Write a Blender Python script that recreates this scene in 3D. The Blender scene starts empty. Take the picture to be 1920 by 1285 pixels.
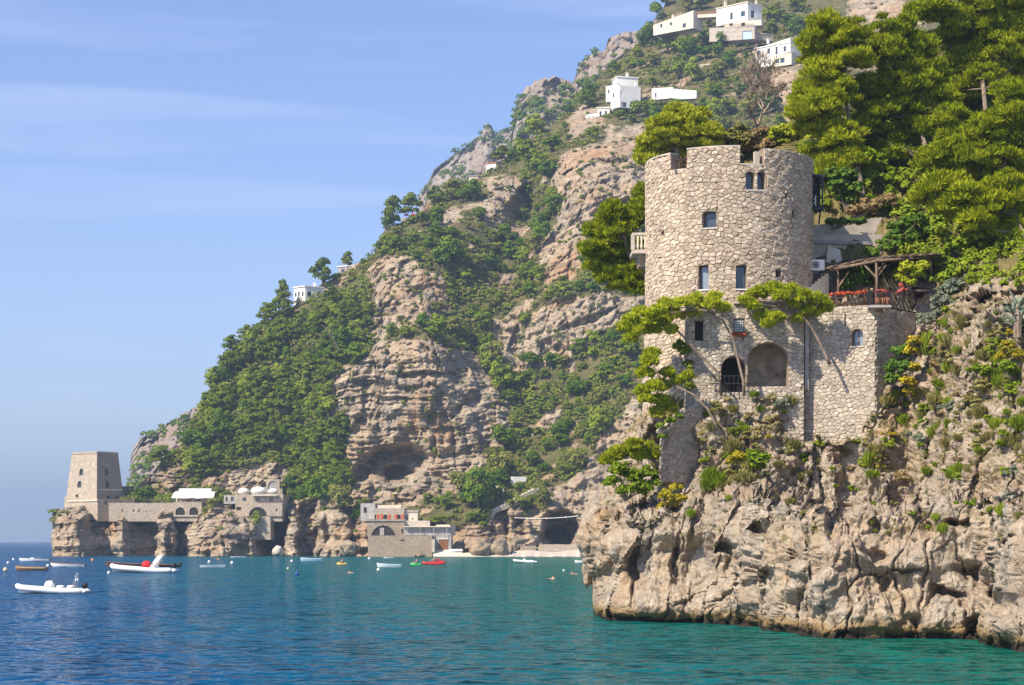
# A round stone tower on a sea cliff, a wooded mountainside and a bay with boats.
import bpy, bmesh, math, random, time
import numpy as np
from mathutils import Vector, Matrix
from mathutils.geometry import delaunay_2d_cdt

T0 = time.time()
R = math.radians
scene = bpy.context.scene
col = scene.collection

# ------------------------------------------------------------------ camera
FPX, HC, HZ = 3800.0, 4.3, 1015.0          # focal length in photo pixels, eye height, horizon row
cam_d = bpy.data.cameras.new('camera')
cam = bpy.data.objects.new('camera', cam_d)
col.objects.link(cam)
cam.location = (0, 0, HC)
cam.rotation_euler = (R(90), 0, 0)
cam_d.sensor_width = 36.0
cam_d.lens = FPX / 1920.0 * 36.0
cam_d.shift_y = (HZ - 642.5) / 1920.0
cam_d.clip_start = 0.5
cam_d.clip_end = 40000
scene.camera = cam

# ------------------------------------------------------------------ sky, sun, exposure
SUN_AZ, SUN_EL = 50.0, 44.0                 # degrees left of straight behind the camera, height
az = R(180 + SUN_AZ)                        # compass style: 0 = +Y, clockwise
sun_dir = Vector((math.sin(az) * math.cos(R(SUN_EL)), math.cos(az) * math.cos(R(SUN_EL)), math.sin(R(SUN_EL))))
world = bpy.data.worlds.new('World')
scene.world = world
world.use_nodes = True
wn, wl = world.node_tree.nodes, world.node_tree.links
wn.clear()
sky = wn.new('ShaderNodeTexSky')
sky.sky_type = 'NISHITA'
sky.sun_disc = False
sky.sun_elevation = R(SUN_EL)
sky.sun_rotation = az
sky.air_density = 1.0
sky.dust_density = 0.25
sky.ozone_density = 2.5
# thin cirrus streaks across the whole dome
tc = wn.new('ShaderNodeTexCoord')
mp = wn.new('ShaderNodeMapping')
mp.inputs['Scale'].default_value = (1.2, 1.2, 16.0)
nz = wn.new('ShaderNodeTexNoise')
nz.inputs['Scale'].default_value = 2.2
nz.inputs['Detail'].default_value = 6.0
nz.inputs['Roughness'].default_value = 0.55
nz.inputs['Distortion'].default_value = 0.6
cr = wn.new('ShaderNodeValToRGB')
cr.color_ramp.elements[0].position = 0.50
cr.color_ramp.elements[1].position = 0.85
cr.color_ramp.elements[0].color = (0, 0, 0, 1)
cr.color_ramp.elements[1].color = (0.30, 0.30, 0.30, 1)
mx = wn.new('ShaderNodeMix')
mx.data_type = 'RGBA'
mx.inputs['B'].default_value = (7.0, 7.3, 8.2, 1)
bg = wn.new('ShaderNodeBackground')
bg.inputs['Strength'].default_value = 0.10
wo = wn.new('ShaderNodeOutputWorld')
wl.new(tc.outputs['Generated'], mp.inputs['Vector'])
wl.new(mp.outputs['Vector'], nz.inputs['Vector'])
wl.new(nz.outputs['Fac'], cr.inputs['Fac'])
wl.new(cr.outputs['Color'], mx.inputs['Factor'])
tint = wn.new('ShaderNodeMix')
tint.data_type = 'RGBA'
tint.blend_type = 'MULTIPLY'
tint.inputs['Factor'].default_value = 1.0
tint.inputs['B'].default_value = (0.90, 0.89, 1.12, 1)
wl.new(sky.outputs['Color'], tint.inputs['A'])
wl.new(tint.outputs['Result'], mx.inputs['A'])
wl.new(mx.outputs['Result'], bg.inputs['Color'])
wl.new(bg.outputs['Background'], wo.inputs['Surface'])

sun_d = bpy.data.lights.new('sun', 'SUN')
sun_d.energy = 5.0
sun_d.angle = R(0.53)
sun_d.color = (1.0, 0.89, 0.72)
sun = bpy.data.objects.new('sun', sun_d)
col.objects.link(sun)
sun.rotation_euler = sun_dir.to_track_quat('Z', 'Y').to_euler()
sun.location = (-60, -40, 120)

vs = scene.view_settings
vs.view_transform = 'Standard'
vs.look = 'None'
vs.exposure = 0.72
vs.gamma = 1.0
vs.use_curve_mapping = False
scene.cycles.volume_bounces = 0
scene.cycles.max_bounces = 6
scene.cycles.transparent_max_bounces = 8

# ------------------------------------------------------------------ helpers
def P(px, py, D):
    """photo pixel + distance (from the thing's ground or neighbour) -> point in metres"""
    return Vector(((px - 960.0) / FPX * D, D, HC + (HZ - py) / FPX * D))

def PN(px, py, D):
    return np.stack([(px - 960.0) / FPX * D, D, HC + (HZ - py) / FPX * D], -1)

def WD(py):
    """distance of the sea surface seen at row py"""
    return FPX * HC / (py - HZ)

def tag(o, label=None, cat=None, group=None, kind=None):
    if label: o['label'] = label
    if cat: o['category'] = cat
    if group: o['group'] = group
    if kind: o['kind'] = kind
    return o

def empty(name, loc=(0, 0, 0), rz=0.0):
    o = bpy.data.objects.new(name, None)
    o.empty_display_size = 0.5
    o.location = loc
    o.rotation_euler = (0, 0, rz)
    col.objects.link(o)
    return o

def link(name, me, mat=None, parent=None):
    o = bpy.data.objects.new(name, me)
    if mat is not None and len(me.materials) == 0:
        me.materials.append(mat)
    col.objects.link(o)
    if parent is not None:
        o.parent = parent
    return o

def mesh_np(name, verts, faces, smooth=False, attrs=None):
    """verts (N,3); faces list of equal-length index arrays (M,k) or list of lists"""
    me = bpy.data.meshes.new(name)
    verts = np.asarray(verts, dtype=np.float32)
    if isinstance(faces, np.ndarray):
        m, k = faces.shape
        me.vertices.add(len(verts))
        me.vertices.foreach_set('co', verts.ravel())
        me.loops.add(m * k)
        me.loops.foreach_set('vertex_index', faces.astype(np.int32).ravel())
        me.polygons.add(m)
        me.polygons.foreach_set('loop_start', np.arange(0, m * k, k, dtype=np.int32))
        me.polygons.foreach_set('loop_total', np.full(m, k, dtype=np.int32))
        me.update(calc_edges=True)
    else:
        me.from_pydata([tuple(v) for v in verts], [], faces)
        me.update()
    if smooth:
        me.polygons.foreach_set('use_smooth', np.ones(len(me.polygons), dtype=bool))
    if attrs:
        for an, av in attrs.items():
            a = me.attributes.new(an, 'FLOAT', 'POINT')
            a.data.foreach_set('value', np.asarray(av, dtype=np.float32).ravel())
    return me

class MB:
    """collects shapes into one mesh"""
    def __init__(s):
        s.v, s.f, s.r = [], [], []
    def add(s, vs, fs, rnd=0.5):
        n = len(s.v)
        s.v += [tuple(v) for v in vs]
        s.r += [rnd] * len(vs)
        s.f += [[i + n for i in f] for f in fs]
        return s
    def box(s, c, size, rz=0.0, rx=0.0, ry=0.0, taper=1.0, rnd=0.5):
        M = Matrix.Translation(c) @ Matrix.Rotation(rz, 4, 'Z') @ Matrix.Rotation(ry, 4, 'Y') @ Matrix.Rotation(rx, 4, 'X')
        hx, hy, hz = size[0] / 2, size[1] / 2, size[2] / 2
        vs = []
        for z, t in ((-hz, 1.0), (hz, taper)):
            for x, y in ((-hx, -hy), (hx, -hy), (hx, hy), (-hx, hy)):
                vs.append(M @ Vector((x * t, y * t, z)))
        return s.add(vs, [[3, 2, 1, 0], [4, 5, 6, 7], [0, 1, 5, 4], [1, 2, 6, 5], [2, 3, 7, 6], [3, 0, 4, 7]], rnd)
    def bar(s, a, b, w, h=None, rnd=0.5):
        a, b = Vector(a), Vector(b)
        h = h or w
        d = b - a
        L = d.length
        if L < 1e-6: return s
        q = d.to_track_quat('Z', 'Y').to_matrix().to_4x4()
        M = Matrix.Translation((a + b) / 2) @ q
        vs = [M @ Vector((x * w / 2, y * h / 2, z * L / 2)) for z in (-1, 1) for x, y in ((-1, -1), (1, -1), (1, 1), (-1, 1))]
        return s.add(vs, [[3, 2, 1, 0], [4, 5, 6, 7], [0, 1, 5, 4], [1, 2, 6, 5], [2, 3, 7, 6], [3, 0, 4, 7]], rnd)
    def tube(s, pts, rad, n=8, cap=True, rnd=0.5):
        pts = [Vector(p) for p in pts]
        rads = rad if isinstance(rad, (list, tuple)) else [rad] * len(pts)
        vs = []
        t0 = (pts[1] - pts[0]).normalized()
        ref = Vector((0, 0, 1)) if abs(t0.z) < 0.9 else Vector((1, 0, 0))
        nrm = t0.cross(ref).normalized()
        for i, p in enumerate(pts):
            if i == 0: t = pts[1] - pts[0]
            elif i == len(pts) - 1: t = pts[-1] - pts[-2]
            else: t = pts[i + 1] - pts[i - 1]
            t.normalize()
            nrm = (nrm - t * nrm.dot(t))
            if nrm.length < 1e-5: nrm = t.orthogonal()
            nrm.normalize()
            bn = t.cross(nrm)
            for k in range(n):
                a = 2 * math.pi * k / n
                vs.append(p + (nrm * math.cos(a) + bn * math.sin(a)) * rads[i])
        fs = []
        for i in range(len(pts) - 1):
            for k in range(n):
                k2 = (k + 1) % n
                fs.append([i * n + k, i * n + k2, (i + 1) * n + k2, (i + 1) * n + k])
        if cap:
            fs.append(list(range(n))[::-1])
            fs.append([(len(pts) - 1) * n + k for k in range(n)])
        return s.add(vs, fs, rnd)
    def ball(s, c, r, nu=10, nv=7, rnd=0.5):
        c = Vector(c)
        r = Vector(r) if hasattr(r, '__len__') else Vector((r, r, r))
        vs = [c + Vector((0, 0, -r.z))]
        for j in range(1, nv):
            ph = -math.pi / 2 + math.pi * j / nv
            for k in range(nu):
                a = 2 * math.pi * k / nu
                vs.append(c + Vector((r.x * math.cos(ph) * math.cos(a), r.y * math.cos(ph) * math.sin(a), r.z * math.sin(ph))))
        vs.append(c + Vector((0, 0, r.z)))
        fs = []
        for k in range(nu):
            fs.append([0, 1 + (k + 1) % nu, 1 + k])
        for j in range(nv - 2):
            for k in range(nu):
                a, b = 1 + j * nu + k, 1 + j * nu + (k + 1) % nu
                fs.append([a, b, b + nu, a + nu])
        top = len(vs) - 1
        for k in range(nu):
            fs.append([top, 1 + (nv - 2) * nu + k, 1 + (nv - 2) * nu + (k + 1) % nu])
        return s.add(vs, fs, rnd)
    def loft(s, rings, cap=True, closed=True, rnd=0.5):
        n = len(rings[0])
        vs = [p for r in rings for p in r]
        fs = []
        for i in range(len(rings) - 1):
            for k in range(n if closed else n - 1):
                k2 = (k + 1) % n
                fs.append([i * n + k, i * n + k2, (i + 1) * n + k2, (i + 1) * n + k])
        if cap:
            fs.append(list(range(n))[::-1])
            fs.append([(len(rings) - 1) * n + k for k in range(n)])
        return s.add(vs, fs, rnd)
    def build(s, name, mat, parent=None, smooth=False, kind=None):
        me = bpy.data.meshes.new(name)
        me.from_pydata(s.v, [], s.f)
        me.update()
        a = me.attributes.new('rnd', 'FLOAT', 'POINT')
        a.data.foreach_set('value', np.asarray(s.r, dtype=np.float32))
        if smooth:
            me.polygons.foreach_set('use_smooth', np.ones(len(me.polygons), dtype=bool))
        o = link(name, me, mat, parent)
        if kind: o['kind'] = kind
        return o

def copy_tree(o, parent=None):
    c = o.copy()
    col.objects.link(c)
    c.parent = parent
    for ch in list(o.children):
        copy_tree(ch, c)
    return c

# ------------------------------------------------------------------ numeric noise
def _hash(i, j, k, seed):
    h = (i * 374761393 + j * 668265263 + k * 2147483647 + seed * 974711) & 0xffffffff
    h = ((h ^ (h >> 13)) * 1274126177) & 0xffffffff
    h = ((h ^ (h >> 16)) * 2246822519) & 0xffffffff
    return (h ^ (h >> 15)) & 0xffffffff

_G = np.array([(1,1,0),(-1,1,0),(1,-1,0),(-1,-1,0),(1,0,1),(-1,0,1),(1,0,-1),(-1,0,-1),
               (0,1,1),(0,-1,1),(0,1,-1),(0,-1,-1),(1,1,0),(-1,1,0),(0,-1,1),(0,-1,-1)], float)

def perlin(p, seed=0):
    p = np.asarray(p, float)
    i = np.floor(p).astype(np.int64)
    f = p - i
    u = f * f * f * (f * (f * 6 - 15) + 10)
    out = 0.0
    for dx in (0, 1):
        wx = u[..., 0] if dx else 1 - u[..., 0]
        for dy in (0, 1):
            wy = u[..., 1] if dy else 1 - u[..., 1]
            for dz in (0, 1):
                wz = u[..., 2] if dz else 1 - u[..., 2]
                g = _G[_hash(i[..., 0] + dx, i[..., 1] + dy, i[..., 2] + dz, seed) & 15]
                d = g[..., 0] * (f[..., 0] - dx) + g[..., 1] * (f[..., 1] - dy) + g[..., 2] * (f[..., 2] - dz)
                out = out + wx * wy * wz * d
    return out

def fbm(p, scale, oct=4, seed=0, gain=0.5, lac=2.03):
    p = np.asarray(p, float) / np.asarray(scale, float)
    a, s, tot = 1.0, 0.0, 0.0
    for o in range(oct):
        s = s + a * perlin(p, seed + o * 17)
        tot += a
        a *= gain
        p = p * lac
    return s / tot * 1.6

def ridged(p, scale, oct=4, seed=0, gain=0.5):
    p = np.asarray(p, float) / np.asarray(scale, float)
    a, s, tot = 1.0, 0.0, 0.0
    for o in range(oct):
        s = s + a * (1 - 2 * np.abs(perlin(p, seed + o * 31)))
        tot += a
        a *= gain
        p = p * 2.07
    return s / tot

def worley(p, scale, seed=0):
    """F1, F2 and a random value of the nearest cell"""
    p = np.asarray(p, float) / np.asarray(scale, float)
    i = np.floor(p).astype(np.int64)
    n = p.shape[0]
    f1 = np.full(n, 81.0); f2 = np.full(n, 81.0); rv = np.zeros(n, np.int64)
    fx, fy, fz = (p - i).T
    for dx in (-1, 0, 1):
        for dy in (-1, 0, 1):
            for dz in (-1, 0, 1):
                h = _hash(i[:, 0] + dx, i[:, 1] + dy, i[:, 2] + dz, seed)
                ex = dx - fx + (h & 1023) / 1024.0
                ey = dy - fy + ((h >> 10) & 1023) / 1024.0
                ez = dz - fz + ((h >> 20) & 1023) / 1024.0
                d = ex * ex + ey * ey + ez * ez
                near = d < f1
                f2 = np.where(near, f1, np.minimum(f2, d))
                rv = np.where(near, h, rv)
                f1 = np.where(near, d, f1)
    return np.sqrt(f1), np.sqrt(f2), ((rv * 2654435761 >> 7) & 0xffff) / 65536.0

def in_poly(x, y, poly):
    ins = np.zeros(x.shape, bool)
    n = len(poly)
    for k in range(n):
        x1, y1 = poly[k]; x2, y2 = poly[(k + 1) % n]
        if y1 == y2: continue
        c = ((y1 > y) != (y2 > y)) & (x < (x2 - x1) * (y - y1) / (y2 - y1) + x1)
        ins ^= c
    return ins

def sstep(a, b, x):
    t = np.clip((x - a) / (b - a), 0, 1)
    return t * t * (3 - 2 * t)

def blur2(a, n):
    for ax in (0, 1):
        for _ in range(2):
            pad = [(0, 0), (0, 0)]; pad[ax] = (n, n)
            b = np.pad(a, pad, mode='edge')
            c = np.cumsum(b, axis=ax)
            z = np.zeros_like(np.take(c, [0], axis=ax))
            c = np.concatenate([z, c], axis=ax)
            L = 2 * n + 1
            if ax == 0: a = (c[L:] - c[:-L]) / L
            else: a = (c[:, L:] - c[:, :-L]) / L
    return a

def tps(ctrl):
    """thin plate spline through (px, py, D) points"""
    c = np.asarray(ctrl, float)
    xy = c[:, :2] / 500.0
    n = len(c)
    d2 = ((xy[:, None] - xy[None]) ** 2).sum(-1)
    K = np.where(d2 > 0, d2 * np.log(d2 + 1e-12), 0) + np.eye(n) * 2e-3
    Pm = np.concatenate([np.ones((n, 1)), xy], 1)
    A = np.zeros((n + 3, n + 3))
    A[:n, :n] = K; A[:n, n:] = Pm; A[n:, :n] = Pm.T
    w = np.linalg.solve(A, np.concatenate([c[:, 2], np.zeros(3)]))
    def ev(px, py):
        q = np.stack([np.ravel(px), np.ravel(py)], -1) / 500.0
        out = w[n] + q @ w[n + 1:]
        for k in range(n):
            d = ((q - xy[k]) ** 2).sum(-1)
            out += w[k] * np.where(d > 0, d * np.log(d + 1e-12), 0)
        return out.reshape(np.shape(px))
    return ev

def tps_grid(ctrl, PX, PY, step=14.0):
    """evaluate the spline on a coarse pixel lattice and sample it bilinearly"""
    ev = tps(ctrl)
    x0, y0 = PX.min() - step, PY.min() - step
    nx = int((PX.max() - x0) / step) + 3
    ny = int((PY.max() - y0) / step) + 3
    gx, gy = np.meshgrid(x0 + np.arange(nx) * step, y0 + np.arange(ny) * step)
    Z = ev(gx, gy)
    fx, fy = (PX - x0) / step, (PY - y0) / step
    i, j = fx.astype(int), fy.astype(int)
    u, v = fx - i, fy - j
    u, v = u * u * (3 - 2 * u) * 0.3 + u * 0.7, v * v * (3 - 2 * v) * 0.3 + v * 0.7
    return (Z[j, i] * (1 - u) + Z[j, i + 1] * u) * (1 - v) + (Z[j + 1, i] * (1 - u) + Z[j + 1, i + 1] * u) * v

def grid_normals(V):
    """unit normals of a grid of points, turned towards the camera side"""
    du = np.gradient(V, axis=1); dv = np.gradient(V, axis=0)
    n = np.cross(du, dv)
    n /= np.linalg.norm(n, axis=-1, keepdims=True) + 1e-9
    s = np.sign((n * (V - np.array([0, 0, HC]))).sum(-1, keepdims=True))
    return -n * np.where(s == 0, 1, s)

def grid_faces(nr, nc):
    a = (np.arange(nr - 1)[:, None] * nc + np.arange(nc - 1)[None]).ravel()
    return np.stack([a, a + 1, a + nc + 1, a + nc], -1)

# ------------------------------------------------------------------ materials
class NT:
    def __init__(s, name):
        s.m = bpy.data.materials.new(name)
        s.m.use_nodes = True
        s.n, s.l = s.m.node_tree.nodes, s.m.node_tree.links
        s.n.clear()
        s.out = s.n.new('ShaderNodeOutputMaterial')
        s.b = s.n.new('ShaderNodeBsdfPrincipled')
        s.l.new(s.b.outputs[0], s.out.inputs['Surface'])
        s.tc = None
    def co(s, kind='Object'):
        if s.tc is None: s.tc = s.n.new('ShaderNodeTexCoord')
        return s.tc.outputs[kind]
    def geo(s, out='Position'):
        return s.n.new('ShaderNodeNewGeometry').outputs[out]
    def mapping(s, vec, scale=(1, 1, 1), rot=(0, 0, 0), loc=(0, 0, 0)):
        m = s.n.new('ShaderNodeMapping')
        m.inputs['Scale'].default_value = scale
        m.inputs['Rotation'].default_value = rot
        m.inputs['Location'].default_value = loc
        s.l.new(vec, m.inputs['Vector'])
        return m.outputs[0]
    def noise(s, vec, scale, detail=5, rough=0.55, dist=0.0, out='Fac'):
        t = s.n.new('ShaderNodeTexNoise')
        t.inputs['Scale'].default_value = scale
        t.inputs['Detail'].default_value = detail
        t.inputs['Roughness'].default_value = rough
        t.inputs['Distortion'].default_value = dist
        if vec is not None: s.l.new(vec, t.inputs['Vector'])
        return t.outputs[out]
    def voronoi(s, vec, scale, feature='F1', out='Distance', rand=1.0):
        t = s.n.new('ShaderNodeTexVoronoi')
        t.feature = feature
        t.inputs['Scale'].default_value = scale
        t.inputs['Randomness'].default_value = rand
        s.l.new(vec, t.inputs['Vector'])
        return t.outputs[out]
    def ramp(s, fac, stops, interp='LINEAR'):
        r = s.n.new('ShaderNodeValToRGB')
        r.color_ramp.interpolation = interp
        e = r.color_ramp.elements
        while len(e) < len(stops): e.new(0.5)
        for k, (p, c) in enumerate(stops):
            e[k].position = p
            e[k].color = (c, c, c, 1) if not hasattr(c, '__len__') else (*c, 1)
        s.l.new(fac, r.inputs['Fac'])
        return r.outputs['Color']
    def mix(s, fac, a, b, mode='MIX'):
        m = s.n.new('ShaderNodeMix')
        m.data_type = 'RGBA'
        m.blend_type = mode
        for k, v in (('Factor', fac), ('A', a), ('B', b)):
            if isinstance(v, (int, float)):
                if k == 'Factor': m.inputs[k].default_value = v
                else: m.inputs[k].default_value = (v, v, v, 1)
            elif isinstance(v, tuple): m.inputs[k].default_value = (*v, 1)
            else: s.l.new(v, m.inputs[k])
        return m.outputs['Result']
    def math(s, op, a, b=None, clamp=False):
        m = s.n.new('ShaderNodeMath')
        m.operation = op
        m.use_clamp = clamp
        for k, v in ((0, a), (1, b)):
            if v is None: continue
            if isinstance(v, (int, float)): m.inputs[k].default_value = v
            else: s.l.new(v, m.inputs[k])
        return m.outputs[0]
    def mapr(s, v, a, b, c=0.0, d=1.0, smooth=True):
        m = s.n.new('ShaderNodeMapRange')
        m.interpolation_type = 'SMOOTHSTEP' if smooth else 'LINEAR'
        for k, x in (('From Min', a), ('From Max', b), ('To Min', c), ('To Max', d)): m.inputs[k].default_value = x
        s.l.new(v, m.inputs['Value'])
        return m.outputs['Result']
    def attr(s, name, out='Fac'):
        a = s.n.new('ShaderNodeAttribute')
        a.attribute_name = name
        return a.outputs[out]
    def sep(s, vec):
        x = s.n.new('ShaderNodeSeparateXYZ')
        s.l.new(vec, x.inputs[0])
        return x.outputs
    def bump(s, h, strength=0.5, dist=0.1, normal=None):
        b = s.n.new('ShaderNodeBump')
        b.inputs['Strength'].default_value = strength
        b.inputs['Distance'].default_value = dist
        s.l.new(h, b.inputs['Height'])
        if normal is not None: s.l.new(normal, b.inputs['Normal'])
        return b.outputs[0]
    def set(s, **kw):
        for k, v in kw.items():
            k = {'color': 'Base Color', 'rough': 'Roughness', 'metal': 'Metallic', 'normal': 'Normal', 'spec': 'Specular IOR Level',
                 'ior': 'IOR', 'trans': 'Transmission Weight', 'alpha': 'Alpha', 'coat': 'Coat Weight'}[k]
            if isinstance(v, (int, float)): s.b.inputs[k].default_value = v
            elif isinstance(v, tuple): s.b.inputs[k].default_value = (*v, 1)
            else: s.l.new(v, s.b.inputs[k])
        return s

MAT = {}

def plain(name, c, rough=0.6, var=0.12, scale=3.0, metal=0.0, bump=0.0, spec=0.4, coat=0.0):
    """a painted / plastered / woven surface with a little unevenness"""
    t = NT(name)
    n = t.noise(t.geo(), scale, 6, 0.6)
    hi = tuple(min(1, x * (1 + var)) for x in c)
    lo = tuple(x * (1 - var) for x in c)
    t.set(color=t.ramp(n, [(0.3, lo), (0.7, hi)]), rough=rough, metal=metal, spec=spec, coat=coat)
    if bump: t.set(normal=t.bump(t.noise(t.geo(), scale * 4, 5, 0.65), bump, 0.03))
    MAT[name] = t.m
    return t.m

def rock_mat(name, unit, veg, cols, algae=False, strata=0.0):
    """limestone; unit = size of the relief in metres; attribute 'veg' = scrub and soil, 'stain' = rusty or dark streaks"""
    t = NT(name)
    pos = t.geo()
    big = t.noise(pos, 0.16 / unit, 5, 0.6)
    mid = t.noise(pos, 0.9 / unit, 6, 0.65, 0.3)
    fine = t.noise(pos, 4.5 / unit, 6, 0.7)
    streak = t.noise(t.mapping(pos, (1, 1, 0.16)), 1.3 / unit, 5, 0.6, 0.4)
    c = t.ramp(mid, [(0.22, cols[0]), (0.42, cols[1]), (0.60, cols[2]), (0.80, cols[3])])
    c = t.mix(t.mapr(big, 0.38, 0.68), c, t.mix(0.55, c, cols[4]))                       # warm ochre zones
    c = t.mix(t.math('MULTIPLY', t.mapr(streak, 0.52, 0.72), 0.75), c, cols[5])          # grey weathering streaks
    pale = t.noise(t.mapping(pos, (1, 1, 0.13), loc=(7, 3, 1)), 0.75 / unit, 5, 0.62, 0.5)
    c = t.mix(t.math('MULTIPLY', t.mapr(pale, 0.55, 0.75), 0.6), c, cols[3])
    rosy = t.noise(t.mapping(pos, (1, 1, 0.3), loc=(-4, 9, 2)), 0.35 / unit, 4, 0.6, 0.4)
    c = t.mix(t.math('MULTIPLY', t.mapr(rosy, 0.48, 0.68), 0.7), c, tuple(x * y for x, y in zip(cols[2], (0.78, 0.66, 0.58))))
    c = t.mix(t.math('MULTIPLY', t.mapr(fine, 0.52, 0.80), 0.45), c, cols[0])
    c = t.mix(t.math('MULTIPLY', t.math('MULTIPLY', t.attr('stain'), 0.7), t.mapr(t.noise(t.mapping(pos, (1, 1, 0.3)), 0.8 / unit, 4), 0.35, 0.6)), c, cols[6])
    vn = t.noise(pos, 0.7 / unit, 6, 0.7)
    vc = t.ramp(vn, [(0.25, veg[0]), (0.5, veg[1]), (0.75, veg[2])])
    vf = t.math('ADD', t.attr('veg'), t.math('MULTIPLY', t.math('SUBTRACT', t.noise(pos, 1.6 / unit, 5, 0.7), 0.5), 1.6))
    c = t.mix(t.mapr(vf, 0.42, 0.62), c, vc)
    if algae:
        z = t.sep(pos)[2]
        zz = t.math('ADD', z, t.math('MULTIPLY', t.math('SUBTRACT', t.noise(pos, 0.9, 4), 0.5), 0.9))
        c = t.mix(t.mapr(zz, 0.95, 0.35), c, (0.23, 0.155, 0.07))
        c = t.mix(t.mapr(zz, 0.38, 0.18), c, (0.035, 0.028, 0.02))
    crack = t.voronoi(t.mapping(pos, (1, 1, 0.7)), 1.1 / unit, 'DISTANCE_TO_EDGE')
    h = t.math('ADD', t.math('MULTIPLY', mid, 1.2), t.math('MULTIPLY', fine, 0.45))
    h = t.math('ADD', h, t.math('MULTIPLY', t.mapr(crack, 0.0, 0.10), 0.25))
    if strata:
        sn = t.noise(t.mapping(pos, (0.22, 0.22, 1.5)), 1.0 / unit, 5, 0.65, 0.35)
        h = t.math('ADD', h, t.math('MULTIPLY', sn, strata * 1.6))
        c = t.mix(t.math('MULTIPLY', t.mapr(sn, 0.50, 0.36), t.math('MULTIPLY', t.math('SUBTRACT', 1.0, t.attr('veg'), True), 0.55)), c, cols[0])
    t.set(color=c, rough=0.92, spec=0.15, normal=t.bump(h, 0.9, 0.32 * unit))
    MAT[name] = t.m
    return t.m

LIME = [(0.085, 0.066, 0.048), (0.275, 0.228, 0.175), (0.43, 0.367, 0.292), (0.60, 0.525, 0.43), (0.43, 0.31, 0.19), (0.24, 0.23, 0.22), (0.36, 0.215, 0.10)]
rock_mat('limestone_near', 0.55, [(0.10, 0.095, 0.03), (0.17, 0.145, 0.055), (0.24, 0.19, 0.09)], LIME, True)
rock_mat('limestone_far', 3.2, [(0.07, 0.07, 0.022), (0.12, 0.11, 0.04), (0.24, 0.19, 0.10)],
         [(0.13, 0.10, 0.075), (0.32, 0.26, 0.19), (0.47, 0.39, 0.29), (0.62, 0.53, 0.41), (0.48, 0.32, 0.18), (0.27, 0.25, 0.22), (0.38, 0.21, 0.10)], strata=1.0)
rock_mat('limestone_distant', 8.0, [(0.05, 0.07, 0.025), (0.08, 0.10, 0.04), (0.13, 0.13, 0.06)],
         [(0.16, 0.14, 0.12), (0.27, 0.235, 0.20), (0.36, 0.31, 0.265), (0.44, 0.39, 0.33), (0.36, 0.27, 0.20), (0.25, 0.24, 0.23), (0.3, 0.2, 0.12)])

def leaf_mat(name, lo, mid, hi, trans=0.2, spec=0.08, rough=0.6):
    """foliage: colour by leaf ('rnd' of each clump) and a little light through the leaf"""
    t = NT(name)
    oi = t.n.new('ShaderNodeObjectInfo').outputs['Random']
    f = t.math('ADD', t.math('MULTIPLY', t.attr('rnd'), 0.6), t.math('MULTIPLY', oi, 0.4))
    c = t.ramp(f, [(0.05, lo), (0.5, mid), (0.95, hi)])
    t.set(color=c, rough=rough, spec=spec)
    tr = t.n.new('ShaderNodeBsdfTranslucent')
    t.l.new(t.mix(1.0, c, (1.15, 1.25, 0.55), 'MULTIPLY'), tr.inputs['Color'])
    ms = t.n.new('ShaderNodeMixShader')
    ms.inputs[0].default_value = trans
    t.l.new(t.b.outputs[0], ms.inputs[1]); t.l.new(tr.outputs[0], ms.inputs[2])
    t.l.new(ms.outputs[0], t.out.inputs['Surface'])
    MAT[name] = t.m
    return t.m

leaf_mat('pine_near', (0.14, 0.185, 0.005), (0.265, 0.305, 0.008), (0.42, 0.43, 0.018))
leaf_mat('pine_light', (0.24, 0.28, 0.010), (0.38, 0.42, 0.018), (0.52, 0.54, 0.035))
leaf_mat('pine_yellow', (0.22, 0.26, 0.014), (0.34, 0.37, 0.022), (0.48, 0.48, 0.05))
leaf_mat('scrub_olive', (0.15, 0.15, 0.045), (0.24, 0.22, 0.07), (0.33, 0.29, 0.11))
leaf_mat('scrub_green', (0.10, 0.16, 0.008), (0.18, 0.25, 0.014), (0.29, 0.33, 0.03))
leaf_mat('scrub_silver', (0.10, 0.13, 0.09), (0.17, 0.20, 0.14), (0.26, 0.28, 0.20))
leaf_mat('scrub_dry', (0.20, 0.14, 0.06), (0.30, 0.21, 0.10), (0.38, 0.29, 0.16))
leaf_mat('broom_yellow', (0.14, 0.18, 0.02), (0.38, 0.31, 0.02), (0.60, 0.45, 0.03))
leaf_mat('geranium', (0.12, 0.16, 0.02), (0.60, 0.10, 0.04), (0.72, 0.26, 0.32), 0.2)
leaf_mat('tree_far', (0.042, 0.095, 0.005), (0.095, 0.165, 0.008), (0.20, 0.27, 0.018), 0.15)
leaf_mat('tree_far_light', (0.11, 0.17, 0.010), (0.20, 0.26, 0.016), (0.32, 0.35, 0.034), 0.15)
leaf_mat('tree_far_olive', (0.13, 0.15, 0.025), (0.21, 0.22, 0.04), (0.31, 0.29, 0.07), 0.15)
leaf_mat('pine_far', (0.052, 0.092, 0.005), (0.115, 0.160, 0.008), (0.22, 0.255, 0.018), 0.15)
leaf_mat('shrub_far', (0.08, 0.13, 0.010), (0.155, 0.20, 0.018), (0.27, 0.28, 0.045), 0.15)
leaf_mat('vine_green', (0.05, 0.11, 0.012), (0.09, 0.17, 0.02), (0.15, 0.24, 0.035))

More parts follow.
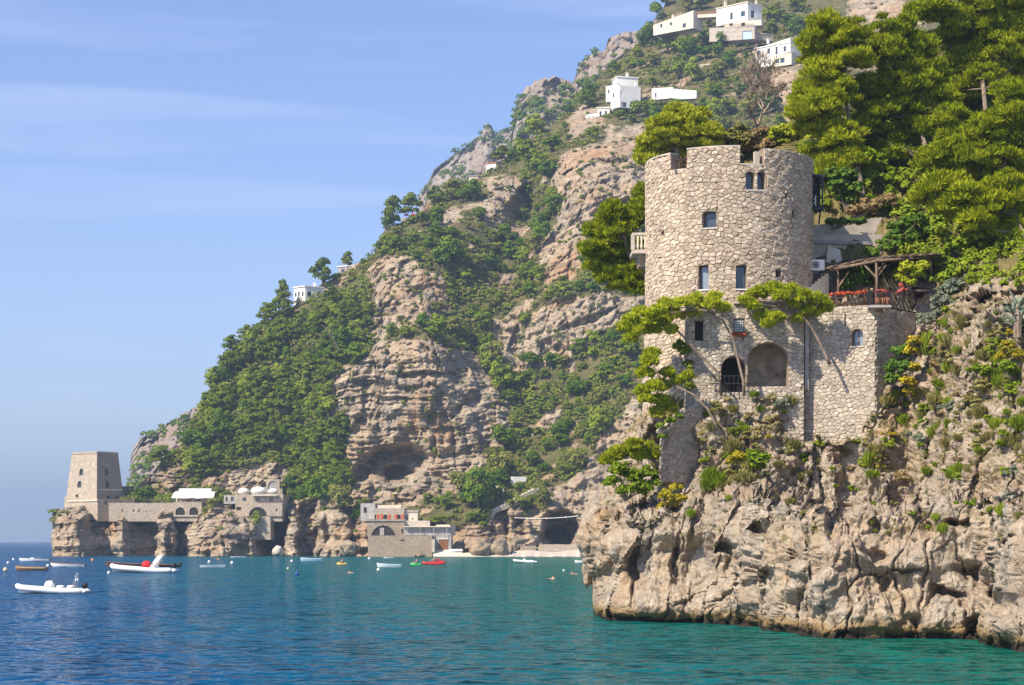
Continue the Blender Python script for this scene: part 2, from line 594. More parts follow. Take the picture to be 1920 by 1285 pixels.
def bark(name, lo, hi, scale):
    t = NT(name)
    n = t.noise(t.mapping(t.geo(), (1, 1, 0.25)), scale, 6, 0.65, 0.5)
    t.set(color=t.ramp(n, [(0.3, lo), (0.7, hi)]), rough=0.9, spec=0.1, normal=t.bump(n, 0.8, 0.05))
    MAT[name] = t.m
bark('bark_grey', (0.11, 0.08, 0.06), (0.33, 0.26, 0.20), 5.0)
bark('bark_far', (0.12, 0.09, 0.065), (0.26, 0.20, 0.15), 1.0)
bark('bark_dead', (0.20, 0.15, 0.12), (0.42, 0.33, 0.27), 2.0)
bark('wood_weathered', (0.10, 0.07, 0.05), (0.28, 0.21, 0.15), 4.0)
bark('wood_dark', (0.035, 0.024, 0.02), (0.09, 0.06, 0.045), 4.0)
bark('wood_varnish', (0.18, 0.075, 0.03), (0.34, 0.16, 0.07), 2.0)

def stone_mat(name, cols, scale):
    t = NT(name)
    pos = t.geo()
    c = t.ramp(t.attr('rnd'), [(0.0, cols[0]), (0.35, cols[1]), (0.7, cols[2]), (1.0, cols[3])])
    n = t.noise(pos, scale, 6, 0.65)
    c = t.mix(t.mapr(n, 0.35, 0.7, 0.0, 0.5), c, tuple(x * 0.62 for x in cols[1]))
    w = t.noise(t.mapping(pos, (1, 1, 0.2)), scale * 0.12, 5, 0.6)
    c = t.mix(t.mapr(w, 0.52, 0.75, 0.0, 0.35), c, (0.20, 0.18, 0.16))
    t.set(color=c, rough=0.93, spec=0.12, normal=t.bump(t.noise(pos, scale * 2.2, 6, 0.7), 0.7, 0.035))
    MAT[name] = t.m
stone_mat('tower_stone', [(0.34, 0.265, 0.20), (0.48, 0.38, 0.285), (0.58, 0.475, 0.36), (0.66, 0.565, 0.45)], 6.0)
stone_mat('wall_stone', [(0.33, 0.28, 0.225), (0.46, 0.395, 0.315), (0.56, 0.485, 0.39), (0.66, 0.585, 0.49)], 6.0)
plain('mortar', (0.31, 0.245, 0.18), 0.95, 0.18, 4.0, bump=0.8, spec=0.1)

def far_masonry(name, c, s):
    """masonry too far off to show its stones"""
    t = NT(name)
    pos = t.geo()
    v = t.voronoi(t.mapping(pos, (1, 1, 1.5)), 1.4 / s, 'F1', 'Color')
    g = t.sep(v)[0]
    n = t.noise(pos, 0.35 / s, 6, 0.65)
    cc = t.ramp(g, [(0.0, tuple(x * 0.74 for x in c)), (0.6, c), (1.0, tuple(x * 1.15 for x in c))])
    cc = t.mix(t.mapr(n, 0.4, 0.7, 0, 0.45), cc, tuple(x * 0.6 for x in c))
    t.set(color=cc, rough=0.93, spec=0.1, normal=t.bump(t.noise(pos, 2.2 / s, 6, 0.7), 0.8, 0.2 * s))
    MAT[name] = t.m
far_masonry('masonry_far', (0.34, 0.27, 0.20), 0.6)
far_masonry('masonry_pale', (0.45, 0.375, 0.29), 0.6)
plain('plaster_white', (0.76, 0.73, 0.68), 0.85, 0.10, 0.45, bump=0.3)
plain('plaster_cream', (0.66, 0.58, 0.46), 0.88, 0.10, 0.5, bump=0.2)
plain('plaster_worn', (0.50, 0.43, 0.36), 0.92, 0.22, 1.2, bump=0.5)
plain('plaster_grey', (0.34, 0.32, 0.30), 0.92, 0.25, 0.9, bump=0.5)
plain('roof_terracotta', (0.42, 0.17, 0.09), 0.9, 0.2, 2.0, bump=0.4)
plain('shutter_red', (0.48, 0.085, 0.025), 0.6, 0.15, 2.0)
plain('shutter_green', (0.02, 0.085, 0.055), 0.6, 0.15, 2.0)
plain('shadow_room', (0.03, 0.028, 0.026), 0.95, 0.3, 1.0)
plain('iron_dark', (0.03, 0.028, 0.03), 0.55, 0.2, 6.0, metal=0.3)
plain('timber_blue_black', (0.03, 0.03, 0.045), 0.6, 0.25, 6.0)
plain('fabric_white', (0.80, 0.79, 0.76), 0.85, 0.05, 1.0)
plain('fabric_orange', (0.55, 0.20, 0.06), 0.85, 0.15, 1.0)
plain('fabric_red', (0.62, 0.025, 0.02), 0.7, 0.15, 2.0)
plain('hypalon_white', (0.74, 0.75, 0.76), 0.42, 0.05, 1.5, coat=0.1)
plain('gelcoat_white', (0.80, 0.80, 0.78), 0.25, 0.04, 1.0, coat=0.4)
plain('hull_blue', (0.16, 0.30, 0.52), 0.4, 0.1, 1.0, coat=0.2)
plain('hull_pale_blue', (0.45, 0.58, 0.70), 0.4, 0.1, 1.0)
plain('hull_grey', (0.28, 0.30, 0.32), 0.5, 0.1, 1.0)  # plain mid grey of rubbing strips and outboard cowls
plain('paint_red', (0.62, 0.02, 0.02), 0.4, 0.1, 1.0, coat=0.2)
plain('paint_green', (0.06, 0.55, 0.10), 0.4, 0.1, 1.0)
plain('paint_yellow', (0.78, 0.50, 0.08), 0.4, 0.1, 1.0)
plain('paint_blue', (0.015, 0.06, 0.30), 0.4, 0.1, 1.0)
plain('buoy_white', (0.80, 0.79, 0.74), 0.4, 0.1, 3.0)
plain('buoy_cream', (0.66, 0.56, 0.34), 0.5, 0.15, 3.0)
plain('buoy_orange', (0.68, 0.27, 0.08), 0.5, 0.15, 3.0)
plain('canvas_navy', (0.03, 0.045, 0.10), 0.8, 0.2, 1.0)
plain('plastic_black', (0.015, 0.015, 0.017), 0.4, 0.1, 4.0)
plain('steel', (0.62, 0.63, 0.64), 0.25, 0.05, 4.0, metal=0.9)
plain('skin', (0.52, 0.30, 0.21), 0.55, 0.1, 6.0)
plain('hair_dark', (0.035, 0.022, 0.015), 0.6, 0.2, 8.0)
plain('pebbles', (0.50, 0.44, 0.37), 0.92, 0.3, 2.5, bump=0.8)
plain('appliance_white', (0.74, 0.73, 0.70), 0.5, 0.06, 2.0)
plain('cloth_dark_blue', (0.02, 0.03, 0.08), 0.8, 0.2, 2.0)
plain('agave_leaf', (0.24, 0.31, 0.22), 0.5, 0.25, 3.0)

t = NT('window_glass')
t.set(color=(0.045, 0.065, 0.085), rough=0.08, spec=0.8)
MAT['window_glass'] = t.m
t = NT('window_glass_pale')
t.set(color=(0.20, 0.25, 0.30), rough=0.1, spec=0.8)
MAT['window_glass_pale'] = t.m

# sea water: clear green over the shallow ledges round the headland, blue over deep ground
t = NT('sea_water')
pos = t.geo()
sx, sy, sz = t.sep(pos)
s_ = t.math('ADD', t.math('ADD', sx, t.math('MULTIPLY', sy, 0.19)), -5.0)
rel = t.math('DIVIDE', s_, t.math('ADD', t.math('MULTIPLY', sy, 0.09), 7.0))
patch = t.noise(t.mapping(pos, (0.035, 0.012, 1)), 1.0, 4, 0.6)
rel = t.math('ADD', rel, t.math('MULTIPLY', t.math('SUBTRACT', patch, 0.5), 1.6))
wc = t.ramp(t.mapr(rel, -1.6, 1.9, smooth=False),
            [(0.0, (0.001, 0.036, 0.125)), (0.35, (0.001, 0.058, 0.150)), (0.62, (0.001, 0.088, 0.115)), (1.0, (0.003, 0.100, 0.072))])
# wavelets as tilted facets (the far water needs them as much as the near)
def facet(sc, rot, k):
    n = t.noise(t.mapping(pos, sc, rot=(0, 0, rot)), 1.0, 3, 0.55, 0.3, 'Color')
    v = t.n.new('ShaderNodeVectorMath'); v.operation = 'SUBTRACT'
    t.l.new(n, v.inputs[0]); v.inputs[1].default_value = (0.5, 0.5, 0.5)
    w = t.n.new('ShaderNodeVectorMath'); w.operation = 'MULTIPLY'
    t.l.new(v.outputs[0], w.inputs[0]); w.inputs[1].default_value = (k * 0.95, k, 0.0)
    return w.outputs[0]
def vadd(a, b):
    v = t.n.new('ShaderNodeVectorMath'); v.operation = 'ADD'
    t.l.new(a, v.inputs[0])
    if isinstance(b, tuple): v.inputs[1].default_value = b
    else: t.l.new(b, v.inputs[1])
    return v.outputs[0]
nv = vadd(vadd(facet((0.6, 0.8, 1), 0.2, 2.6), facet((1.7, 2.2, 1), -0.3, 2.8)), facet((0.10, 0.14, 1), 0.1, 0.7))
nv = vadd(nv, (0.0, 0.0, 1.0))
nn = t.n.new('ShaderNodeVectorMath'); nn.operation = 'NORMALIZE'
t.l.new(nv, nn.inputs[0])
t.set(color=wc, rough=0.6, spec=0.0, normal=nn.outputs[0])
fr = t.n.new('ShaderNodeFresnel')
fr.inputs['IOR'].default_value = 1.33
t.l.new(nn.outputs[0], fr.inputs['Normal'])
gl = t.n.new('ShaderNodeBsdfGlossy')
gl.inputs['Roughness'].default_value = 0.07
gl.inputs['Color'].default_value = (0.9, 0.95, 1.0, 1)
t.l.new(nn.outputs[0], gl.inputs['Normal'])
ms = t.n.new('ShaderNodeMixShader')
t.l.new(t.math('MULTIPLY', fr.outputs[0], 0.62), ms.inputs[0])
t.l.new(t.b.outputs[0], ms.inputs[1]); t.l.new(gl.outputs[0], ms.inputs[2])
t.l.new(ms.outputs[0], t.out.inputs['Surface'])
MAT['sea_water'] = t.m

# ------------------------------------------------------------------ the ground: sea, mountainside, headland
def interp_pts(pts):
    a = np.asarray(pts, float)
    return lambda x: np.interp(x, a[:, 0], a[:, 1])

class Sheet:
    """a piece of terrain: rows from the shore up to the skyline, then rolled over the back of the ridge"""
    def __init__(s, PX, PY, D):
        s.PX, s.PY, s.D = PX, PY, D
        s.V = PN(PX, PY, D)
    def push(s, n, d):
        """relief along the surface normal"""
        s.V = s.V + n * d[..., None]
        s.D = s.V[..., 1]
        s.PX = s.V[..., 0] / s.D * FPX + 960.0
        s.PY = HZ - (s.V[..., 2] - HC) / s.D * FPX
        return s
    def at(s, px, py):
        """ground point seen at a photo pixel (nearest grid vertex)"""
        d = (s.PX - px) ** 2 + (s.PY - py) ** 2
        k = np.argmin(d)
        i, j = np.unravel_index(k, d.shape)
        return Vector(PN(px, py, s.D[i, j])), (i, j)

def cave(PX, PY, cx, cy, rx, ry, rot, depth, soft=0.35):
    a = R(rot)
    x = (PX - cx) * math.cos(a) + (PY - cy) * math.sin(a)
    y = -(PX - cx) * math.sin(a) + (PY - cy) * math.cos(a)
    r = np.sqrt((x / rx) ** 2 + (y / ry) ** 2)
    return depth * sstep(1 + soft * 0.5, 1 - soft, r)

# ---- mountainside across the bay
hill_sky = interp_pts([(95, 965), (112, 955), (135, 950), (200, 945), (236, 936), (262, 908), (300, 872), (345, 828), (372, 775), (430, 660), (480, 615),
    (550, 575), (600, 535), (640, 512), (700, 480), (722, 430), (790, 405), (805, 372), (860, 350), (910, 328), (960, 295), (1000, 260), (1060, 215),
    (1090, 180), (1150, 120), (1220, 62), (1245, 12), (1300, -110), (1820, -150)])
hill_ctrl = [(105,1043,584),(300,1043,584),(500,1043,580),(700,1043,575),(850,1043,566),(1000,1043,560),(1100,1043,560),(1300,1043,556),(1800,1043,556),
    (105,952,592),(200,945,599),(300,948,598),(430,948,597),(540,945,596),(620,950,588),(720,945,586),(140,972,587),(220,974,586),(300,972,586),(420,972,585.5),(520,974,585.5),(850,940,584),(1000,950,575),(1100,950,575),
    (300,880,612),(400,880,610),(540,880,606),(640,880,602),(740,880,600),(850,880,600),(1000,880,596),
    (380,770,632),(500,770,622),(620,770,612),(750,770,604),(880,800,606),(1000,800,614),(1100,800,604),
    (440,650,655),(560,650,640),(660,660,622),(800,660,614),(920,680,632),(1050,690,626),(1150,700,615),
    (560,560,665),(700,575,645),(850,560,648),(930,560,652),(1000,570,642),(1100,560,630),(1200,560,628),
    (640,490,690),(720,490,658),(860,460,665),(950,460,684),(1060,480,650),(1150,480,645),
    (730,400,710),(850,390,700),(930,370,700),(990,390,712),(1050,380,675),(1150,380,662),(1220,380,660),
    (900,310,745),(1050,300,700),(1150,290,686),(1250,290,690),
    (1000,230,790),(1150,200,760),(1300,200,740),(1500,200,700),(1700,200,680),
    (1140,100,850),(1250,100,820),(1400,100,790),(1550,100,760),(1700,100,740),
    (1240,0,900),(1400,20,860),(1600,20,820),(1800,20,790),(1300,-120,960),(1500,-120,920),(1800,-120,880),
    (1300,700,602),(1500,700,602),(1800,700,602),(1500,450,642),(1800,450,642)]
hx = np.concatenate([np.arange(98, 1260, 2.6), np.arange(1262, 1830, 4.0)])
NR = 400
tt = np.linspace(0, 1, NR)
yb, ys = 1052.0, hill_sky(hx)
PX = np.repeat(hx[None], NR, 0)
PY = yb + (ys[None] - yb) * tt[:, None]
HD0 = tps_grid(hill_ctrl, PX, PY)
W0 = PN(PX, PY, HD0)
flat = W0.reshape(-1, 3)
shp = PX.shape
# masks, with noisy outlines
wx = PX + (fbm(flat, 14.0, 3, 5) * 22).reshape(shp)
wy = PY + (fbm(flat, 14.0, 3, 9) * 22).reshape(shp)
rock_polys = [
    [(640,690),(700,652),(800,648),(900,655),(908,690),(935,735),(955,770),(945,830),(905,880),(855,930),(770,948),(680,945),(655,900),(650,850),(630,790),(612,745)],
    [(700,500),(730,475),(780,490),(832,520),(838,580),(775,612),(715,600),(698,560)],
    [(912,340),(968,330),(990,375),(965,430),(935,440),(908,415)],
    [(1040,310),(1080,290),(1200,235),(1240,250),(1240,400),(1170,420),(1110,450),(1090,505),(1070,532),(1008,525),(1012,460),(1045,430),(1038,360)],
    [(975,650),(1010,592),(1090,560),(1190,545),(1240,560),(1215,600),(1160,625),(1090,655),(1000,695),(972,690)],
    [(95,940),(235,940),(300,958),(420,952),(460,965),(540,958),(600,955),(680,965),(700,990),(880,985),(940,1005),(1010,985),(1030,965),(1100,960),(1240,960),(1240,1060),(95,1060)],
    [(1095,890),(1140,810),(1190,745),(1240,740),(1240,960),(1030,965),(1015,925)],
    [(1445,135),(1512,122),(1520,250),(1472,250),(1455,200)],
    [(1600,-10),(1700,-10),(1690,60),(1620,62),(1590,40)],
    [(250,905),(300,880),(345,860),(375,880),(350,925),(260,935)],
    [(385,905),(470,868),(540,880),(530,905),(440,925),(385,925)],
    [(660,600),(700,590),(760,622),(700,640),(655,640)],
    [(1060,215),(1110,190),(1130,230),(1080,262)],
    [(760,380),(790,365),(810,400),(770,420)],
]
rock = np.zeros(shp, bool)
for pl in rock_polys:
    rock |= in_poly(wx, wy, pl)
rockm = blur2(rock.astype(float), 2)
# loose rock showing through the scrub
patch = fbm(flat * np.array([1, 1, 0.6]), 16.0, 4, 44).reshape(shp)
rockm = np.maximum(rockm, 0.9 * sstep(0.22, 0.42, patch) * (1 - sstep(690, 640, PX) * sstep(560, 600, PY) * sstep(900, 860, PY) * 0.7))
# relief
z = flat[:, 2]
warp = fbm(flat, 30.0, 3, 21) * 3.0 + fbm(flat, 7.0, 3, 22) * 0.6
tilt = np.where(PX.ravel() > 970, np.where(PY.ravel() < 720, 1.0, 0.2), 0.06)
s_ = z + warp - tilt * 0.55 * (flat[:, 0] - 20)
led = np.zeros(len(z))
for h_, a_ in ((9.0, 1.9), (4.1, 1.8), (1.9, 1.3), (1.05, 0.8)):
    u = s_ / h_ + 0.4 * fbm(flat, (25, 25, 6), 2, int(h_ * 7))
    fr = u - np.floor(u)
    led += a_ * (np.where(fr < 0.72, fr / 0.72, (1 - fr) / 0.28) - 0.5) * (0.55 + 0.9 * fbm(flat, 18.0, 2, int(h_ * 3)))
f1, f2, rv = worley(flat * np.array([1, 0.6, 0.55]), 7.0, 3)
blocks = (rv - 0.5) * 2.2 * sstep(0.0, 0.25, f2 - f1)
g1, g2, gv = worley(flat * np.array([1, 0.6, 0.75]), 2.6, 8)
blocks += (gv - 0.5) * 1.5 * sstep(0.0, 0.25, g2 - g1) - 0.35 * (1 - sstep(0.0, 0.14, g2 - g1))
k1, k2, kv = worley(flat * np.array([1, 0.7, 0.22]) + np.stack([warp, warp * 0, warp * 0], -1) * 0.25, 5.5, 15)
cols_ = (kv - 0.5) * 4.2 * sstep(0.0, 0.10, k2 - k1) + 1.1 * (1 - sstep(0.0, 0.10, k2 - k1))
h1, h2, hv_ = worley(flat * np.array([1, 0.7, 0.35]), 2.1, 16)
cols_ += (hv_ - 0.5) * 1.5 * sstep(0.0, 0.12, h2 - h1) + 0.5 * (1 - sstep(0.0, 0.10, h2 - h1))
rel_rock = led * (0.55 + 0.45 * sstep(640, 680, PY.ravel())) + blocks + cols_ + fbm(flat, 22.0, 5, 31, 0.52) * 2.6 + fbm(flat, 3.0, 4, 33, 0.6) * 0.9
rel_soft = fbm(flat, 40.0, 3, 51) * 5.0 + fbm(flat, 8.0, 3, 53) * 1.2
shore = sstep(930, 965, PY)
disp = (rel_soft + (rel_rock - rel_soft * 0.5) * rockm.ravel()).reshape(shp)
# upright buttresses and shaded clefts along the shore (sun from the left: faces turned right lie in shade)
bx = np.array([98, 108, 150, 172, 206, 230, 246, 288, 300, 326, 334, 380, 420, 452, 476, 492, 506, 514, 532, 541, 560, 566, 592, 602, 640, 656, 690, 720, 820, 900, 950, 960, 985, 1010, 1100, 1800])
bd = np.array([14, -3, -4, 5, 9, -1, 7, 10, -3, -4, 8, -2, -4, -2, -2, 9, 10, 12, 13, -2, -3, 8, 9, -3, -4, 2, -2, 0, 0, -2, 4, -2, 2, 0, 0, 0])
jag = (fbm(flat, 9.0, 4, 61, 0.6) * 13).reshape(shp)
disp += np.interp(PX + jag, bx, bd) * shore * 1.25
for c_ in [(742, 868, 62, 34, -6, 13), (750, 892, 34, 20, 0, 8), (676, 888, 19, 17, 0, 8), (642, 805, 12, 26, 0, 6), (521, 1012, 20, 30, 0, 13), (1052, 992, 33, 34, 0, 16), (1040, 1010, 30, 22, 0, 12),
           (606, 1000, 14, 26, 0, 6), (1160, 390, 52, 13, -14, 9), (935, 470, 16, 28, 0, 7), (985, 380, 22, 40, 8, 10), (965, 990, 26, 20, 30, 5), (1000, 960, 20, 12, 30, 3),
           (880, 760, 30, 12, -25, 3), (800, 705, 60, 7, -4, 2.5), (700, 720, 50, 6, 4, 2.5), (860, 700, 20, 26, 0, 2.5), (615, 660, 8, 40, 12, 3), (1100, 600, 60, 7, -22, 3), (1120, 630, 60, 6, -24, 3)]:
    disp += cave(PX + jag * 0.5, PY + jag * 0.4, *c_)
disp *= sstep(0, 0.03, 1 - tt[:, None]) * 0.85 + 0.15
HD = HD0 + disp
hill = Sheet(PX, PY, HD)
hill.push(grid_normals(hill.V), (fbm(flat, 4.5, 4, 77, 0.6) * 0.8).reshape(shp) * rockm)
V = hill.V
# tree lines hide a ragged crest
V[..., 2] += (fbm(flat, 5.0, 3, 71) * 0.6).reshape(shp) * sstep(0.9, 1.0, tt)[:, None]
back = [V[-1] + np.array([0, dy, dz]) for dy, dz in ((6, -0.5), (18, -5), (60, -40), (140, -160))]
left = None
VV = np.concatenate([V] + [b[None] for b in back], 0)
lc = VV[:, :1]
VV = np.concatenate([lc + np.array([4, 60, -6]), lc + np.array([1.5, 22, -1]), lc + np.array([0.3, 7, 0]), VV], 1)
vegm = 1 - rockm
vegm = np.concatenate([vegm] + [vegm[-1:]] * 4, 0)
vegm = np.concatenate([vegm[:, :1]] * 3 + [vegm], 1)
stain = sstep(0.15, 0.5, fbm(VV.reshape(-1, 3), 30.0, 3, 81)).reshape(VV.shape[:2])
me = mesh_np('mountainside', VV.reshape(-1, 3), grid_faces(*VV.shape[:2]), False, {'veg': vegm, 'stain': stain})
tag(link('mountainside', me, MAT['limestone_far']), 'steep limestone mountainside with cliffs and scrub above the bay', 'hillside', kind='structure')
HILL_ROCK = rockm

# ---- hazy ridges beyond it
def ridge(name, sky_pts, x0, x1, ybot, D0, D1, step, label, seed):
    fs = interp_pts(sky_pts)
    xs = np.arange(x0, x1, step)
    n = 150
    tt = np.linspace(0, 1, n)
    PX = np.repeat(xs[None], n, 0)
    jag = fbm(np.stack([xs * 0.12, xs * 0, xs * 0 + seed], -1), 1.0, 4, seed) * 7
    PY = ybot + ((fs(xs) + jag)[None] - ybot) * tt[:, None]
    D = D0 + (D1 - D0) * tt[:, None] ** 1.3 + PX * 0
    p = PN(PX, PY, D).reshape(-1, 3)
    f1, f2, rv = worley(p * np.array([1, 0.5, 0.4]), 16.0, seed)
    d = ridged(p * np.array([1, 1, 0.35]), 55.0, 5, seed, 0.55) * 13 + (rv - 0.5) * 8 + fbm(p, 12, 4, seed + 3) * 4
    rk = sstep(-0.30, -0.05, fbm(p * np.array([1, 1, 0.5]), 45.0, 5, seed + 5, 0.6))
    g1_, g2_, gv_ = worley(p * np.array([1, 0.6, 0.3]), 7.0, seed + 2)
    d = d + (gv_ - 0.5) * 8 + 2.0 * (1 - sstep(0, 0.1, g2_ - g1_))
    D = D + (d * (0.5 + 0.5 * rk)).reshape(PX.shape)
    V = PN(PX, PY, D)
    back = [V[-1] + np.array([0, dy, dz]) for dy, dz in ((10, -3), (80, -60), (200, -250))]
    V = np.concatenate([V] + [b[None] for b in back], 0)
    lc = V[:, :1]
    V = np.concatenate([lc + np.array([40, 120, -10]), lc + np.array([4, 25, 0]), V], 1)
    veg = 1 - rk.reshape(PX.shape)
    veg = np.concatenate([veg] + [veg[-1:]] * 3, 0)
    veg = np.concatenate([veg[:, :1]] * 2 + [veg], 1)
    me = mesh_np(name, V.reshape(-1, 3), grid_faces(*V.shape[:2]), False, {'veg': veg, 'stain': veg * 0})
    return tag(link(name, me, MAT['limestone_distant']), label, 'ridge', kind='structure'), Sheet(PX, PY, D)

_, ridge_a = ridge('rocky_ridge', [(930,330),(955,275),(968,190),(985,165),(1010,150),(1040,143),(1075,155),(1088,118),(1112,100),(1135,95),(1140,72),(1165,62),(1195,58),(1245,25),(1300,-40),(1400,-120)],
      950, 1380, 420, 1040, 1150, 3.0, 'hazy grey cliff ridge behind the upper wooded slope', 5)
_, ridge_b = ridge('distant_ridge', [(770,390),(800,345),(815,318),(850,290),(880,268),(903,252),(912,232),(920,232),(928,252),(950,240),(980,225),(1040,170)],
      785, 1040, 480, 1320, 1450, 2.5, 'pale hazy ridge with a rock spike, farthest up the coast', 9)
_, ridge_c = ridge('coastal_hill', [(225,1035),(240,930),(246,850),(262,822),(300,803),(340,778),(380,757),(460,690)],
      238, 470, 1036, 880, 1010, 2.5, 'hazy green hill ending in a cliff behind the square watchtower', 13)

# ---- the headland with the round tower
fg_left = interp_pts([(-90, 1880), (0, 1820), (60, 1765), (110, 1710), (200, 1610), (262, 1530), (272, 1440), (280, 1260), (290, 1228), (560, 1222), (640, 1212), (700, 1206), (760, 1197), (800, 1186),
    (860, 1152), (900, 1132), (930, 1113), (960, 1099), (1000, 1086), (1020, 1084), (1040, 1090), (1062, 1097), (1080, 1108), (1100, 1110), (1130, 1111), (1165, 1114), (1250, 1116)])
fg_ctrl = [(1100,1160,112),(1180,1166,110),(1300,1168,107.5),(1380,1172,104),(1440,1182,98),(1540,1198,89.3),(1700,1198,89.3),(1830,1200,88.3),(1920,1222,79),(2050,1240,72.6),
    (1095,1000,114.5),(1180,1000,112),(1300,1000,109),(1400,1000,104),(1550,1000,93.2),(1700,1000,92),(1850,1000,89.5),(2000,1000,81),
    (1130,900,118.5),(1230,900,115.5),(1350,900,111),(1500,900,103),(1650,900,99.5),(1850,900,95),(2000,900,87.5),
    (1200,760,121),(1290,800,116.6),(1325,775,115.6),(1400,790,114.3),(1400,725,117.6),(1480,730,118),(1540,720,119.5),(1530,770,118.6),(1590,790,118.4),(1560,870,112.3),(1680,800,109),(1850,780,102),(2000,780,96),
    (1215,660,124),(1400,660,119.5),(1560,660,118.5),(1690,620,121.5),(1690,700,118),(1760,640,113.5),(1800,640,108),(1920,640,102),(2050,640,98),
    (1215,540,131),(1400,540,126),(1560,540,122),(1650,530,121.5),(1750,520,119),(1850,520,114),(1920,520,111),
    (1215,420,136),(1400,400,133),(1560,400,128),(1700,400,127),(1900,400,122),
    (1215,300,143),(1400,285,143),(1560,280,137),(1700,250,138),(1900,250,134),
    (1560,120,150),(1700,100,150),(1900,100,148),(1700,-60,162),(1900,-60,160),(2100,-60,158)]
fy = np.concatenate([np.arange(-90, 520, 6.0), np.arange(520, 1236, 1.75)])[::-1]
NC = 540
L = fg_left(fy)
uu = np.linspace(0, 1, NC)
PX = L[:, None] + (2085 - L[:, None]) * (uu[None] * 0.86 + 0.14 * uu[None] ** 3)
PY = np.repeat(fy[:, None], NC, 1)
D0 = tps_grid(fg_ctrl, PX, PY)
rim = (PX - L[:, None])
# two tiers: a sheer sea cliff, a hidden bench, and a steep face up to the buildings
def wall_up(Dr, zr, s):
    e = (HZ - PY) / FPX
    return (Dr + s * (HC - zr)) / (1 - s * e)
yu_f = interp_pts([(1080, 900), (1210, 770), (1290, 760), (1400, 740), (1500, 770), (1560, 845), (1620, 800), (1700, 700), (1760, 630), (1850, 600), (2090, 600)])
xs_ = np.linspace(1060, 2100, 131)
Du = tps(fg_ctrl)(xs_, yu_f(xs_))
Du_ = np.interp(PX, xs_, Du); yu_ = yu_f(PX)
up_w = wall_up(Du_, HC + (HZ - yu_) / FPX * Du_, 0.5)
upper = np.where(PY < yu_, D0, up_w)
yw_f = interp_pts([(1080, 1160), (1113, 1160), (1180, 1166), (1300, 1168), (1380, 1172), (1440, 1182), (1540, 1198), (1700, 1198), (1830, 1200), (1920, 1222), (2085, 1246)])
Dw_ = FPX * HC / (yw_f(PX) - HZ)
lower = wall_up(Dw_, 0.0, 0.42)
yj = interp_pts([(1080, 985), (1200, 950), (1300, 935), (1400, 935), (1500, 955), (1600, 965), (1700, 955), (1800, 935), (1900, 930), (2090, 925)])(PX)
yj = yj + (fbm(np.stack([PX * 0.02, PY * 0.006, PX * 0], -1).reshape(-1, 3), 1.0, 4, 29) * 26).reshape(PX.shape)
kj = sstep(-9, 9, PY - yj)
D0 = np.minimum(upper, upper * (1 - kj) + lower * kj)
bench = np.exp(-((PY - yj) / 14.0) ** 2)
D0 = D0 + 5.0 * np.exp(-rim / 16.0)
W0 = PN(PX, PY, D0)
flat = W0.reshape(-1, 3)
shp = PX.shape
low = sstep(930, 1020, PY).ravel()
q = flat + np.stack([fbm(flat, 1.6, 3, 3), fbm(flat, 1.6, 3, 4), fbm(flat, 1.6, 3, 6)], -1) * 0.35
rib = np.stack([q[:, 0] - 0.16 * q[:, 2], q[:, 1], q[:, 2] * 0.52], -1)

def bulge(f1, f2):
    """rounded block with a sharp joint round it"""
    return np.sqrt(np.clip(f2 - f1, 0, 1)) - 0.5

a1, a2, av = worley(rib, 2.6, 11)
b1, b2, bv = worley(rib * np.array([1, 1, 1.1]), 1.0, 12)
c1, c2, cv = worley(q, 0.42, 14)
up = 1 - low
relief = (bulge(a1, a2) * 0.5 + (av - 0.5) * 0.5) * (0.4 + 0.6 * low)
relief += (bulge(b1, b2) * 0.26 + (bv - 0.5) * 0.24) * (0.5 + 0.4 * up)
relief += (bulge(c1, c2) * 0.20 + (cv - 0.5) * 0.18) * (0.35 + 0.65 * up)
relief += fbm(flat, 6.0, 4, 15) * 0.9 + fbm(flat, 1.1, 5, 16, 0.62) * 0.26 + fbm(flat, 0.30, 3, 18, 0.6) * 0.06
# water-worn flutes and pits lower down
relief += low * ridged(np.stack([q[:, 0] - 0.25 * q[:, 2], q[:, 1], q[:, 2] * 0.25], -1), 1.3, 3, 19) * 0.22
p1, p2, pv = worley(flat, 0.5, 23)
relief -= low * 0.20 * sstep(0.30, 0.08, p1) * sstep(0.5, 0.6, pv)
relief = relief.reshape(shp) * sstep(0, 18, rim)
# the slope climbs in broken upright steps
dD = np.gradient(D0, axis=0); dZ = np.gradient(W0[..., 2], axis=0)
slope_ = np.clip(dD / np.where(np.abs(dZ) < 1e-6, 1e-6, dZ), 0, 2.2)
cellp = np.stack([q[:, 0] - 0.16 * q[:, 2], q[:, 1], q[:, 2] * 0.12], -1)
s1, s2, sv = worley(cellp, 2.7, 41)
t1, t2, tv = worley(cellp, 1.15, 42)
disp = np.zeros(shp)
for hh_, ph, wgt in ((2.8, sv * 3.1, 0.6), (1.2, tv * 2.3, 0.4)):
    f_ = flat[:, 2] / hh_ + ph + 0.25 * fbm(flat, 2.0, 2, 43)
    f_ = f_ - np.floor(f_)
    disp -= (slope_.ravel() * hh_ * (f_ - sstep(0.80, 1.0, f_) - 0.4)).reshape(shp) * wgt * (1 - 0.55 * low.reshape(shp)) * (1 - bench)
fis = (0.48 * (1 - sstep(0, 0.04, s2 - s1)) + 0.14 * (1 - sstep(0, 0.05, t2 - t1)) + (sv - 0.5) * 0.55 + (tv - 0.5) * 0.22) * (1 - 0.2 * low)
disp += fis.reshape(shp)
disp = np.where(PY < 540, 0, disp)
jx = (fbm(flat, 1.2, 3, 24) * 9).reshape(shp)
jy = (fbm(flat, 1.2, 3, 25) * 9).reshape(shp)
X_, Y_ = PX + jx, PY + jy
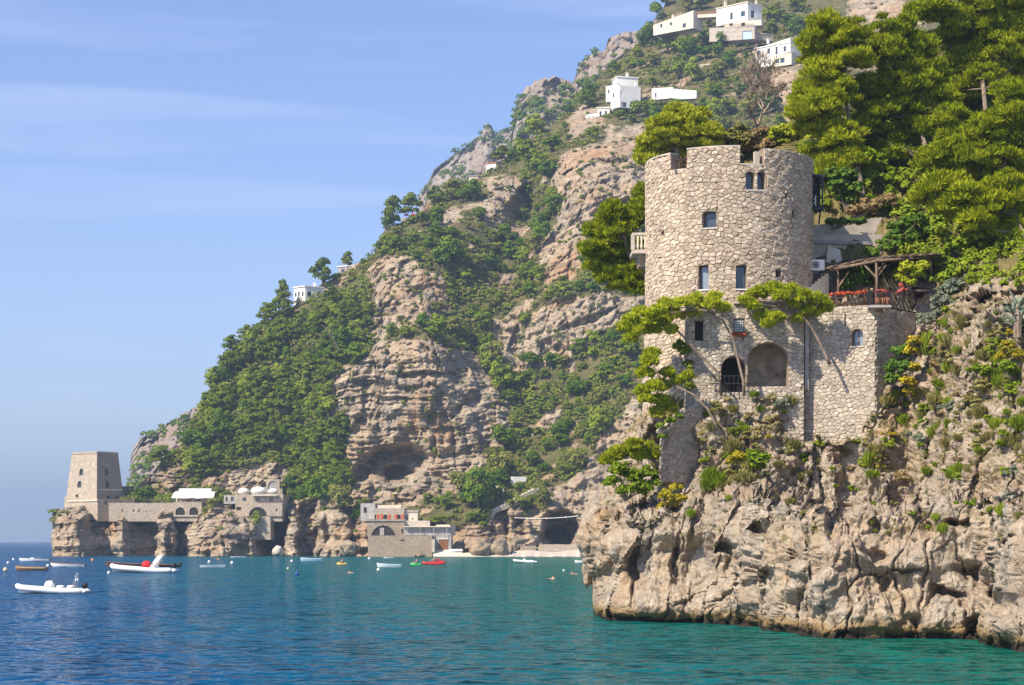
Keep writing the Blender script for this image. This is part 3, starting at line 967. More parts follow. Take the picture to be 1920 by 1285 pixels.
for c_ in [(1235, 1062, 62, 62, 0, 1.7), (1150, 1100, 40, 42, 0, 1.0), (1310, 1068, 34, 62, 10, 1.8), (1192, 1075, 9, 62, 0, 1.6), (1268, 1050, 6, 62, 0, 1.0), (1300, 990, 8, 40, 12, 0.9),
           (1355, 1026, 18, 13, 0, 2.4), (1362, 1060, 14, 34, 20, 1.4), (1425, 990, 12, 17, 15, 2.4), (1452, 1090, 9, 36, 10, 1.6), (1440, 1150, 12, 34, 14, 1.8), (1500, 1140, 20, 32, 0, 1.5),
           (1560, 985, 10, 30, 18, 0.7), (1645, 1040, 26, 12, 12, 1.4), (1660, 1100, 10, 16, 0, 0.7), (1778, 1108, 34, 9, 12, 1.6), (1845, 1088, 58, 22, 30, 2.2), (1880, 1120, 34, 12, 35, 1.6),
           (1905, 1140, 20, 30, -20, 1.6), (1826, 1172, 18, 20, 0, 1.6), (1800, 985, 28, 8, -4, 1.3), (1890, 1020, 10, 10, 0, 0.9), (1640, 985, 16, 7, 20, 0.8), (1700, 1076, 40, 4, 8, 0.7),
           (1250, 1130, 8, 3, 0, 0.3), (1405, 1078, 46, 5, -4, 0.5), (1400, 1062, 44, 4, 2, 0.5), (1410, 1046, 40, 4, -3, 0.6), (1380, 1110, 60, 4, -28, 0.7), (1595, 860, 14, 60, 12, 1.4),
           (1740, 640, 10, 50, 10, 0.8), (1272, 838, 40, 50, -20, 3.0), (1490, 880, 12, 50, 10, 0.9), (1330, 930, 10, 46, 6, 0.8), (1540, 1160, 14, 26, -20, 0.8), (1715, 1165, 12, 20, 0, 0.6)]:
    c_ = c_[:5] + (c_[5] * (0.9 if c_[0] in (1235, 1150, 1310, 1192, 1845, 1272) else 0.8),)
    disp += cave(X_, Y_, *c_, soft=0.6)
for c_ in [(1260, 1145, 90, 26, 3, -1.1), (1390, 1120, 52, 46, -10, -1.0), (1150, 1030, 42, 34, 0, -0.8), (1100, 1010, 18, 30, 0, -0.5), (1600, 1030, 60, 36, -8, -0.9), (1690, 1060, 60, 26, 8, -1.0),
           (1550, 1090, 34, 60, 14, -0.7), (1300, 960, 20, 60, 8, -1.1), (1240, 1000, 26, 26, 0, -0.7), (1890, 1180, 46, 34, -30, -1.2), (1700, 1150, 90, 40, 4, -0.5), (1480, 1060, 30, 70, 8, -0.7)]:
    disp += cave(X_, Y_, *c_, soft=0.9)
disp = disp * sstep(0, 14, rim)
# tidal notch
zz = flat[:, 2].reshape(shp)
disp += 0.55 * sstep(0.45, 0.15, zz) * (0.6 + 0.8 * (jx / 9))
head = Sheet(PX, PY, D0 + disp)
head.push(grid_normals(W0), relief)
V = head.V
lc = V[:, :1]
rc = V[:, -1:]
rw_ = [rc + np.array([dx, dy, 0]) + (fbm(rc.reshape(-1, 3) + dx, 4.0, 3, 7) * 1.2).reshape(-1, 1, 1) for dx, dy in ((1.5, -0.6), (3.5, -1.6), (7, -3), (14, -5), (40, -8), (120, 0))]
V = np.concatenate([lc + np.array([22, 60, -2]), lc + np.array([7, 24, 0]), lc + np.array([1.6, 8, 0]), lc + np.array([0.25, 2.4, 0]), V] + rw_, 1)
top = V[-1:]
V = np.concatenate([V, top + np.array([0, 10, 0]), top + np.array([0, 60, -20])], 0)
f3 = V.reshape(-1, 3)
PYe = np.concatenate([np.repeat(PY[:, :1], 4, 1), PY, np.repeat(PY[:, :1], 6, 1)], 1)
PYe = np.concatenate([PYe, PYe[-1:], PYe[-1:]], 0)
vg = 0.05 + 0.30 * sstep(1000, 700, PYe) + (fbm(f3, 3.0, 4, 91) * 0.42).reshape(PYe.shape)
vg = np.where(PYe < 520, 0.8, vg) * sstep(1030, 960, PYe)
st = sstep(0.3, 0.75, fbm(f3 * np.array([1, 1, 0.5]), 4.0, 4, 93)).reshape(PYe.shape)
me = mesh_np('headland_cliff', f3, grid_faces(*V.shape[:2])[:, ::-1], False, {'veg': vg, 'stain': st})
tag(link('headland_cliff', me, MAT['limestone_near']), 'pale grey limestone sea cliff below the round stone tower', 'cliff', kind='structure')

# ---- the sea
ys = np.concatenate([[-400, -120, 0, 30], np.geomspace(45, 14000, 90)])
xs = np.concatenate([-np.geomspace(9000, 4, 40), [0], np.geomspace(4, 9000, 40)])
GX, GY = np.meshgrid(xs, ys)
V = np.stack([GX, GY, GX * 0], -1).reshape(-1, 3)
me = mesh_np('sea', V, grid_faces(*GX.shape), True)
tag(link('sea', me, MAT['sea_water']), 'rippled sea, blue on the left and green by the cliff', 'sea', kind='structure')

# ---- summer haze
t = NT('haze_air')
t.n.remove(t.b)
pv_ = t.n.new('ShaderNodeVolumePrincipled')
pv_.inputs['Color'].default_value = (0.55, 0.75, 1.0, 1)
pv_.inputs['Density'].default_value = 0.00020
pv_.inputs['Anisotropy'].default_value = 0.2
t.l.new(pv_.outputs[0], t.out.inputs['Volume'])
hz = MB().box((0, 6800, 168), (19000, 15200, 345))
tag(hz.build('haze', t.m), 'thin blue summer haze over the bay', 'haze', kind='stuff')
print('terrain', round(time.time() - T0, 1))

# ------------------------------------------------------------------ masonry tools
class Plane:
    """an upright wall through two plan points; u runs along it, v is height, d stands out towards the viewer"""
    def __init__(s, a, b, batter=0.0, z0=0.0):
        s.a, s.b = Vector((a[0], a[1], 0)), Vector((b[0], b[1], 0))
        s.t = (s.b - s.a).normalized()
        s.n = Vector((s.t.y, -s.t.x, 0))
        s.L = (s.b - s.a).length
        s.bat, s.z0 = batter, z0
    def map(s, u, v, d=0.0):
        p = s.a + s.t * u + s.n * (d + s.bat * max(0.0, s.z0 - v))
        return Vector((p.x, p.y, v))
    def uv(s, px, py):
        r = Vector(((px - 960) / FPX, 1.0, (HZ - py) / FPX))
        o = Vector((0, 0, HC))
        k = (s.a - o).dot(s.n) / r.dot(s.n)
        p = o + r * k
        return ((p - s.a).dot(s.t), p.z)
    def facing(s, u):
        return abs(s.n.y)

class Drum:
    """a round wall"""
    def __init__(s, cx, cy, r, flare=0.0, z0=0.0):
        s.cx, s.cy, s.r, s.flare, s.z0 = cx, cy, r, flare, z0
    def map(s, u, v, d=0.0):
        a = u / s.r
        r = s.r + d + s.flare * max(0.0, s.z0 - v)
        return Vector((s.cx + r * math.sin(a), s.cy - r * math.cos(a), v))
    def uv(s, px, py):
        k = (px - 960) / FPX
        # |(k*y - cx, y - cy)| = r
        A = k * k + 1; B = -2 * (k * s.cx + s.cy); C = s.cx ** 2 + s.cy ** 2 - s.r ** 2
        q = max(B * B - 4 * A * C, 0.0)
        y = (-B - math.sqrt(q)) / (2 * A)
        return (math.atan2(k * y - s.cx, s.cy - y) * s.r, HC + (HZ - py) / FPX * y)
    def facing(s, u):
        return max(0.0, math.cos(u / s.r))

def rect(u0, v0, u1, v1):
    return [(u0, v0), (u1, v0), (u1, v1), (u0, v1)]

def arch(u0, v0, u1, v1, rise=None, n=10):
    """opening with a rounded head; rise = height of the curved part"""
    w = u1 - u0
    rise = w / 2 if rise is None else rise
    c, vs = (u0 + u1) / 2, v1 - rise
    out = [(u0, v0), (u1, v0)]
    for k in range(n + 1):
        a = math.pi * k / n
        out.append((c + w / 2 * math.cos(a), vs + rise * math.sin(a)))
    return out

def hole_px(S, shape, x0, y0, x1, y1, **kw):
    xm, ym = (x0 + x1) / 2, (y0 + y1) / 2
    return shape(S.uv(x0, ym)[0], S.uv(xm, y1)[1], S.uv(x1, ym)[0], S.uv(xm, y0)[1], **kw)

def panel(S, outer, holes, grid=None, d=0.0, thick=0.0, reveal=0.0, rnd=0.5):
    """sheet of wall with openings cut out; returns an MB"""
    pts, edges = [], []
    def loop(poly):
        n0 = len(pts)
        pts.extend(Vector((p[0], p[1])) for p in poly)
        m = len(poly)
        edges.extend((n0 + k, n0 + (k + 1) % m) for k in range(m))
    loop(outer)
    for h in holes: loop(h)
    if grid:
        us = [p[0] for p in outer]; vs_ = [p[1] for p in outer]
        nu = max(2, int((max(us) - min(us)) / grid)); nv = max(2, int((max(vs_) - min(vs_)) / grid))
        gx = np.linspace(min(us), max(us), nu); gy = np.linspace(min(vs_), max(vs_), nv)
        GX, GY = np.meshgrid(gx[1:-1], gy[1:-1])
        ok = in_poly(GX, GY, outer)
        for h in holes: ok &= ~in_poly(GX, GY, h)
        pts.extend(Vector((x, y)) for x, y in zip(GX[ok], GY[ok]))
    v2, e2, f2, _, _, _ = delaunay_2d_cdt(pts, edges, [], 1, 1e-5)
    if not f2:
        v2, e2, f2, _, _, _ = delaunay_2d_cdt(pts, edges, [], 0, 1e-5)
    cx = np.array([sum(v2[i][0] for i in f) / len(f) for f in f2]); cy = np.array([sum(v2[i][1] for i in f) / len(f) for f in f2])
    ok = in_poly(cx, cy, outer)
    for h in holes: ok &= ~in_poly(cx, cy, h)
    mb = MB()
    mb.add([S.map(v[0], v[1], d) for v in v2], [list(f) for f, k in zip(f2, ok) if k], rnd)
    for h in holes:
        if reveal:
            m = len(h)
            vs = [S.map(p[0], p[1], d) for p in h] + [S.map(p[0], p[1], d - reveal) for p in h]
            mb.add(vs, [[k, (k + 1) % m, m + (k + 1) % m, m + k] for k in range(m)], rnd)
    if thick:
        m = len(outer)
        vs = [S.map(p[0], p[1], d) for p in outer] + [S.map(p[0], p[1], d - thick) for p in outer]
        mb.add(vs, [[k, (k + 1) % m, m + (k + 1) % m, m + k] for k in range(m)], rnd)
    return mb

def clip(poly, px, py, nx, ny):
    """keep the side of the line through (px,py) that the normal points away from"""
    out = []
    n = len(poly)
    for k in range(n):
        a, b = poly[k], poly[(k + 1) % n]
        da = (a[0] - px) * nx + (a[1] - py) * ny
        db = (b[0] - px) * nx + (b[1] - py) * ny
        if da <= 0: out.append(a)
        if (da < 0 < db) or (db < 0 < da):
            t = da / (da - db)
            out.append((a[0] + (b[0] - a[0]) * t, a[1] + (b[1] - a[1]) * t))
    return out

def stone_cells(outer, holes, w, h, seed, rough=0.47):
    rng = random.Random(seed)
    us = [p[0] for p in outer]; vs = [p[1] for p in outer]
    k = w / h
    sites, v, row = [], min(vs) - h, 0
    while v < max(vs) + h:
        u = min(us) - w + (row % 2) * w / 2
        while u < max(us) + w:
            sites.append((u + rng.uniform(-rough, rough) * w, v + rng.uniform(-rough, rough) * h))
            u += w * rng.uniform(0.72, 1.3)
        v += h
        row += 1
    S = np.array(sites)
    inside = in_poly(S[:, 0], S[:, 1], outer)
    for hl in holes: inside &= ~in_poly(S[:, 0], S[:, 1], hl)
    loops = [outer] + list(holes)
    cell = {}
    for i, (x, y) in enumerate(S):
        cell.setdefault((int(math.floor(x / w)), int(math.floor(y / h))), []).append(i)
    out = []
    for i in np.nonzero(inside)[0]:
        x, y = S[i]
        poly = [(x - 1.5 * w, y - 1.5 * h), (x + 1.5 * w, y - 1.5 * h), (x + 1.5 * w, y + 1.5 * h), (x - 1.5 * w, y + 1.5 * h)]
        ci, cj = int(math.floor(x / w)), int(math.floor(y / h))
        for a in range(ci - 3, ci + 4):
            for b in range(cj - 3, cj + 4):
                for j in cell.get((a, b), ()):
                    if j == i: continue
                    dx, dy = S[j][0] - x, (S[j][1] - y)
                    poly = clip(poly, x + dx / 2, y + dy / 2, dx, dy * k * k)
                    if len(poly) < 3: break
        if len(poly) < 3: continue
        for lp in loops:                                   # trim to the wall's edge or the opening's jamb
            m = len(lp)
            for q in range(m):
                (x1, y1), (x2, y2) = lp[q], lp[(q + 1) % m]
                ex, ey = x2 - x1, y2 - y1
                L = math.hypot(ex, ey)
                if L < 1e-6: continue
                tproj = ((x - x1) * ex + (y - y1) * ey) / (L * L)
                if tproj < -0.5 * w / L or tproj > 1 + 0.5 * w / L: continue
                sd = ((x - x1) * ey - (y - y1) * ex) / L
                if abs(sd) > 2 * w: continue
                sg = -1.0 if sd > 0 else 1.0
                poly = clip(poly, x1, y1, sg * ey / L, -sg * ex / L)
                if len(poly) < 3: break
            if len(poly) < 3: break
        if len(poly) < 3: continue
        area = 0.5 * abs(sum(poly[q][0] * poly[(q + 1) % len(poly)][1] - poly[(q + 1) % len(poly)][0] * poly[q][1] for q in range(len(poly))))
        if area < 0.10 * w * h: continue
        out.append((poly, area))
    return out

def stone_geom(S, poly, joint, proud, rng):
    """one dressed-by-hammer stone: flat base, chamfered uneven face"""
    n = len(poly)
    cx = sum(p[0] for p in poly) / n; cy = sum(p[1] for p in poly) / n
    size = math.sqrt(max(1e-4, 0.5 * abs(sum(poly[q][0] * poly[(q + 1) % n][1] - poly[(q + 1) % n][0] * poly[q][1] for q in range(n)))))
    vs = []
    top = proud * rng.uniform(0.55, 1.35)
    tx, ty = rng.uniform(-0.12, 0.12), rng.uniform(-0.12, 0.12)
    for ins, dd in ((joint, -0.03), (joint * 1.15, top * 0.55), (joint + size * 0.13, top)):
        for p in poly:
            dx, dy = p[0] - cx, p[1] - cy
            L = math.hypot(dx, dy) + 1e-6
            f = max(0.25, 1 - ins / L)
            u, v = cx + dx * f, cy + dy * f
            d = dd + (tx * dx + ty * dy if dd > 0 else 0) + (rng.uniform(-0.1, 0.1) * top if dd > 0 else 0)
            vs.append(S.map(u, v, d))
    fs = []
    for r_ in (0, 1):
        for k in range(n):
            k2 = (k + 1) % n
            fs.append([r_ * n + k, r_ * n + k2, (r_ + 1) * n + k2, (r_ + 1) * n + k])
    fs.append([2 * n + k for k in range(n)])
    return vs, fs

def stone_wall(parent, S, outer, holes, w, h, seed, n_parts=0, proud=0.05, joint=0.014, mat='tower_stone', core='mortar', grid=0.5, reveal=0.45, thick=0.4, wall_name='wall'):
    panel(S, outer, holes, grid, 0.0, thick, reveal).build(wall_name, MAT[core], parent)
    cells = stone_cells(outer, holes, w, h, seed)
    rng = random.Random(seed + 1)
    order = sorted(range(len(cells)), key=lambda i: -cells[i][1] * S.facing(sum(p[0] for p in cells[i][0]) / len(cells[i][0])))
    big = set(order[:n_parts])
    rest = MB()
    for i, (poly, area) in enumerate(cells):
        vs, fs = stone_geom(S, poly, joint, proud, rng)
        rv = min(1, max(0, rng.gauss(0.5, 0.25)))
        if i in big:
            MB().add(vs, fs, rv).build('stone', MAT[mat], parent)
        else:
            rest.add(vs, fs, rv)
    if rest.v:
        rest.build('small_stones', MAT[mat], parent, kind='stuff')
    return len(cells)

def window(parent, S, hole, depth=0.3, bar=0.06, glass='window_glass', frame='wood_dark', name='window', mullion=False, transom=False):
    """a frame set back in its opening, with its pane as a sub-part"""
    us = [p[0] for p in hole]; vs = [p[1] for p in hole]
    cu, cv = (min(us) + max(us)) / 2, (min(vs) + max(vs)) / 2
    hu, hv = (max(us) - min(us)) / 2, (max(vs) - min(vs)) / 2
    inner = [(cu + (p[0] - cu) * (1 - bar / hu), cv + (p[1] - cv) * (1 - bar / hv)) for p in hole]
    mb = panel(S, hole, [inner], None, -depth, 0.0, 0.05)
    if mullion:
        mb.add([S.map(cu + a * bar / 2, b, -depth + c) for c in (0, -0.04) for a, b in ((-1, min(vs)), (1, min(vs)), (1, max(vs)), (-1, max(vs)))],
               [[0, 1, 2, 3], [0, 3, 7, 4], [1, 5, 6, 2]])
    if transom:
        mb.add([S.map(a, cv + b * bar / 2, -depth + c) for c in (0, -0.04) for a, b in ((min(us), -1), (max(us), -1), (max(us), 1), (min(us), 1))],
               [[0, 1, 2, 3], [0, 4, 5, 1], [3, 2, 6, 7]])
    f = mb.build(name, MAT[frame], parent)
    n = len(hole)
    MB().add([S.map(p[0], p[1], -depth - 0.045) for p in hole], [list(range(n))]).build('pane', MAT[glass], f)
    return f

def slab(S, u0, u1, v0, v1, d0, d1):
    """block standing on a wall between depths d0 and d1"""
    m = MB()
    k = max(1, int((u1 - u0) / 0.5))
    for q in range(k):
        a, b = u0 + (u1 - u0) * q / k, u0 + (u1 - u0) * (q + 1) / k
        vs = [S.map(u, v, d) for d in (d0, d1) for u, v in ((a, v0), (b, v0), (b, v1), (a, v1))]
        fs = [[4, 5, 6, 7], [0, 4, 7, 3] if q == 0 else None, [1, 2, 6, 5] if q == k - 1 else None, [3, 7, 6, 2], [0, 1, 5, 4]]
        m.add(vs, [f for f in fs if f])
    return m

# ------------------------------------------------------------------ foliage tools
def quads(C, A, B):
    """diamond leaves: centres C, half axes A and B"""
    V = np.stack([C - A, C - B, C + A, C + B], 1).reshape(-1, 3)
    F = np.arange(len(V)).reshape(-1, 4)
    return V, F

def unit(v):
    return v / (np.linalg.norm(v, axis=-1, keepdims=True) + 1e-9)

def leaf_cloud(blobs, per, size, rng, style='leaf', up=0.35, shell=0.55):
    """leaves through the volume of many small clumps. blobs: (x,y,z,rx,ry,rz); per = leaves per clump"""
    bl = np.asarray(blobs, float)
    n = len(bl)
    idx = np.repeat(np.arange(n), per)
    d = unit(rng.normal(size=(len(idx), 3)))
    d[:, 2] = np.where(d[:, 2] < -0.35, -d[:, 2] * 0.6, d[:, 2])
    rad = shell + (1 - shell) * rng.random(len(idx)) ** 0.6
    C = bl[idx, :3] + d * bl[idx, 3:] * rad[:, None]
    sz = size * rng.uniform(0.65, 1.35, len(idx))[:, None]
    if style == 'needle':
        ax = unit(d * 0.8 + rng.normal(size=d.shape) * 0.35 + np.array([0, 0, up]))
        sd = unit(np.cross(ax, rng.normal(size=d.shape)))
        V, F = quads(C, ax * sz, sd * sz * 0.21)
    elif style == 'blade':
        ax = unit(d * 0.55 + rng.normal(size=d.shape) * 0.2 + np.array([0, 0, up * 2]))
        sd = unit(np.cross(ax, rng.normal(size=d.shape)))
        V, F = quads(C, ax * sz, sd * sz * 0.10)
    else:
        nr = unit(d + rng.normal(size=d.shape) * 0.35 + np.array([0, 0, up]))
        a = unit(np.cross(nr, rng.normal(size=d.shape)))
        b = np.cross(nr, a)
        V, F = quads(C, a * sz, b * sz * 0.62)
    base = rng.normal(0.5, 0.20, n)[idx]
    rnd = np.clip(base + rng.normal(0, 0.14, len(idx)), 0, 1)
    return V, F, np.repeat(rnd, 4)

def pads_on(lobes, per, r0, r1, rng, flat=0.62, shell=0.55):
    """clumps spread over bigger lobes (x,y,z,rx,ry,rz)"""
    out = []
    for (x, y, z, rx, ry, rz) in lobes:
        for _ in range(per):
            d = unit(rng.normal(size=3))
            if d[2] < -0.5: d[2] *= -0.5
            k = shell + (1 - shell) * rng.random() ** 0.5
            r = rng.uniform(r0, r1)
            out.append((x + d[0] * rx * k, y + d[1] * ry * k, z + d[2] * rz * k, r, r, r * flat))
    return out

def foliage(name, mat, parent, blobs, per, size, seed, **kw):
    rng = np.random.default_rng(seed)
    V, F, r = leaf_cloud(blobs, per, size, rng, **kw)
    me = mesh_np(name, V, F, False, {'rnd': r})
    return link(name, me, MAT[mat], parent)
print('tools', round(time.time() - T0, 1))

# ------------------------------------------------------------------ the round tower on the headland
TC = P(1367, 600, 122.0)
tower = empty('round_tower', (0, 0, 0))
tag(tower, 'round rubble stone tower with broken battlements standing on the sea cliff', 'tower')
TR = 4.98
DR = Drum(TC.x, TC.y, TR, 0.035, 18.2)
ZT = 27.1                                    # battlement top
ZC = 25.95                                   # crenel floor
half = math.radians(112) * TR
def tu(px): return DR.uv(px, 400)[0]
gA0, gA1, gB0, gB1 = tu(1258), tu(1288), tu(1388), tu(1432)
outer = [(-half, 11.0), (half, 11.0), (half, ZT - 0.15), (gB1, ZT - 0.05), (gB1, ZC + 0.1), (gB0, ZC + 0.1), (gB0, ZT), (gA1, ZT), (gA1, ZC), (gA0, ZC), (gA0, ZT - 0.1), (-half, ZT - 0.1)]
tw_arch = [hole_px(DR, arch, 1398.5, 322, 1415, 355.5), hole_px(DR, arch, 1420, 322, 1435.5, 355.5)]
tw_sq = hole_px(DR, arch, 1317.5, 396, 1343, 427, rise=0.12)
tw_tall = [hole_px(DR, rect, 1309.5, 498, 1328.5, 543), hole_px(DR, rect, 1380, 498, 1400, 542)]
tw_small = [hole_px(DR, rect, 1455, 507, 1464, 520), hole_px(DR, rect, 1471, 363, 1476, 370), hole_px(DR, rect, 1484, 395, 1489, 408), hole_px(DR, rect, 1240, 434, 1245, 441)]
low_door = hole_px(DR, rect, 1303, 600, 1319, 639)
holes = tw_arch + [tw_sq] + tw_tall + tw_small + [hole_px(DR, rect, 1349, 662, 1400, 742), hole_px(DR, rect, 1401.5, 640, 1482, 735)]
n = stone_wall(tower, DR, outer, holes, 0.33, 0.225, 5, n_parts=300, proud=0.06, joint=0.012, mat='tower_stone', grid=0.45, reveal=0.5, thick=0.6)
print('tower stones', n)
# twin arched window with its middle column
for hl, g in zip(tw_arch, ('window_glass', 'window_glass')):
    window(tower, DR, hl, 0.34, 0.04, g, 'wood_weathered')
u0, u1 = tw_arch[0][1][0], tw_arch[1][0][0]
slab(DR, u0 + 0.01, u1 - 0.01, tw_arch[0][0][1], tw_arch[0][0][1] + 0.75, -0.3, 0.03).build('column', MAT['plaster_white'], tower)
slab(DR, tw_arch[0][0][0] - 0.08, tw_arch[1][1][0] + 0.08, tw_arch[0][0][1] - 0.10, tw_arch[0][0][1] - 0.005, -0.3, 0.10).build('sill', MAT['plaster_worn'], tower)
window(tower, DR, tw_sq, 0.34, 0.05, 'window_glass', 'wood_dark')
slab(DR, tw_sq[0][0] - 0.08, tw_sq[1][0] + 0.08, tw_sq[0][1] - 0.09, tw_sq[0][1] - 0.004, -0.3, 0.11).build('sill', MAT['plaster_worn'], tower)
for hl, g in zip(tw_tall, ('window_glass_pale', 'window_glass')):
    window(tower, DR, hl, 0.30, 0.05, g, 'wood_dark')
    slab(DR, hl[0][0] - 0.06, hl[1][0] + 0.06, hl[0][1] - 0.07, hl[0][1] - 0.004, -0.28, 0.12).build('sill', MAT['plaster_white'], tower)
for hl in tw_small:
    n = len(hl)
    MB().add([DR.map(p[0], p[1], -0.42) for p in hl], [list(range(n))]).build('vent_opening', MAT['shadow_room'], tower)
# battlement tops and the roof terrace behind them
def coping(u0, u1, z):
    return slab(DR, u0, u1, z - 0.02, z + 0.06, -0.62, 0.05)
for a, b, z_ in ((-half, gA0, ZT - 0.1), (gA0, gA1, ZC), (gA1, gB0, ZT), (gB0, gB1, ZC + 0.1), (gB1, half, ZT - 0.13)):
    coping(a, b, z_).build('coping', MAT['plaster_worn'], tower)
m = MB()
ring = [Vector((TC.x + (TR - 0.3) * math.cos(a), TC.y + (TR - 0.3) * math.sin(a), 25.7)) for a in np.linspace(0, 2 * math.pi, 40, endpoint=False)]
m.add(ring, [list(range(40))])
m.build('roof_terrace', MAT['plaster_worn'], tower)
inner = MB()
for a0 in np.linspace(-half, half, 41)[:-1]:
    a1 = a0 + 2 * half / 40
    zt = ZC if (gA0 - 0.1 < (a0 + a1) / 2 < gA1 + 0.1) else (ZC + 0.1 if gB0 - 0.1 < (a0 + a1) / 2 < gB1 + 0.1 else ZT - 0.16)
    inner.add([DR.map(a0, 25.7, -0.6), DR.map(a1, 25.7, -0.6), DR.map(a1, zt, -0.6), DR.map(a0, zt, -0.6)], [[0, 3, 2, 1]])
inner.build('parapet_inner_face', MAT['mortar'], tower)
# post standing in the right-hand gap, lintel and railing in the left-hand one
c = DR.map(tu(1421), ZC, -0.25)
MB().box(c + Vector((0, 0, 0.45)), (0.28, 0.3, 0.9), 0.2).build('post', MAT['wall_stone'], tower)
rail = MB()
for k in range(6):
    u = gA0 + (gA1 - gA0) * (k + 0.5) / 6
    rail.bar(DR.map(u, ZC + 0.06, -0.5), DR.map(u, ZC + 0.75, -0.5), 0.05)
rail.bar(DR.map(gA0 - 0.1, ZC + 0.75, -0.5), DR.map(gA1 + 0.1, ZC + 0.75, -0.5), 0.09)
rail.bar(DR.map(gA0 - 0.1, ZC + 0.4, -0.52), DR.map(gA1 + 0.1, ZC + 0.4, -0.52), 0.06)
rail.build('timber_rail', MAT['wood_dark'], tower)
gut = MB()
gut.bar(DR.map(gA0 + 0.45, ZC - 0.02, -0.2), DR.map(gA0 + 0.45, ZC - 0.02, 0.22), 0.13, 0.1)
gut.build('rain_spout', MAT['plaster_grey'], tower)
# ivy-dark timber balcony hung on the shaded flank
bal = empty('timber_balcony', P(1525, 390, 120.6))
tag(bal, 'dark blue-black timber balcony with white rail hung on the tower\'s shaded side', 'balcony')
b0 = P(1525, 388, 120.6)
for px in (1508, 1524, 1542):
    MB().bar(P(px, 389, 120.5) - b0, P(px, 330, 120.5) - b0, 0.09).build('post', MAT['timber_blue_black'], bal)
MB().box(Vector((0, 0.35, -0.05)), (1.2, 1.1, 0.16)).build('floor', MAT['timber_blue_black'], bal)
MB().box(Vector((0.05, 0.4, 1.92)), (1.25, 1.2, 0.12), ry=0.08).build('roof', MAT['timber_blue_black'], bal)
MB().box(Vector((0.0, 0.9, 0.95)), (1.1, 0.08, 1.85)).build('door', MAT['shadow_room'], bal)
for k in range(9):
    x = -0.5 + k * 0.125
    MB().bar(Vector((x, -0.06, 0.0)), Vector((x, -0.06, 0.72)), 0.035).build('baluster', MAT['timber_blue_black'], bal)
wr = MB()
for z_ in (0.30, 0.52):
    wr.bar(Vector((-0.12, -0.10, z_)), Vector((0.12, -0.10, z_)), 0.045)
wr.bar(Vector((-0.1, -0.10, 0.1)), Vector((-0.1, -0.10, 0.72)), 0.045)
wr.bar(Vector((0.12, -0.10, 0.1)), Vector((0.12, -0.10, 0.72)), 0.045)
wr.build('white_rail', MAT['appliance_white'], bal)
for a_, b_, w_ in (((0.35, 0, 1.8), (0.6, 0, 1.2), 0.07), ((-0.45, 0.1, -0.1), (-0.45, 0.8, -0.8), 0.09), ((0.45, 0.1, -0.1), (0.45, 0.8, -0.8), 0.09)):
    MB().bar(Vector(a_), Vector(b_), w_).build('brace', MAT['timber_blue_black'], bal)
# little terrace with a stone balustrade on the left flank
ter = empty('balustrade_terrace', P(1201, 482, 122.5))
tag(ter, 'small terrace with stone balusters on the tower\'s left flank above a pine', 'terrace')
o = P(1201, 482, 122.5)
MB().box(Vector((0.3, 0.3, 0.22)), (1.7, 2.2, 0.22)).build('floor', MAT['plaster_worn'], ter)
MB().box(Vector((0.5, 0.5, -0.25)), (1.2, 1.6, 0.7), taper=1.25).build('bracket', MAT['mortar'], ter)
for k in range(5):
    x = -0.42 + k * 0.22
    MB().tube([Vector((x, -0.7, 0.33)), Vector((x, -0.7, 0.55)), Vector((x, -0.7, 0.8)), Vector((x, -0.7, 1.1)), Vector((x, -0.7, 1.22))], [0.05, 0.085, 0.05, 0.07, 0.05], 8).build('baluster', MAT['plaster_cream'], ter, True)
MB().box(Vector((0.25, -0.7, 1.28)), (1.6, 0.2, 0.13)).build('rail', MAT['plaster_worn'], ter)
MB().box(Vector((-0.52, -0.7, 0.78)), (0.2, 0.24, 0.95)).build('pier', MAT['plaster_worn'], ter)
print('tower', round(time.time() - T0, 1))

# ------------------------------------------------------------------ stone house below and beside the tower
house = empty('stone_house', (0, 0, 0))
tag(house, 'rubble stone house with arched niches built into the cliff under the round tower', 'house')
xa, xb = P(1288, 0, 116.3).x, P(1507, 0, 116.3).x
F1 = Plane((xa, 116.5), (xb, 116.2))
zt1 = F1.uv(1400, 570)[1]
zb1 = F1.uv(1400, 850)[1]
door1 = hole_px(F1, rect, 1303, 602, 1318.5, 639)
bw = hole_px(F1, rect, 1376, 598, 1396, 624)
big_arch = hole_px(F1, arch, 1402, 643, 1478, 725, rise=1.0, n=14)
sm_arch = hole_px(F1, arch, 1352, 668, 1398.5, 735, n=12)
outer = [(0, zb1), (F1.L, zb1), (F1.L, zt1), (0, zt1)]
stone_wall(house, F1, outer, [door1, bw, big_arch, sm_arch], 0.30, 0.20, 21, 0, 0.05, 0.012, 'wall_stone', 'mortar', 0.8, 1.4, 0.5)
slab(F1, F1.uv(1375, 570)[0], F1.L + 0.1, zt1, zt1 + 0.13, -1.2, 0.22).build('terrace_ledge', MAT['plaster_worn'], house)
Fb = Plane((xa, 118.5), (xb, 118.2))
panel(Fb, [(big_arch[0][0] - 0.5, zb1), (big_arch[1][0] + 0.5, zb1), (big_arch[1][0] + 0.5, zt1 - 0.6), (big_arch[0][0] - 0.5, zt1 - 0.6)], [], None).build('niche_wall', MAT['masonry_pale'], house)
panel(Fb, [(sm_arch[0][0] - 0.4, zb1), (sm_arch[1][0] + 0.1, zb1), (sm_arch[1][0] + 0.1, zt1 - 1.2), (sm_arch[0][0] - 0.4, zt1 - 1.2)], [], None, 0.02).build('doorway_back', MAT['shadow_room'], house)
window(house, F1, door1, 0.35, 0.05, 'shadow_room', 'wood_dark', 'door')
w_ = window(house, F1, bw, 0.25, 0.05, 'window_glass', 'wood_dark')
g = MB()
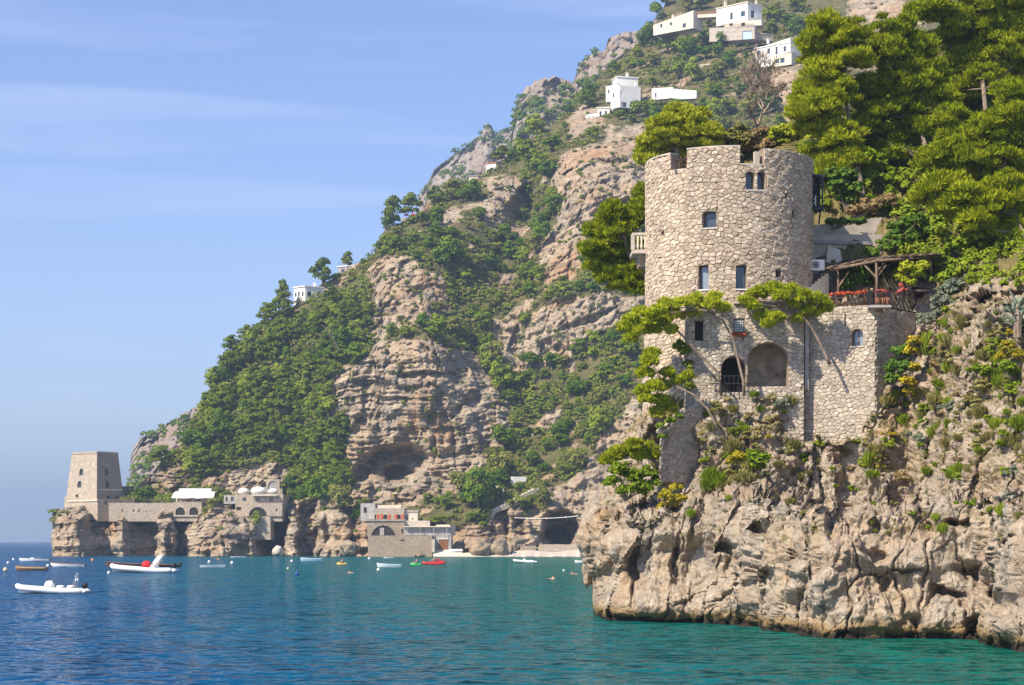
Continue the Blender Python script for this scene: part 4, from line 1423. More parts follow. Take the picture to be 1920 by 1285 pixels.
us = [bw[0][0], bw[1][0]]; vs_ = [bw[0][1], bw[2][1]]
for k in range(1, 5):
    u = us[0] + (us[1] - us[0]) * k / 5
    g.bar(F1.map(u, vs_[0], -0.05), F1.map(u, vs_[1], -0.05), 0.025)
for k in range(1, 6):
    v = vs_[0] + (vs_[1] - vs_[0]) * k / 6
    g.bar(F1.map(us[0], v, -0.05), F1.map(us[1], v, -0.05), 0.025)
g.build('window_grille', MAT['appliance_white'], w_)
slab(F1, us[0] - 0.12, us[1] + 0.12, vs_[0] - 0.22, vs_[0] - 0.02, 0.02, 0.30).build('flower_box', MAT['roof_terracotta'], house)
# railing in front of the dark archway
rl = MB()
for k in range(9):
    u = sm_arch[0][0] - 0.6 + k * 0.26
    rl.bar(F1.map(u, F1.uv(1370, 735)[1], 0.35), F1.map(u, F1.uv(1370, 706)[1], 0.35), 0.03)
for yy in (706, 720):
    rl.bar(F1.map(sm_arch[0][0] - 0.7, F1.uv(1370, yy)[1], 0.35), F1.map(sm_arch[1][0] + 0.2, F1.uv(1370, yy)[1], 0.35), 0.045)
rl.build('railing', MAT['iron_dark'], house)
# the return of this front into the drum, and the taller block on the right
RT = Plane((xa, 119.2), (xa, 116.5))
stone_wall(house, RT, rect(0, zb1, RT.L, zt1), [], 0.32, 0.22, 22, 0, 0.05, 0.012, 'wall_stone', 'mortar', 0.8, 0, 0)
qa, qb, qc = P(1506, 0, 117.0), P(1641, 0, 115.4), P(1737, 0, 119.6)
B1, B2 = Plane((qa.x, qa.y), (qb.x, qb.y)), Plane((qb.x, qb.y), (qc.x, qc.y))
zt2 = 17.75
zlow = 7.0
aw = hole_px(B1, arch, 1597, 617, 1618, 649)
stone_wall(house, B1, rect(0, zlow, B1.L, zt2), [aw], 0.30, 0.20, 23, 0, 0.05, 0.012, 'wall_stone', 'mortar', 0.8, 0.5, 0.5)
window(house, B1, aw, 0.34, 0.05, 'window_glass_pale', 'wood_weathered', mullion=True)
slab(B1, aw[0][0] - 0.06, aw[1][0] + 0.06, aw[0][1] - 0.08, aw[0][1] - 0.004, -0.3, 0.08).build('sill', MAT['plaster_worn'], house)
stone_wall(house, B2, rect(0, zlow, B2.L, zt2 - 0.1), [], 0.30, 0.19, 24, 0, 0.05, 0.012, 'wall_stone', 'mortar', 0.8, 0, 0.5)
tz = zt2 - 0.02
m = MB()
m.add([(qa.x, qa.y, tz), (qb.x, qb.y, tz), (qc.x, qc.y, tz), (qc.x + 1, 126, tz), (qa.x, 126, tz)], [[0, 1, 2, 3, 4]])
m.build('terrace_floor', MAT['plaster_worn'], house)
pier = MB()
pz0, pz1 = HC + (HZ - 735) / FPX * 117.5, HC + (HZ - 598) / FPX * 117.5
pier.box(Vector((P(1508, 0, 117.4).x, 116.9, (pz0 + pz1) / 2)), (0.22, 1.0, pz1 - pz0))
pier.build('drain_pier', MAT['plaster_grey'], house)
pp = MB()
pp.tube([B1.map(B1.uv(1585, 590)[0], B1.uv(1585, 588)[1], 0.08), B1.map(B1.uv(1585, 590)[0], B1.uv(1585, 612)[1], 0.08)], 0.03, 6)
pp.build('drain_pipe', MAT['iron_dark'], house)
# small corner balcony with flower pots
cb = empty('flower_balcony', P(1648, 576, 115.2))
tag(cb, 'tiny corner balcony with dark iron railing and red flower pots', 'balcony')
MB().box(Vector((0, 0.1, 0)), (1.25, 1.1, 0.14)).build('floor', MAT['plaster_grey'], cb)
ir = MB()
for k in range(10):
    x = -0.56 + k * 0.124
    ir.bar(Vector((x, -0.42, 0.05)), Vector((x, -0.42, 0.85)), 0.028)
ir.bar(Vector((-0.6, -0.42, 0.86)), Vector((0.6, -0.42, 0.86)), 0.05)
for sx_ in (-0.58, 0.58):
    ir.bar(Vector((sx_, -0.42, 0.05)), Vector((sx_, -0.42, 0.88)), 0.06)
    ir.bar(Vector((sx_, -0.42, 0.86)), Vector((sx_, 0.5, 0.86)), 0.05)
    for k in range(5):
        ir.bar(Vector((sx_, -0.3 + k * 0.18, 0.05)), Vector((sx_, -0.3 + k * 0.18, 0.85)), 0.028)
ir.build('railing', MAT['iron_dark'], cb)
for k, x in enumerate((-0.1, 0.2, 0.45)):
    MB().tube([Vector((x, -0.15, 0.06)), Vector((x, -0.15, 0.5))], [0.12, 0.17], 10).build('flower_pot', MAT['roof_terracotta'], cb, True)

# plastered wing behind the terrace, with a planted upper wall
wing = empty('plastered_wing', (0, 0, 0))
tag(wing, 'worn plastered wing with a ledge joining the tower to the hillside', 'building')
wa, wb = P(1512, 0, 124.2), P(1665, 0, 125.2)
WG = Plane((wa.x, wa.y), (wb.x, wb.y))
panel(WG, [WG.uv(1512, 570), WG.uv(1665, 570), WG.uv(1655, 440), WG.uv(1512, 440)], [], 0.8, 0, 0.4).build('wall', MAT['plaster_worn'], wing)
wa2, wb2 = P(1512, 0, 124.9), P(1662, 0, 126.0)
WG2 = Plane((wa2.x, wa2.y), (wb2.x, wb2.y))
panel(WG2, [WG2.uv(1512, 446), WG2.uv(1640, 440), WG2.uv(1655, 408), WG2.uv(1512, 424)], [], 0.8, 0, 1.2).build('upper_wall', MAT['plaster_worn'], wing)
slab(WG, 0, 4.1, WG.uv(1560, 458)[1], WG.uv(1560, 452)[1], 0, 0.22).build('ledge', MAT['plaster_grey'], wing)
but = MB()
c0, c1 = P(1570, 560, 123.2), P(1560, 462, 124.0)
but.add([c0 + Vector((-0.9, 0, 0)), c0 + Vector((0.6, -0.3, 0)), c1 + Vector((0.5, 0, -0.2)), c1 + Vector((-0.25, 0, 0)), c0 + Vector((-0.9, 1.2, 0)), c0 + Vector((0.6, 1.2, 0)), c1 + Vector((0.5, 0.8, -0.2)), c1 + Vector((-0.25, 0.8, 0))],
        [[0, 1, 2, 3], [1, 5, 6, 2], [4, 0, 3, 7], [3, 2, 6, 7]])
but.build('buttress', MAT['plaster_cream'], wing)
st_ = MB()
s0, s1 = P(1488, 566, 119.2), P(1550, 516, 121.5)
for k in range(10):
    a = s0.lerp(s1, k / 10); b = s0.lerp(s1, (k + 1) / 10)
    st_.box(Vector(((a.x + b.x) / 2, (a.y + b.y) / 2, (b.z + s0.z) / 2 - 0.3)), (abs(b.x - a.x) + 0.02, 1.2, b.z - s0.z + 0.6))
st_.build('stair_flight', MAT['plaster_cream'], wing)

ac = empty('air_conditioner', P(1533, 508, 120.4))
tag(ac, 'white air conditioning unit on the wall beside the round tower', 'air conditioner')
MB().box(Vector((0, 0, 0.33)), (0.78, 0.34, 0.62)).build('casing', MAT['appliance_white'], ac)
fan = MB()
fan.tube([Vector((-0.14, -0.175, 0.33)), Vector((-0.14, -0.185, 0.33))], 0.23, 20)
fan.build('fan_grille', MAT['plaster_grey'], ac)
rg = MB()
for k in range(6):
    rg.bar(Vector((-0.14 - 0.2, -0.19, 0.33 - 0.15 + k * 0.06)), Vector((-0.14 + 0.2, -0.19, 0.33 - 0.15 + k * 0.06)), 0.012)
rg.tube([Vector((-0.14, -0.188, 0.33)), Vector((-0.14, -0.2, 0.33))], 0.06, 12)
rg.build('fan_guard', MAT['iron_dark'], ac)
bk = MB()
for sx_ in (-0.28, 0.28):
    bk.bar(Vector((sx_, -0.15, 0.0)), Vector((sx_, 3.6, 0.0)), 0.05)
bk.build('bracket', MAT['iron_dark'], ac)

# pergola of weathered poles and reed mats over the terrace
pg = empty('pergola', P(1640, 560, 117.5))
tag(pg, 'weathered timber pergola with a sagging reed roof over the stone terrace', 'pergola')
po = P(1640, 560, 117.5)
def L_(px, py, D): return P(px, py, D) - po
for (px, y0, y1, D) in ((1571, 556, 503, 119.4), (1643, 572, 490, 116.6), (1745, 545, 484, 119.2), (1668, 545, 482, 123.0), (1600, 545, 494, 123.4)):
    MB().tube([L_(px, y0, D), L_(px + 1, (y0 + y1) / 2, D), L_(px, y1, D)], [0.085, 0.075, 0.07], 8).build('post', MAT['wood_weathered'], pg, True)
for a, b in (((1571, 540, 119.4), (1592, 509, 119.0)), ((1643, 520, 116.6), (1622, 498, 117.2)), ((1643, 520, 116.6), (1662, 498, 116.9)), ((1643, 512, 116.6), (1660, 490, 118.6))):
    MB().bar(L_(*a), L_(*b), 0.09).build('brace', MAT['wood_weathered'], pg)
for a, b in (((1556, 506, 119.3), (1648, 489, 116.4)), ((1648, 489, 116.4), (1758, 481, 118.8)), ((1590, 496, 123.6), (1760, 478, 123.2))):
    MB().tube([L_(*a), L_(*b)], 0.085, 8).build('beam', MAT['wood_weathered'], pg, True)
rngp = random.Random(4)
F0, F1_, G0, G1 = (1552, 504, 118.9), (1760, 478, 117.6), (1585, 490, 124.2), (1765, 474, 124.0)
for k in range(30):
    t_ = k / 29.0
    a = P(*F0).lerp(P(*F1_), t_) + Vector((0, -0.25 if 0.2 < t_ < 0.7 else 0.15, 0.06 + rngp.uniform(-0.04, 0.05)))
    if t_ < 0.5: a.y -= 2.2 * t_
    else: a.y -= 2.2 * (1 - t_) * 0.8
    b = P(*G0).lerp(P(*G1), t_) + Vector((0, 0, 0.08))
    MB().bar(a, b, 0.19, 0.05).build('reed_mat', MAT['wood_dark' if k % 3 else 'wood_weathered'], pg)
for o in pg.children:
    if o.name.startswith('reed_mat'):
        o.location = -po
# a lower shed roof on the right of it
sh = empty('lean_to_roof', P(1725, 545, 118.5))
tag(sh, 'small dark timber lean-to roof right of the pergola above the stone wall', 'roof')
MB().box(Vector((0.1, 0.6, 0.12)), (1.7, 2.0, 0.09), rx=0.25).build('boards', MAT['wood_dark'], sh)
MB().bar(Vector((-0.75, -0.35, -0.05)), Vector((0.95, -0.35, -0.05)), 0.12).build('beam', MAT['wood_weathered'], sh)
MB().bar(Vector((-0.5, -0.3, -0.1)), Vector((-0.5, -0.2, -0.9)), 0.1).build('post', MAT['wood_weathered'], sh)
MB().bar(Vector((0.7, -0.3, -0.1)), Vector((0.7, -0.2, -0.9)), 0.1).build('post', MAT['wood_weathered'], sh)

# retaining wall in shade low on the left, with a stepped top
rw = empty('retaining_wall', (0, 0, 0))
tag(rw, 'shaded grey retaining wall with a sloping top below the house', 'wall')
ra, rb = P(1236, 0, 113.4), P(1345, 0, 117.2)
RW = Plane((ra.x, ra.y), (rb.x, rb.y))
pol = [RW.uv(1237, 905), RW.uv(1300, 905), RW.uv(1350, 800), RW.uv(1350, 738), RW.uv(1322, 752), RW.uv(1292, 772), RW.uv(1262, 792), RW.uv(1238, 812)]
stone_wall(rw, RW, pol, [], 0.30, 0.17, 31, 0, 0.035, 0.012, 'wall_stone', 'mortar', 0.8, 0, 0)
cp = MB()
for a, b in zip(pol[3:-1], pol[4:]):
    cp.bar(RW.map(a[0], a[1] + 0.06, -0.25), RW.map(b[0], b[1] + 0.06, -0.12), 0.34, 0.14)
cp.build('coping', MAT['wall_stone'], rw)
print('house', round(time.time() - T0, 1))

# ------------------------------------------------------------------ pines and shrubs on the headland
def trunk_mesh(pts, r0, r1, n=8):
    k = len(pts)
    return MB().tube(pts, [r0 + (r1 - r0) * i / (k - 1) for i in range(k)], n)

def near_pine(name, label, base, trunk_px, lobes_px, D, seed, r0=0.22, mat='pine_near', per=22, leaves=70, size=0.20, depth=0.8, pad=(0.40, 0.72), group=None, branches=True):
    """trunk through photo points at distance D, crown of needle pads on lobes (px, py, radius px[, distance])"""
    root = empty(name, base)
    tag(root, label, 'pine tree', group)
    o = Vector(base)
    pts = [Vector((0, 0, 0))] + [P(*(p if len(p) == 3 else (p[0], p[1], D))) - o for p in trunk_px]
    if len(pts) == 2: pts.insert(1, pts[0].lerp(pts[1], 0.5) + Vector((0.15, 0, 0.1)))
    tm = trunk_mesh(pts, r0, r0 * 0.45)
    lobes = []
    rs = random.Random(seed)
    for lb in lobes_px:
        dd = (lb[3] if len(lb) > 3 else D) + rs.uniform(-1, 1) * depth
        c = P(lb[0], lb[1], dd) - o
        r = lb[2] / FPX * dd * 1.12
        lobes.append((c.x, c.y, c.z, r, r * 1.15, r * 0.85))
    if branches:
        for lb in lobes:
            c = Vector(lb[:3])
            j = min(range(1, len(pts)), key=lambda k: (pts[k] - c).length)
            a = pts[j].lerp(pts[max(0, j - 1)], rs.uniform(0.0, 0.5))
            mid = a.lerp(c, 0.55) + Vector((rs.uniform(-.2, .2), rs.uniform(-.2, .2), rs.uniform(-.25, .1)))
            tm.tube([a, mid, c], [r0 * 0.32, r0 * 0.2, r0 * 0.08], 6)
            for q in range(3):
                e = c + Vector((rs.uniform(-1, 1) * lb[3], rs.uniform(-1, 1) * lb[4], rs.uniform(-0.3, 0.9) * lb[5])) * 0.8
                tm.tube([mid.lerp(c, 0.6), e], [r0 * 0.1, r0 * 0.03], 4)
    tm.build('trunk', MAT['bark_grey'], root, True)
    rng = np.random.default_rng(seed)
    pads = pads_on(lobes, per, pad[0], pad[1], rng, 0.6, 0.45)
    if leaves > 90:                       # inner masses that close the crown behind the lit pads
        inner = [((a[0] + b[0]) / 2, (a[1] + b[1]) / 2 + 1.0, (a[2] + b[2]) / 2, a[3], a[4], a[5]) for a, b in zip(lobes, lobes[1:]) if (Vector(a[:3]) - Vector(b[:3])).length < 4.5]
        pads += pads_on(inner, 12, pad[0], pad[1], rng, 0.7, 0.2)
    foliage('crown', mat, root, pads, leaves, size, seed + 1, style='needle', up=0.5, shell=0.35)
    return root

# the big pines on the slope right of the tower
near_pine('pine_tree', 'tall pine leaning over the tower battlements, leftmost of the big hillside pines', P(1628, 425, 127.8), [(1612, 330, 129), (1590, 210, 130.5), (1570, 110, 131)],
    [(1549, 58, 34), (1596, 66, 32), (1522, 98, 30), (1575, 112, 40), (1540, 140, 34), (1516, 182, 26), (1545, 205, 38), (1506, 212, 22), (1575, 175, 32), (1530, 238, 30), (1575, 262, 36), (1530, 296, 26), (1556, 318, 26), (1600, 120, 30), (1598, 300, 26)],
    130.5, 101, 0.2, per=30, leaves=125, depth=1.2)
near_pine('pine_tree', 'broad pine between the leaning pine and the hillside crest', P(1700, 430, 126.6), [(1725, 340, 129), (1735, 270, 131), (1700, 170, 132.5)],
    [(1672, 62, 38), (1655, 100, 36), (1720, 98, 36), (1690, 142, 36), (1640, 165, 28), (1622, 182, 26), (1655, 215, 32), (1618, 245, 26), (1650, 262, 30), (1722, 160, 34), (1745, 140, 30), (1700, 205, 32), (1722, 246, 28), (1670, 290, 28), (1765, 190, 26)],
    132.5, 111, 0.2, per=30, leaves=125, depth=1.4)
near_pine('pine_tree', 'tallest pine in the top right corner, its top cut by the frame', P(1850, 330, 129.5), [(1850, 230, 134), (1840, 120, 138), (1835, 20, 139)],
    [(1748, 14, 34), (1786, 42, 38), (1838, 16, 42), (1890, 16, 42), (1930, 40, 40), (1862, 64, 42), (1822, 98, 36), (1880, 100, 40), (1776, 80, 32), (1844, 140, 36), (1796, 172, 30), (1890, 146, 36), (1800, 128, 34), (1720, 30, 24), (1800, -20, 40), (1880, -30, 40), (1925, 100, 36)],
    138, 121, 0.2, per=30, leaves=125, depth=1.6)
near_pine('pine_tree', 'bright green pine at the right edge below the tallest pine', P(1905, 440, 119.5), [(1890, 360, 122.5), (1875, 280, 125)],
    [(1900, 180, 34), (1930, 200, 34), (1900, 222, 34), (1850, 250, 30), (1890, 256, 34), (1785, 226, 26), (1788, 290, 30), (1750, 300, 26), (1832, 300, 34), (1886, 296, 34), (1915, 320, 34), (1850, 330, 28), (1810, 262, 28), (1930, 260, 34)],
    125, 131, 0.18, per=30, leaves=125, depth=1.2)
near_pine('pine_tree', 'low pine branches hanging at the right edge above the silver shrubs', P(1935, 470, 116.5), [(1915, 430, 117.5), (1900, 390, 118.5)],
    [(1912, 372, 30), (1858, 388, 28), (1898, 430, 30), (1806, 366, 24), (1778, 388, 22), (1836, 420, 26), (1920, 455, 26), (1880, 350, 28), (1760, 350, 22), (1735, 372, 20)],
    118.5, 141, 0.15, per=26, leaves=120, depth=0.8)
# left of the tower, below the balustrade, and behind the battlements
near_pine('pine_tree', 'rounded bright pine left of the tower below the balustrade', P(1228, 590, 127.5), [(1210, 540, 126.5), (1180, 480, 126), (1165, 430, 126)],
    [(1148, 400, 22), (1178, 418, 26), (1124, 432, 22), (1152, 448, 28), (1110, 470, 22), (1146, 488, 28), (1188, 470, 24), (1172, 528, 28), (1200, 545, 22), (1142, 520, 22), (1206, 410, 22), (1208, 362, 14), (1210, 385, 16), (1120, 500, 18), (1200, 505, 22)],
    126, 151, 0.20, per=26, leaves=110, depth=1.0, pad=(0.3, 0.52))
near_pine('pine_tree', 'yellow-green pine behind the tower\'s left battlements', P(1275, 330, 139.5), [(1270, 280, 140), (1275, 235, 140)],
    [(1222, 272, 22), (1212, 302, 17), (1246, 242, 26), (1272, 216, 24), (1302, 224, 24), (1262, 266, 28), (1298, 256, 28), (1322, 276, 24), (1232, 292, 22), (1330, 250, 18)],
    140, 161, 0.18, 'pine_yellow', 30, 100, depth=1.0, pad=(0.3, 0.52))
# slender pines growing from the cliff in front of the house
near_pine('pine_tree', 'leaning pine with bare curved trunk in front of the arched doorway', P(1395, 742, 115.0), [(1394, 715, 115), (1387, 687, 115), (1374, 634, 115), (1354, 600, 115), (1325, 583, 115.2), (1290, 578, 115.2)],
    [(1250, 574, 15), (1280, 570, 15), (1305, 566, 15), (1335, 572, 13), (1356, 578, 10), (1266, 592, 14), (1300, 588, 11), (1235, 584, 12), (1340, 560, 11), (1222, 590, 11)],
    115.2, 171, 0.10, 'pine_light', per=46, leaves=24, size=0.17, depth=0.8, pad=(0.12, 0.26))
near_pine('pine_tree', 'thin pine leaning left across the drum wall', P(1352, 742, 115.4), [(1347, 700, 115.4), (1307, 660, 115.4), (1277, 627, 115.6), (1258, 608, 115.6), (1215, 600, 115.8)],
    [(1240, 606, 12), (1216, 606, 13), (1184, 598, 13), (1172, 614, 12), (1196, 622, 12), (1180, 636, 11), (1258, 620, 9), (1225, 622, 10), (1200, 588, 12)],
    115.8, 181, 0.085, 'pine_light', per=46, leaves=24, size=0.17, depth=0.8, pad=(0.12, 0.26))
near_pine('pine_tree', 'umbrella-shaped pine with slanting trunk in front of the right wall', P(1556, 684, 115.0), [(1551, 672, 115), (1536, 640, 115), (1520, 612, 115), (1505, 592, 115), (1480, 572, 115)],
    [(1400, 566, 11), (1420, 552, 15), (1450, 545, 17), (1482, 548, 15), (1506, 558, 15), (1534, 566, 17), (1548, 580, 11), (1520, 586, 14), (1490, 574, 12), (1432, 594, 13), (1456, 598, 11), (1440, 608, 9), (1465, 556, 13), (1500, 598, 10), (1412, 575, 10)],
    115, 191, 0.11, 'pine_light', per=46, leaves=24, size=0.17, depth=0.8, pad=(0.12, 0.26))
near_pine('pine_tree', 'sprawling pine with pale bare trunk left of the retaining wall', P(1346, 805, 114.2), [(1340, 792, 114.2), (1327, 767, 114.2), (1300, 740, 114.3), (1262, 722, 114.6), (1235, 715, 114.8)],
    [(1218, 680, 14), (1210, 702, 15), (1228, 728, 15), (1240, 752, 13), (1250, 702, 11), (1272, 716, 9), (1206, 734, 12), (1242, 724, 13), (1222, 664, 11), (1256, 766, 10), (1290, 706, 8), (1212, 750, 10), (1232, 772, 9)],
    114.8, 201, 0.085, 'pine_light', per=46, leaves=24, size=0.17, depth=0.8, pad=(0.12, 0.26))
near_pine('pine_tree', 'flat-topped pine with twisted trunk at the headland\'s left brow', P(1248, 920, 114.4), [(1243, 895, 114.3), (1232, 868, 114.3), (1210, 856, 114.3), (1180, 852, 114.3)],
    [(1140, 864, 11), (1162, 852, 14), (1188, 838, 15), (1208, 842, 13), (1150, 856, 12), (1224, 856, 9), (1176, 848, 13), (1196, 856, 10)],
    114.3, 211, 0.13, per=22, leaves=60, size=0.17, depth=0.5, pad=(0.18, 0.32))

def bush(name, label, lobes_px, D, mat, seed, leaves=60, size=0.11, pad=(0.16, 0.34), per=16, group=None, cat='shrub', style='leaf', depth=0.4, up=0.35, stem=True):
    c0 = max(lobes_px, key=lambda l: l[1])
    base = P(c0[0], c0[1] + c0[2] * 0.8, D)
    root = empty(name, base)
    tag(root, label, cat, group)
    rs = random.Random(seed)
    lobes = []
    for lb in lobes_px:
        dd = (lb[3] if len(lb) > 3 else D) + rs.uniform(-1, 1) * depth
        c = P(lb[0], lb[1], dd) - base
        r = lb[2] / FPX * dd
        lobes.append((c.x, c.y, c.z, r, r, r * 0.85))
    rng = np.random.default_rng(seed)
    foliage('foliage', mat, root, pads_on(lobes, per, pad[0], pad[1], rng, 0.8, 0.4), leaves, size, seed + 1, style=style, up=up, shell=0.3)
    if stem:
        tm = MB()
        for lb in lobes:
            tm.tube([Vector((0, 0.1, -0.2)), Vector(lb[:3]) * 0.5 + Vector((0.05, 0.1, 0)), Vector(lb[:3])], [0.05, 0.035, 0.015], 5)
        tm.build('stem', MAT['bark_grey'], root)
    return root

bush('shrub', 'dark green shrub under the flat-topped pine', [(1160, 884, 18), (1186, 898, 22), (1214, 888, 17), (1150, 906, 15), (1202, 916, 18), (1230, 906, 12), (1172, 922, 14)], 113.8, 'scrub_green', 301)
bush('shrub', 'yellow flowering broom on the brow beside the twisted pine trunk', [(1250, 930, 12), (1262, 945, 13), (1275, 935, 10), (1245, 950, 10), (1268, 915, 8)], 112.4, 'broom_yellow', 303, 40, 0.07)
bush('shrub', 'small yellow broom among grass below the sprawling pine', [(1382, 858, 9), (1395, 862, 8), (1372, 866, 7)], 112.2, 'broom_yellow', 305, 40, 0.07)
bush('shrub', 'round green shrub beside the small yellow broom', [(1412, 856, 15), (1428, 862, 13), (1420, 874, 12)], 112.0, 'scrub_green', 307)
bush('shrub', 'feathery olive grass clump above the fluted rock', [(1335, 895, 14), (1348, 905, 12), (1330, 912, 11)], 111.6, 'scrub_green', 309, style='blade', size=0.26, leaves=40)
bush('shrub', 'wide olive tussock right of the feathery clump', [(1375, 905, 12), (1395, 900, 12), (1362, 912, 10)], 111.4, 'scrub_olive', 311, style='blade', size=0.24, leaves=40)
bush('vine', 'orange and green vine spilling over the right corner of the house', [(1690, 660, 18), (1680, 690, 18), (1700, 690, 16), (1672, 712, 13)], 114.6, 'vine_green', 313, cat='vine')
bush('vine', 'orange-yellow creeper hanging beside the green vine', [(1708, 660, 12), (1712, 690, 12), (1702, 715, 11), (1706, 735, 9), (1714, 640, 9)], 114.2, 'broom_yellow', 315, 40, 0.08, cat='vine')
bush('shrub', 'silvery grey shrub at the wall top right of the pergola', [(1765, 570, 20), (1790, 580, 20), (1755, 600, 18), (1785, 610, 18), (1735, 600, 12)], 115.0, 'scrub_silver', 317, 60, 0.10)
bush('shrub', 'tall blue-grey shrub in shade behind the silvery one', [(1800, 540, 26), (1830, 530, 26), (1850, 555, 24), (1815, 570, 22), (1780, 545, 18)], 117.0, 'scrub_silver', 319, 60, 0.11)
bush('shrub', 'dark bushes under the right edge pines', [(1790, 470, 30), (1830, 455, 30), (1870, 480, 30), (1900, 500, 26), (1760, 490, 24), (1840, 500, 26)], 119.5, 'scrub_green', 321, 60, 0.13)
bush('shrub', 'bright green hedge climbing above the pergola', [(1668, 450, 22), (1690, 430, 24), (1720, 418, 26), (1700, 455, 22), (1740, 440, 24), (1660, 470, 16), (1635, 476, 12), (1765, 415, 20)], 124.0, 'vine_green', 323, 60, 0.12)
bush('hedge', 'clipped green planting along the top of the plastered wing', [(1560, 418, 9), (1578, 418, 9), (1596, 417, 9), (1614, 417, 9)], 124.6, 'vine_green', 325, 60, 0.09, per=10, cat='hedge')
bush('shrub', 'dry reddish shrub on the bank above the plastered wing', [(1620, 392, 18), (1645, 385, 18), (1665, 378, 16), (1600, 398, 12)], 126.6, 'scrub_dry', 327, 50, 0.11)
bush('shrub', 'light green shrub right of the dark timber balcony', [(1585, 375, 16), (1570, 350, 16), (1600, 355, 16), (1560, 330, 14), (1590, 330, 16)], 127.5, 'vine_green', 329, 50, 0.12)
bush('shrub', 'dark undergrowth below the big hillside pines', [(1640, 340, 30), (1680, 345, 30), (1720, 335, 30), (1650, 310, 28), (1700, 385, 24), (1760, 330, 26), (1620, 300, 26)], 129.5, 'scrub_green', 331, 60, 0.14)
bush('shrub', 'yellow flower bush at the right edge below the agave', [(1888, 650, 13), (1900, 665, 14), (1880, 668, 10)], 103.6, 'broom_yellow', 333, 45, 0.07)
bush('shrub', 'green leaves under the right edge yellow flowers', [(1888, 690, 14), (1902, 700, 12)], 103.2, 'scrub_green', 335, 45, 0.09)
for k, (x, y, r, mt, lb) in enumerate([
    (1345, 272, 22, 'pine_yellow', 'olive scrub behind the battlement gap beside the yellow-green pine'), (1385, 265, 22, 'scrub_olive', 'olive scrub under the bare tree behind the tower'),
    (1425, 268, 20, 'scrub_dry', 'dry brown scrub at the foot of the bare tree'), (1465, 265, 22, 'pine_yellow', 'olive scrub behind the right battlement'),
    (1500, 250, 22, 'pine_yellow', 'light yellow-green scrub between battlement and leaning pine')]):
    bush('shrub', lb, [(x - 20, y - 4, r * 0.9), (x, y - 12, r), (x + 20, y - 6, r * 0.9), (x, y + 8, r * 0.9), (x + 12, y + 6, r * 0.8), (x - 12, y + 6, r * 0.8)], 141.5, mt, 341 + k, 60, 0.13)
bush('vine', 'ivy trailing over the shaded retaining wall', [(1240, 800, 8), (1256, 790, 8), (1275, 782, 7), (1243, 820, 7), (1240, 842, 6)], 113.6, 'scrub_green', 347, 40, 0.07, (0.10, 0.2), 12, cat='vine')
bush('vine', 'dark ivy on the left edge of the house below the drum', [(1272, 650, 12), (1284, 660, 12), (1290, 685, 11), (1282, 705, 10), (1292, 725, 10)], 116.3, 'scrub_green', 349, 45, 0.08, (0.12, 0.24), 14, cat='vine')
# vines and flowers round the pergola
bush('vine', 'leafy green vine hanging inside the pergola', [(1600, 522, 14), (1618, 530, 15), (1590, 538, 12), (1630, 515, 11), (1610, 508, 10)], 121.5, 'vine_green', 351, 50, 0.10, cat='vine')
bush('vine', 'yellow-green vine tumbling from the pergola\'s right end', [(1700, 505, 13), (1718, 515, 14), (1690, 520, 10), (1730, 500, 10), (1705, 530, 9)], 117.2, 'pine_yellow', 353, 50, 0.09, cat='vine')
bush('flower', 'row of red and pink geraniums along the terrace edge', [(1570, 553, 5), (1580, 552, 5), (1590, 550, 5), (1600, 551, 5), (1610, 550, 5), (1620, 549, 5), (1560, 554, 4)], 116.8, 'geranium', 355, 45, 0.05, (0.06, 0.12), 8, cat='flowers', depth=0.1)
bush('flower', 'red geraniums on the tiny corner balcony', [(1646, 548, 5), (1655, 547, 5), (1663, 549, 4)], 115.0, 'geranium', 357, 45, 0.05, (0.06, 0.12), 8, cat='flowers', depth=0.05)
bush('flower', 'orange flowers on the wall top right of the balcony', [(1684, 548, 5), (1694, 545, 6), (1690, 535, 4)], 116.4, 'geranium', 359, 45, 0.05, (0.06, 0.12), 8, cat='flowers', depth=0.1)
bush('flower', 'window box flowers under the grilled window', [(1378, 627, 4), (1386, 627, 4), (1394, 628, 4)], 115.85, 'geranium', 361, 45, 0.05, (0.05, 0.10), 8, cat='flowers', depth=0.02)

# agave at the right edge
ag = empty('agave_plant', P(1908, 622, 103.0))
tag(ag, 'large blue-green agave with sword leaves at the right edge of the cliff', 'agave')
ra_ = random.Random(8)
for k in range(46):
    a = ra_.uniform(0, 6.28); el = ra_.uniform(-0.1, 1.35)
    d = Vector((math.cos(a) * math.cos(el), math.sin(a) * math.cos(el), math.sin(el)))
    Ln = ra_.uniform(0.75, 1.25)
    o_ = Vector((ra_.uniform(-.25, .3), ra_.uniform(-.2, .2), ra_.uniform(0.2, 1.5)))
    s_ = d.cross(Vector((0, 0, 1))).normalized() * 0.075
    nrm_ = s_.cross(d).normalized() * 0.035
    m = MB()
    rings = []
    for f_, w_ in ((0, 0.7), (0.35, 1.0), (0.7, 0.7), (1.0, 0.04)):
        c = o_ + d * Ln * f_ + Vector((0, 0, -0.25 * f_ * f_ * Ln * math.cos(el)))
        rings.append([c - s_ * w_, c - nrm_ * w_, c + s_ * w_, c + nrm_ * 0.2 * w_])
    m.loft(rings)
    m.build('leaf', MAT['agave_leaf'], ag, True)
MB().tube([Vector((0, 0, -0.3)), Vector((0, 0, 0.6)), Vector((0.05, 0, 1.4))], [0.22, 0.2, 0.12], 8).build('stem', MAT['bark_grey'], ag)

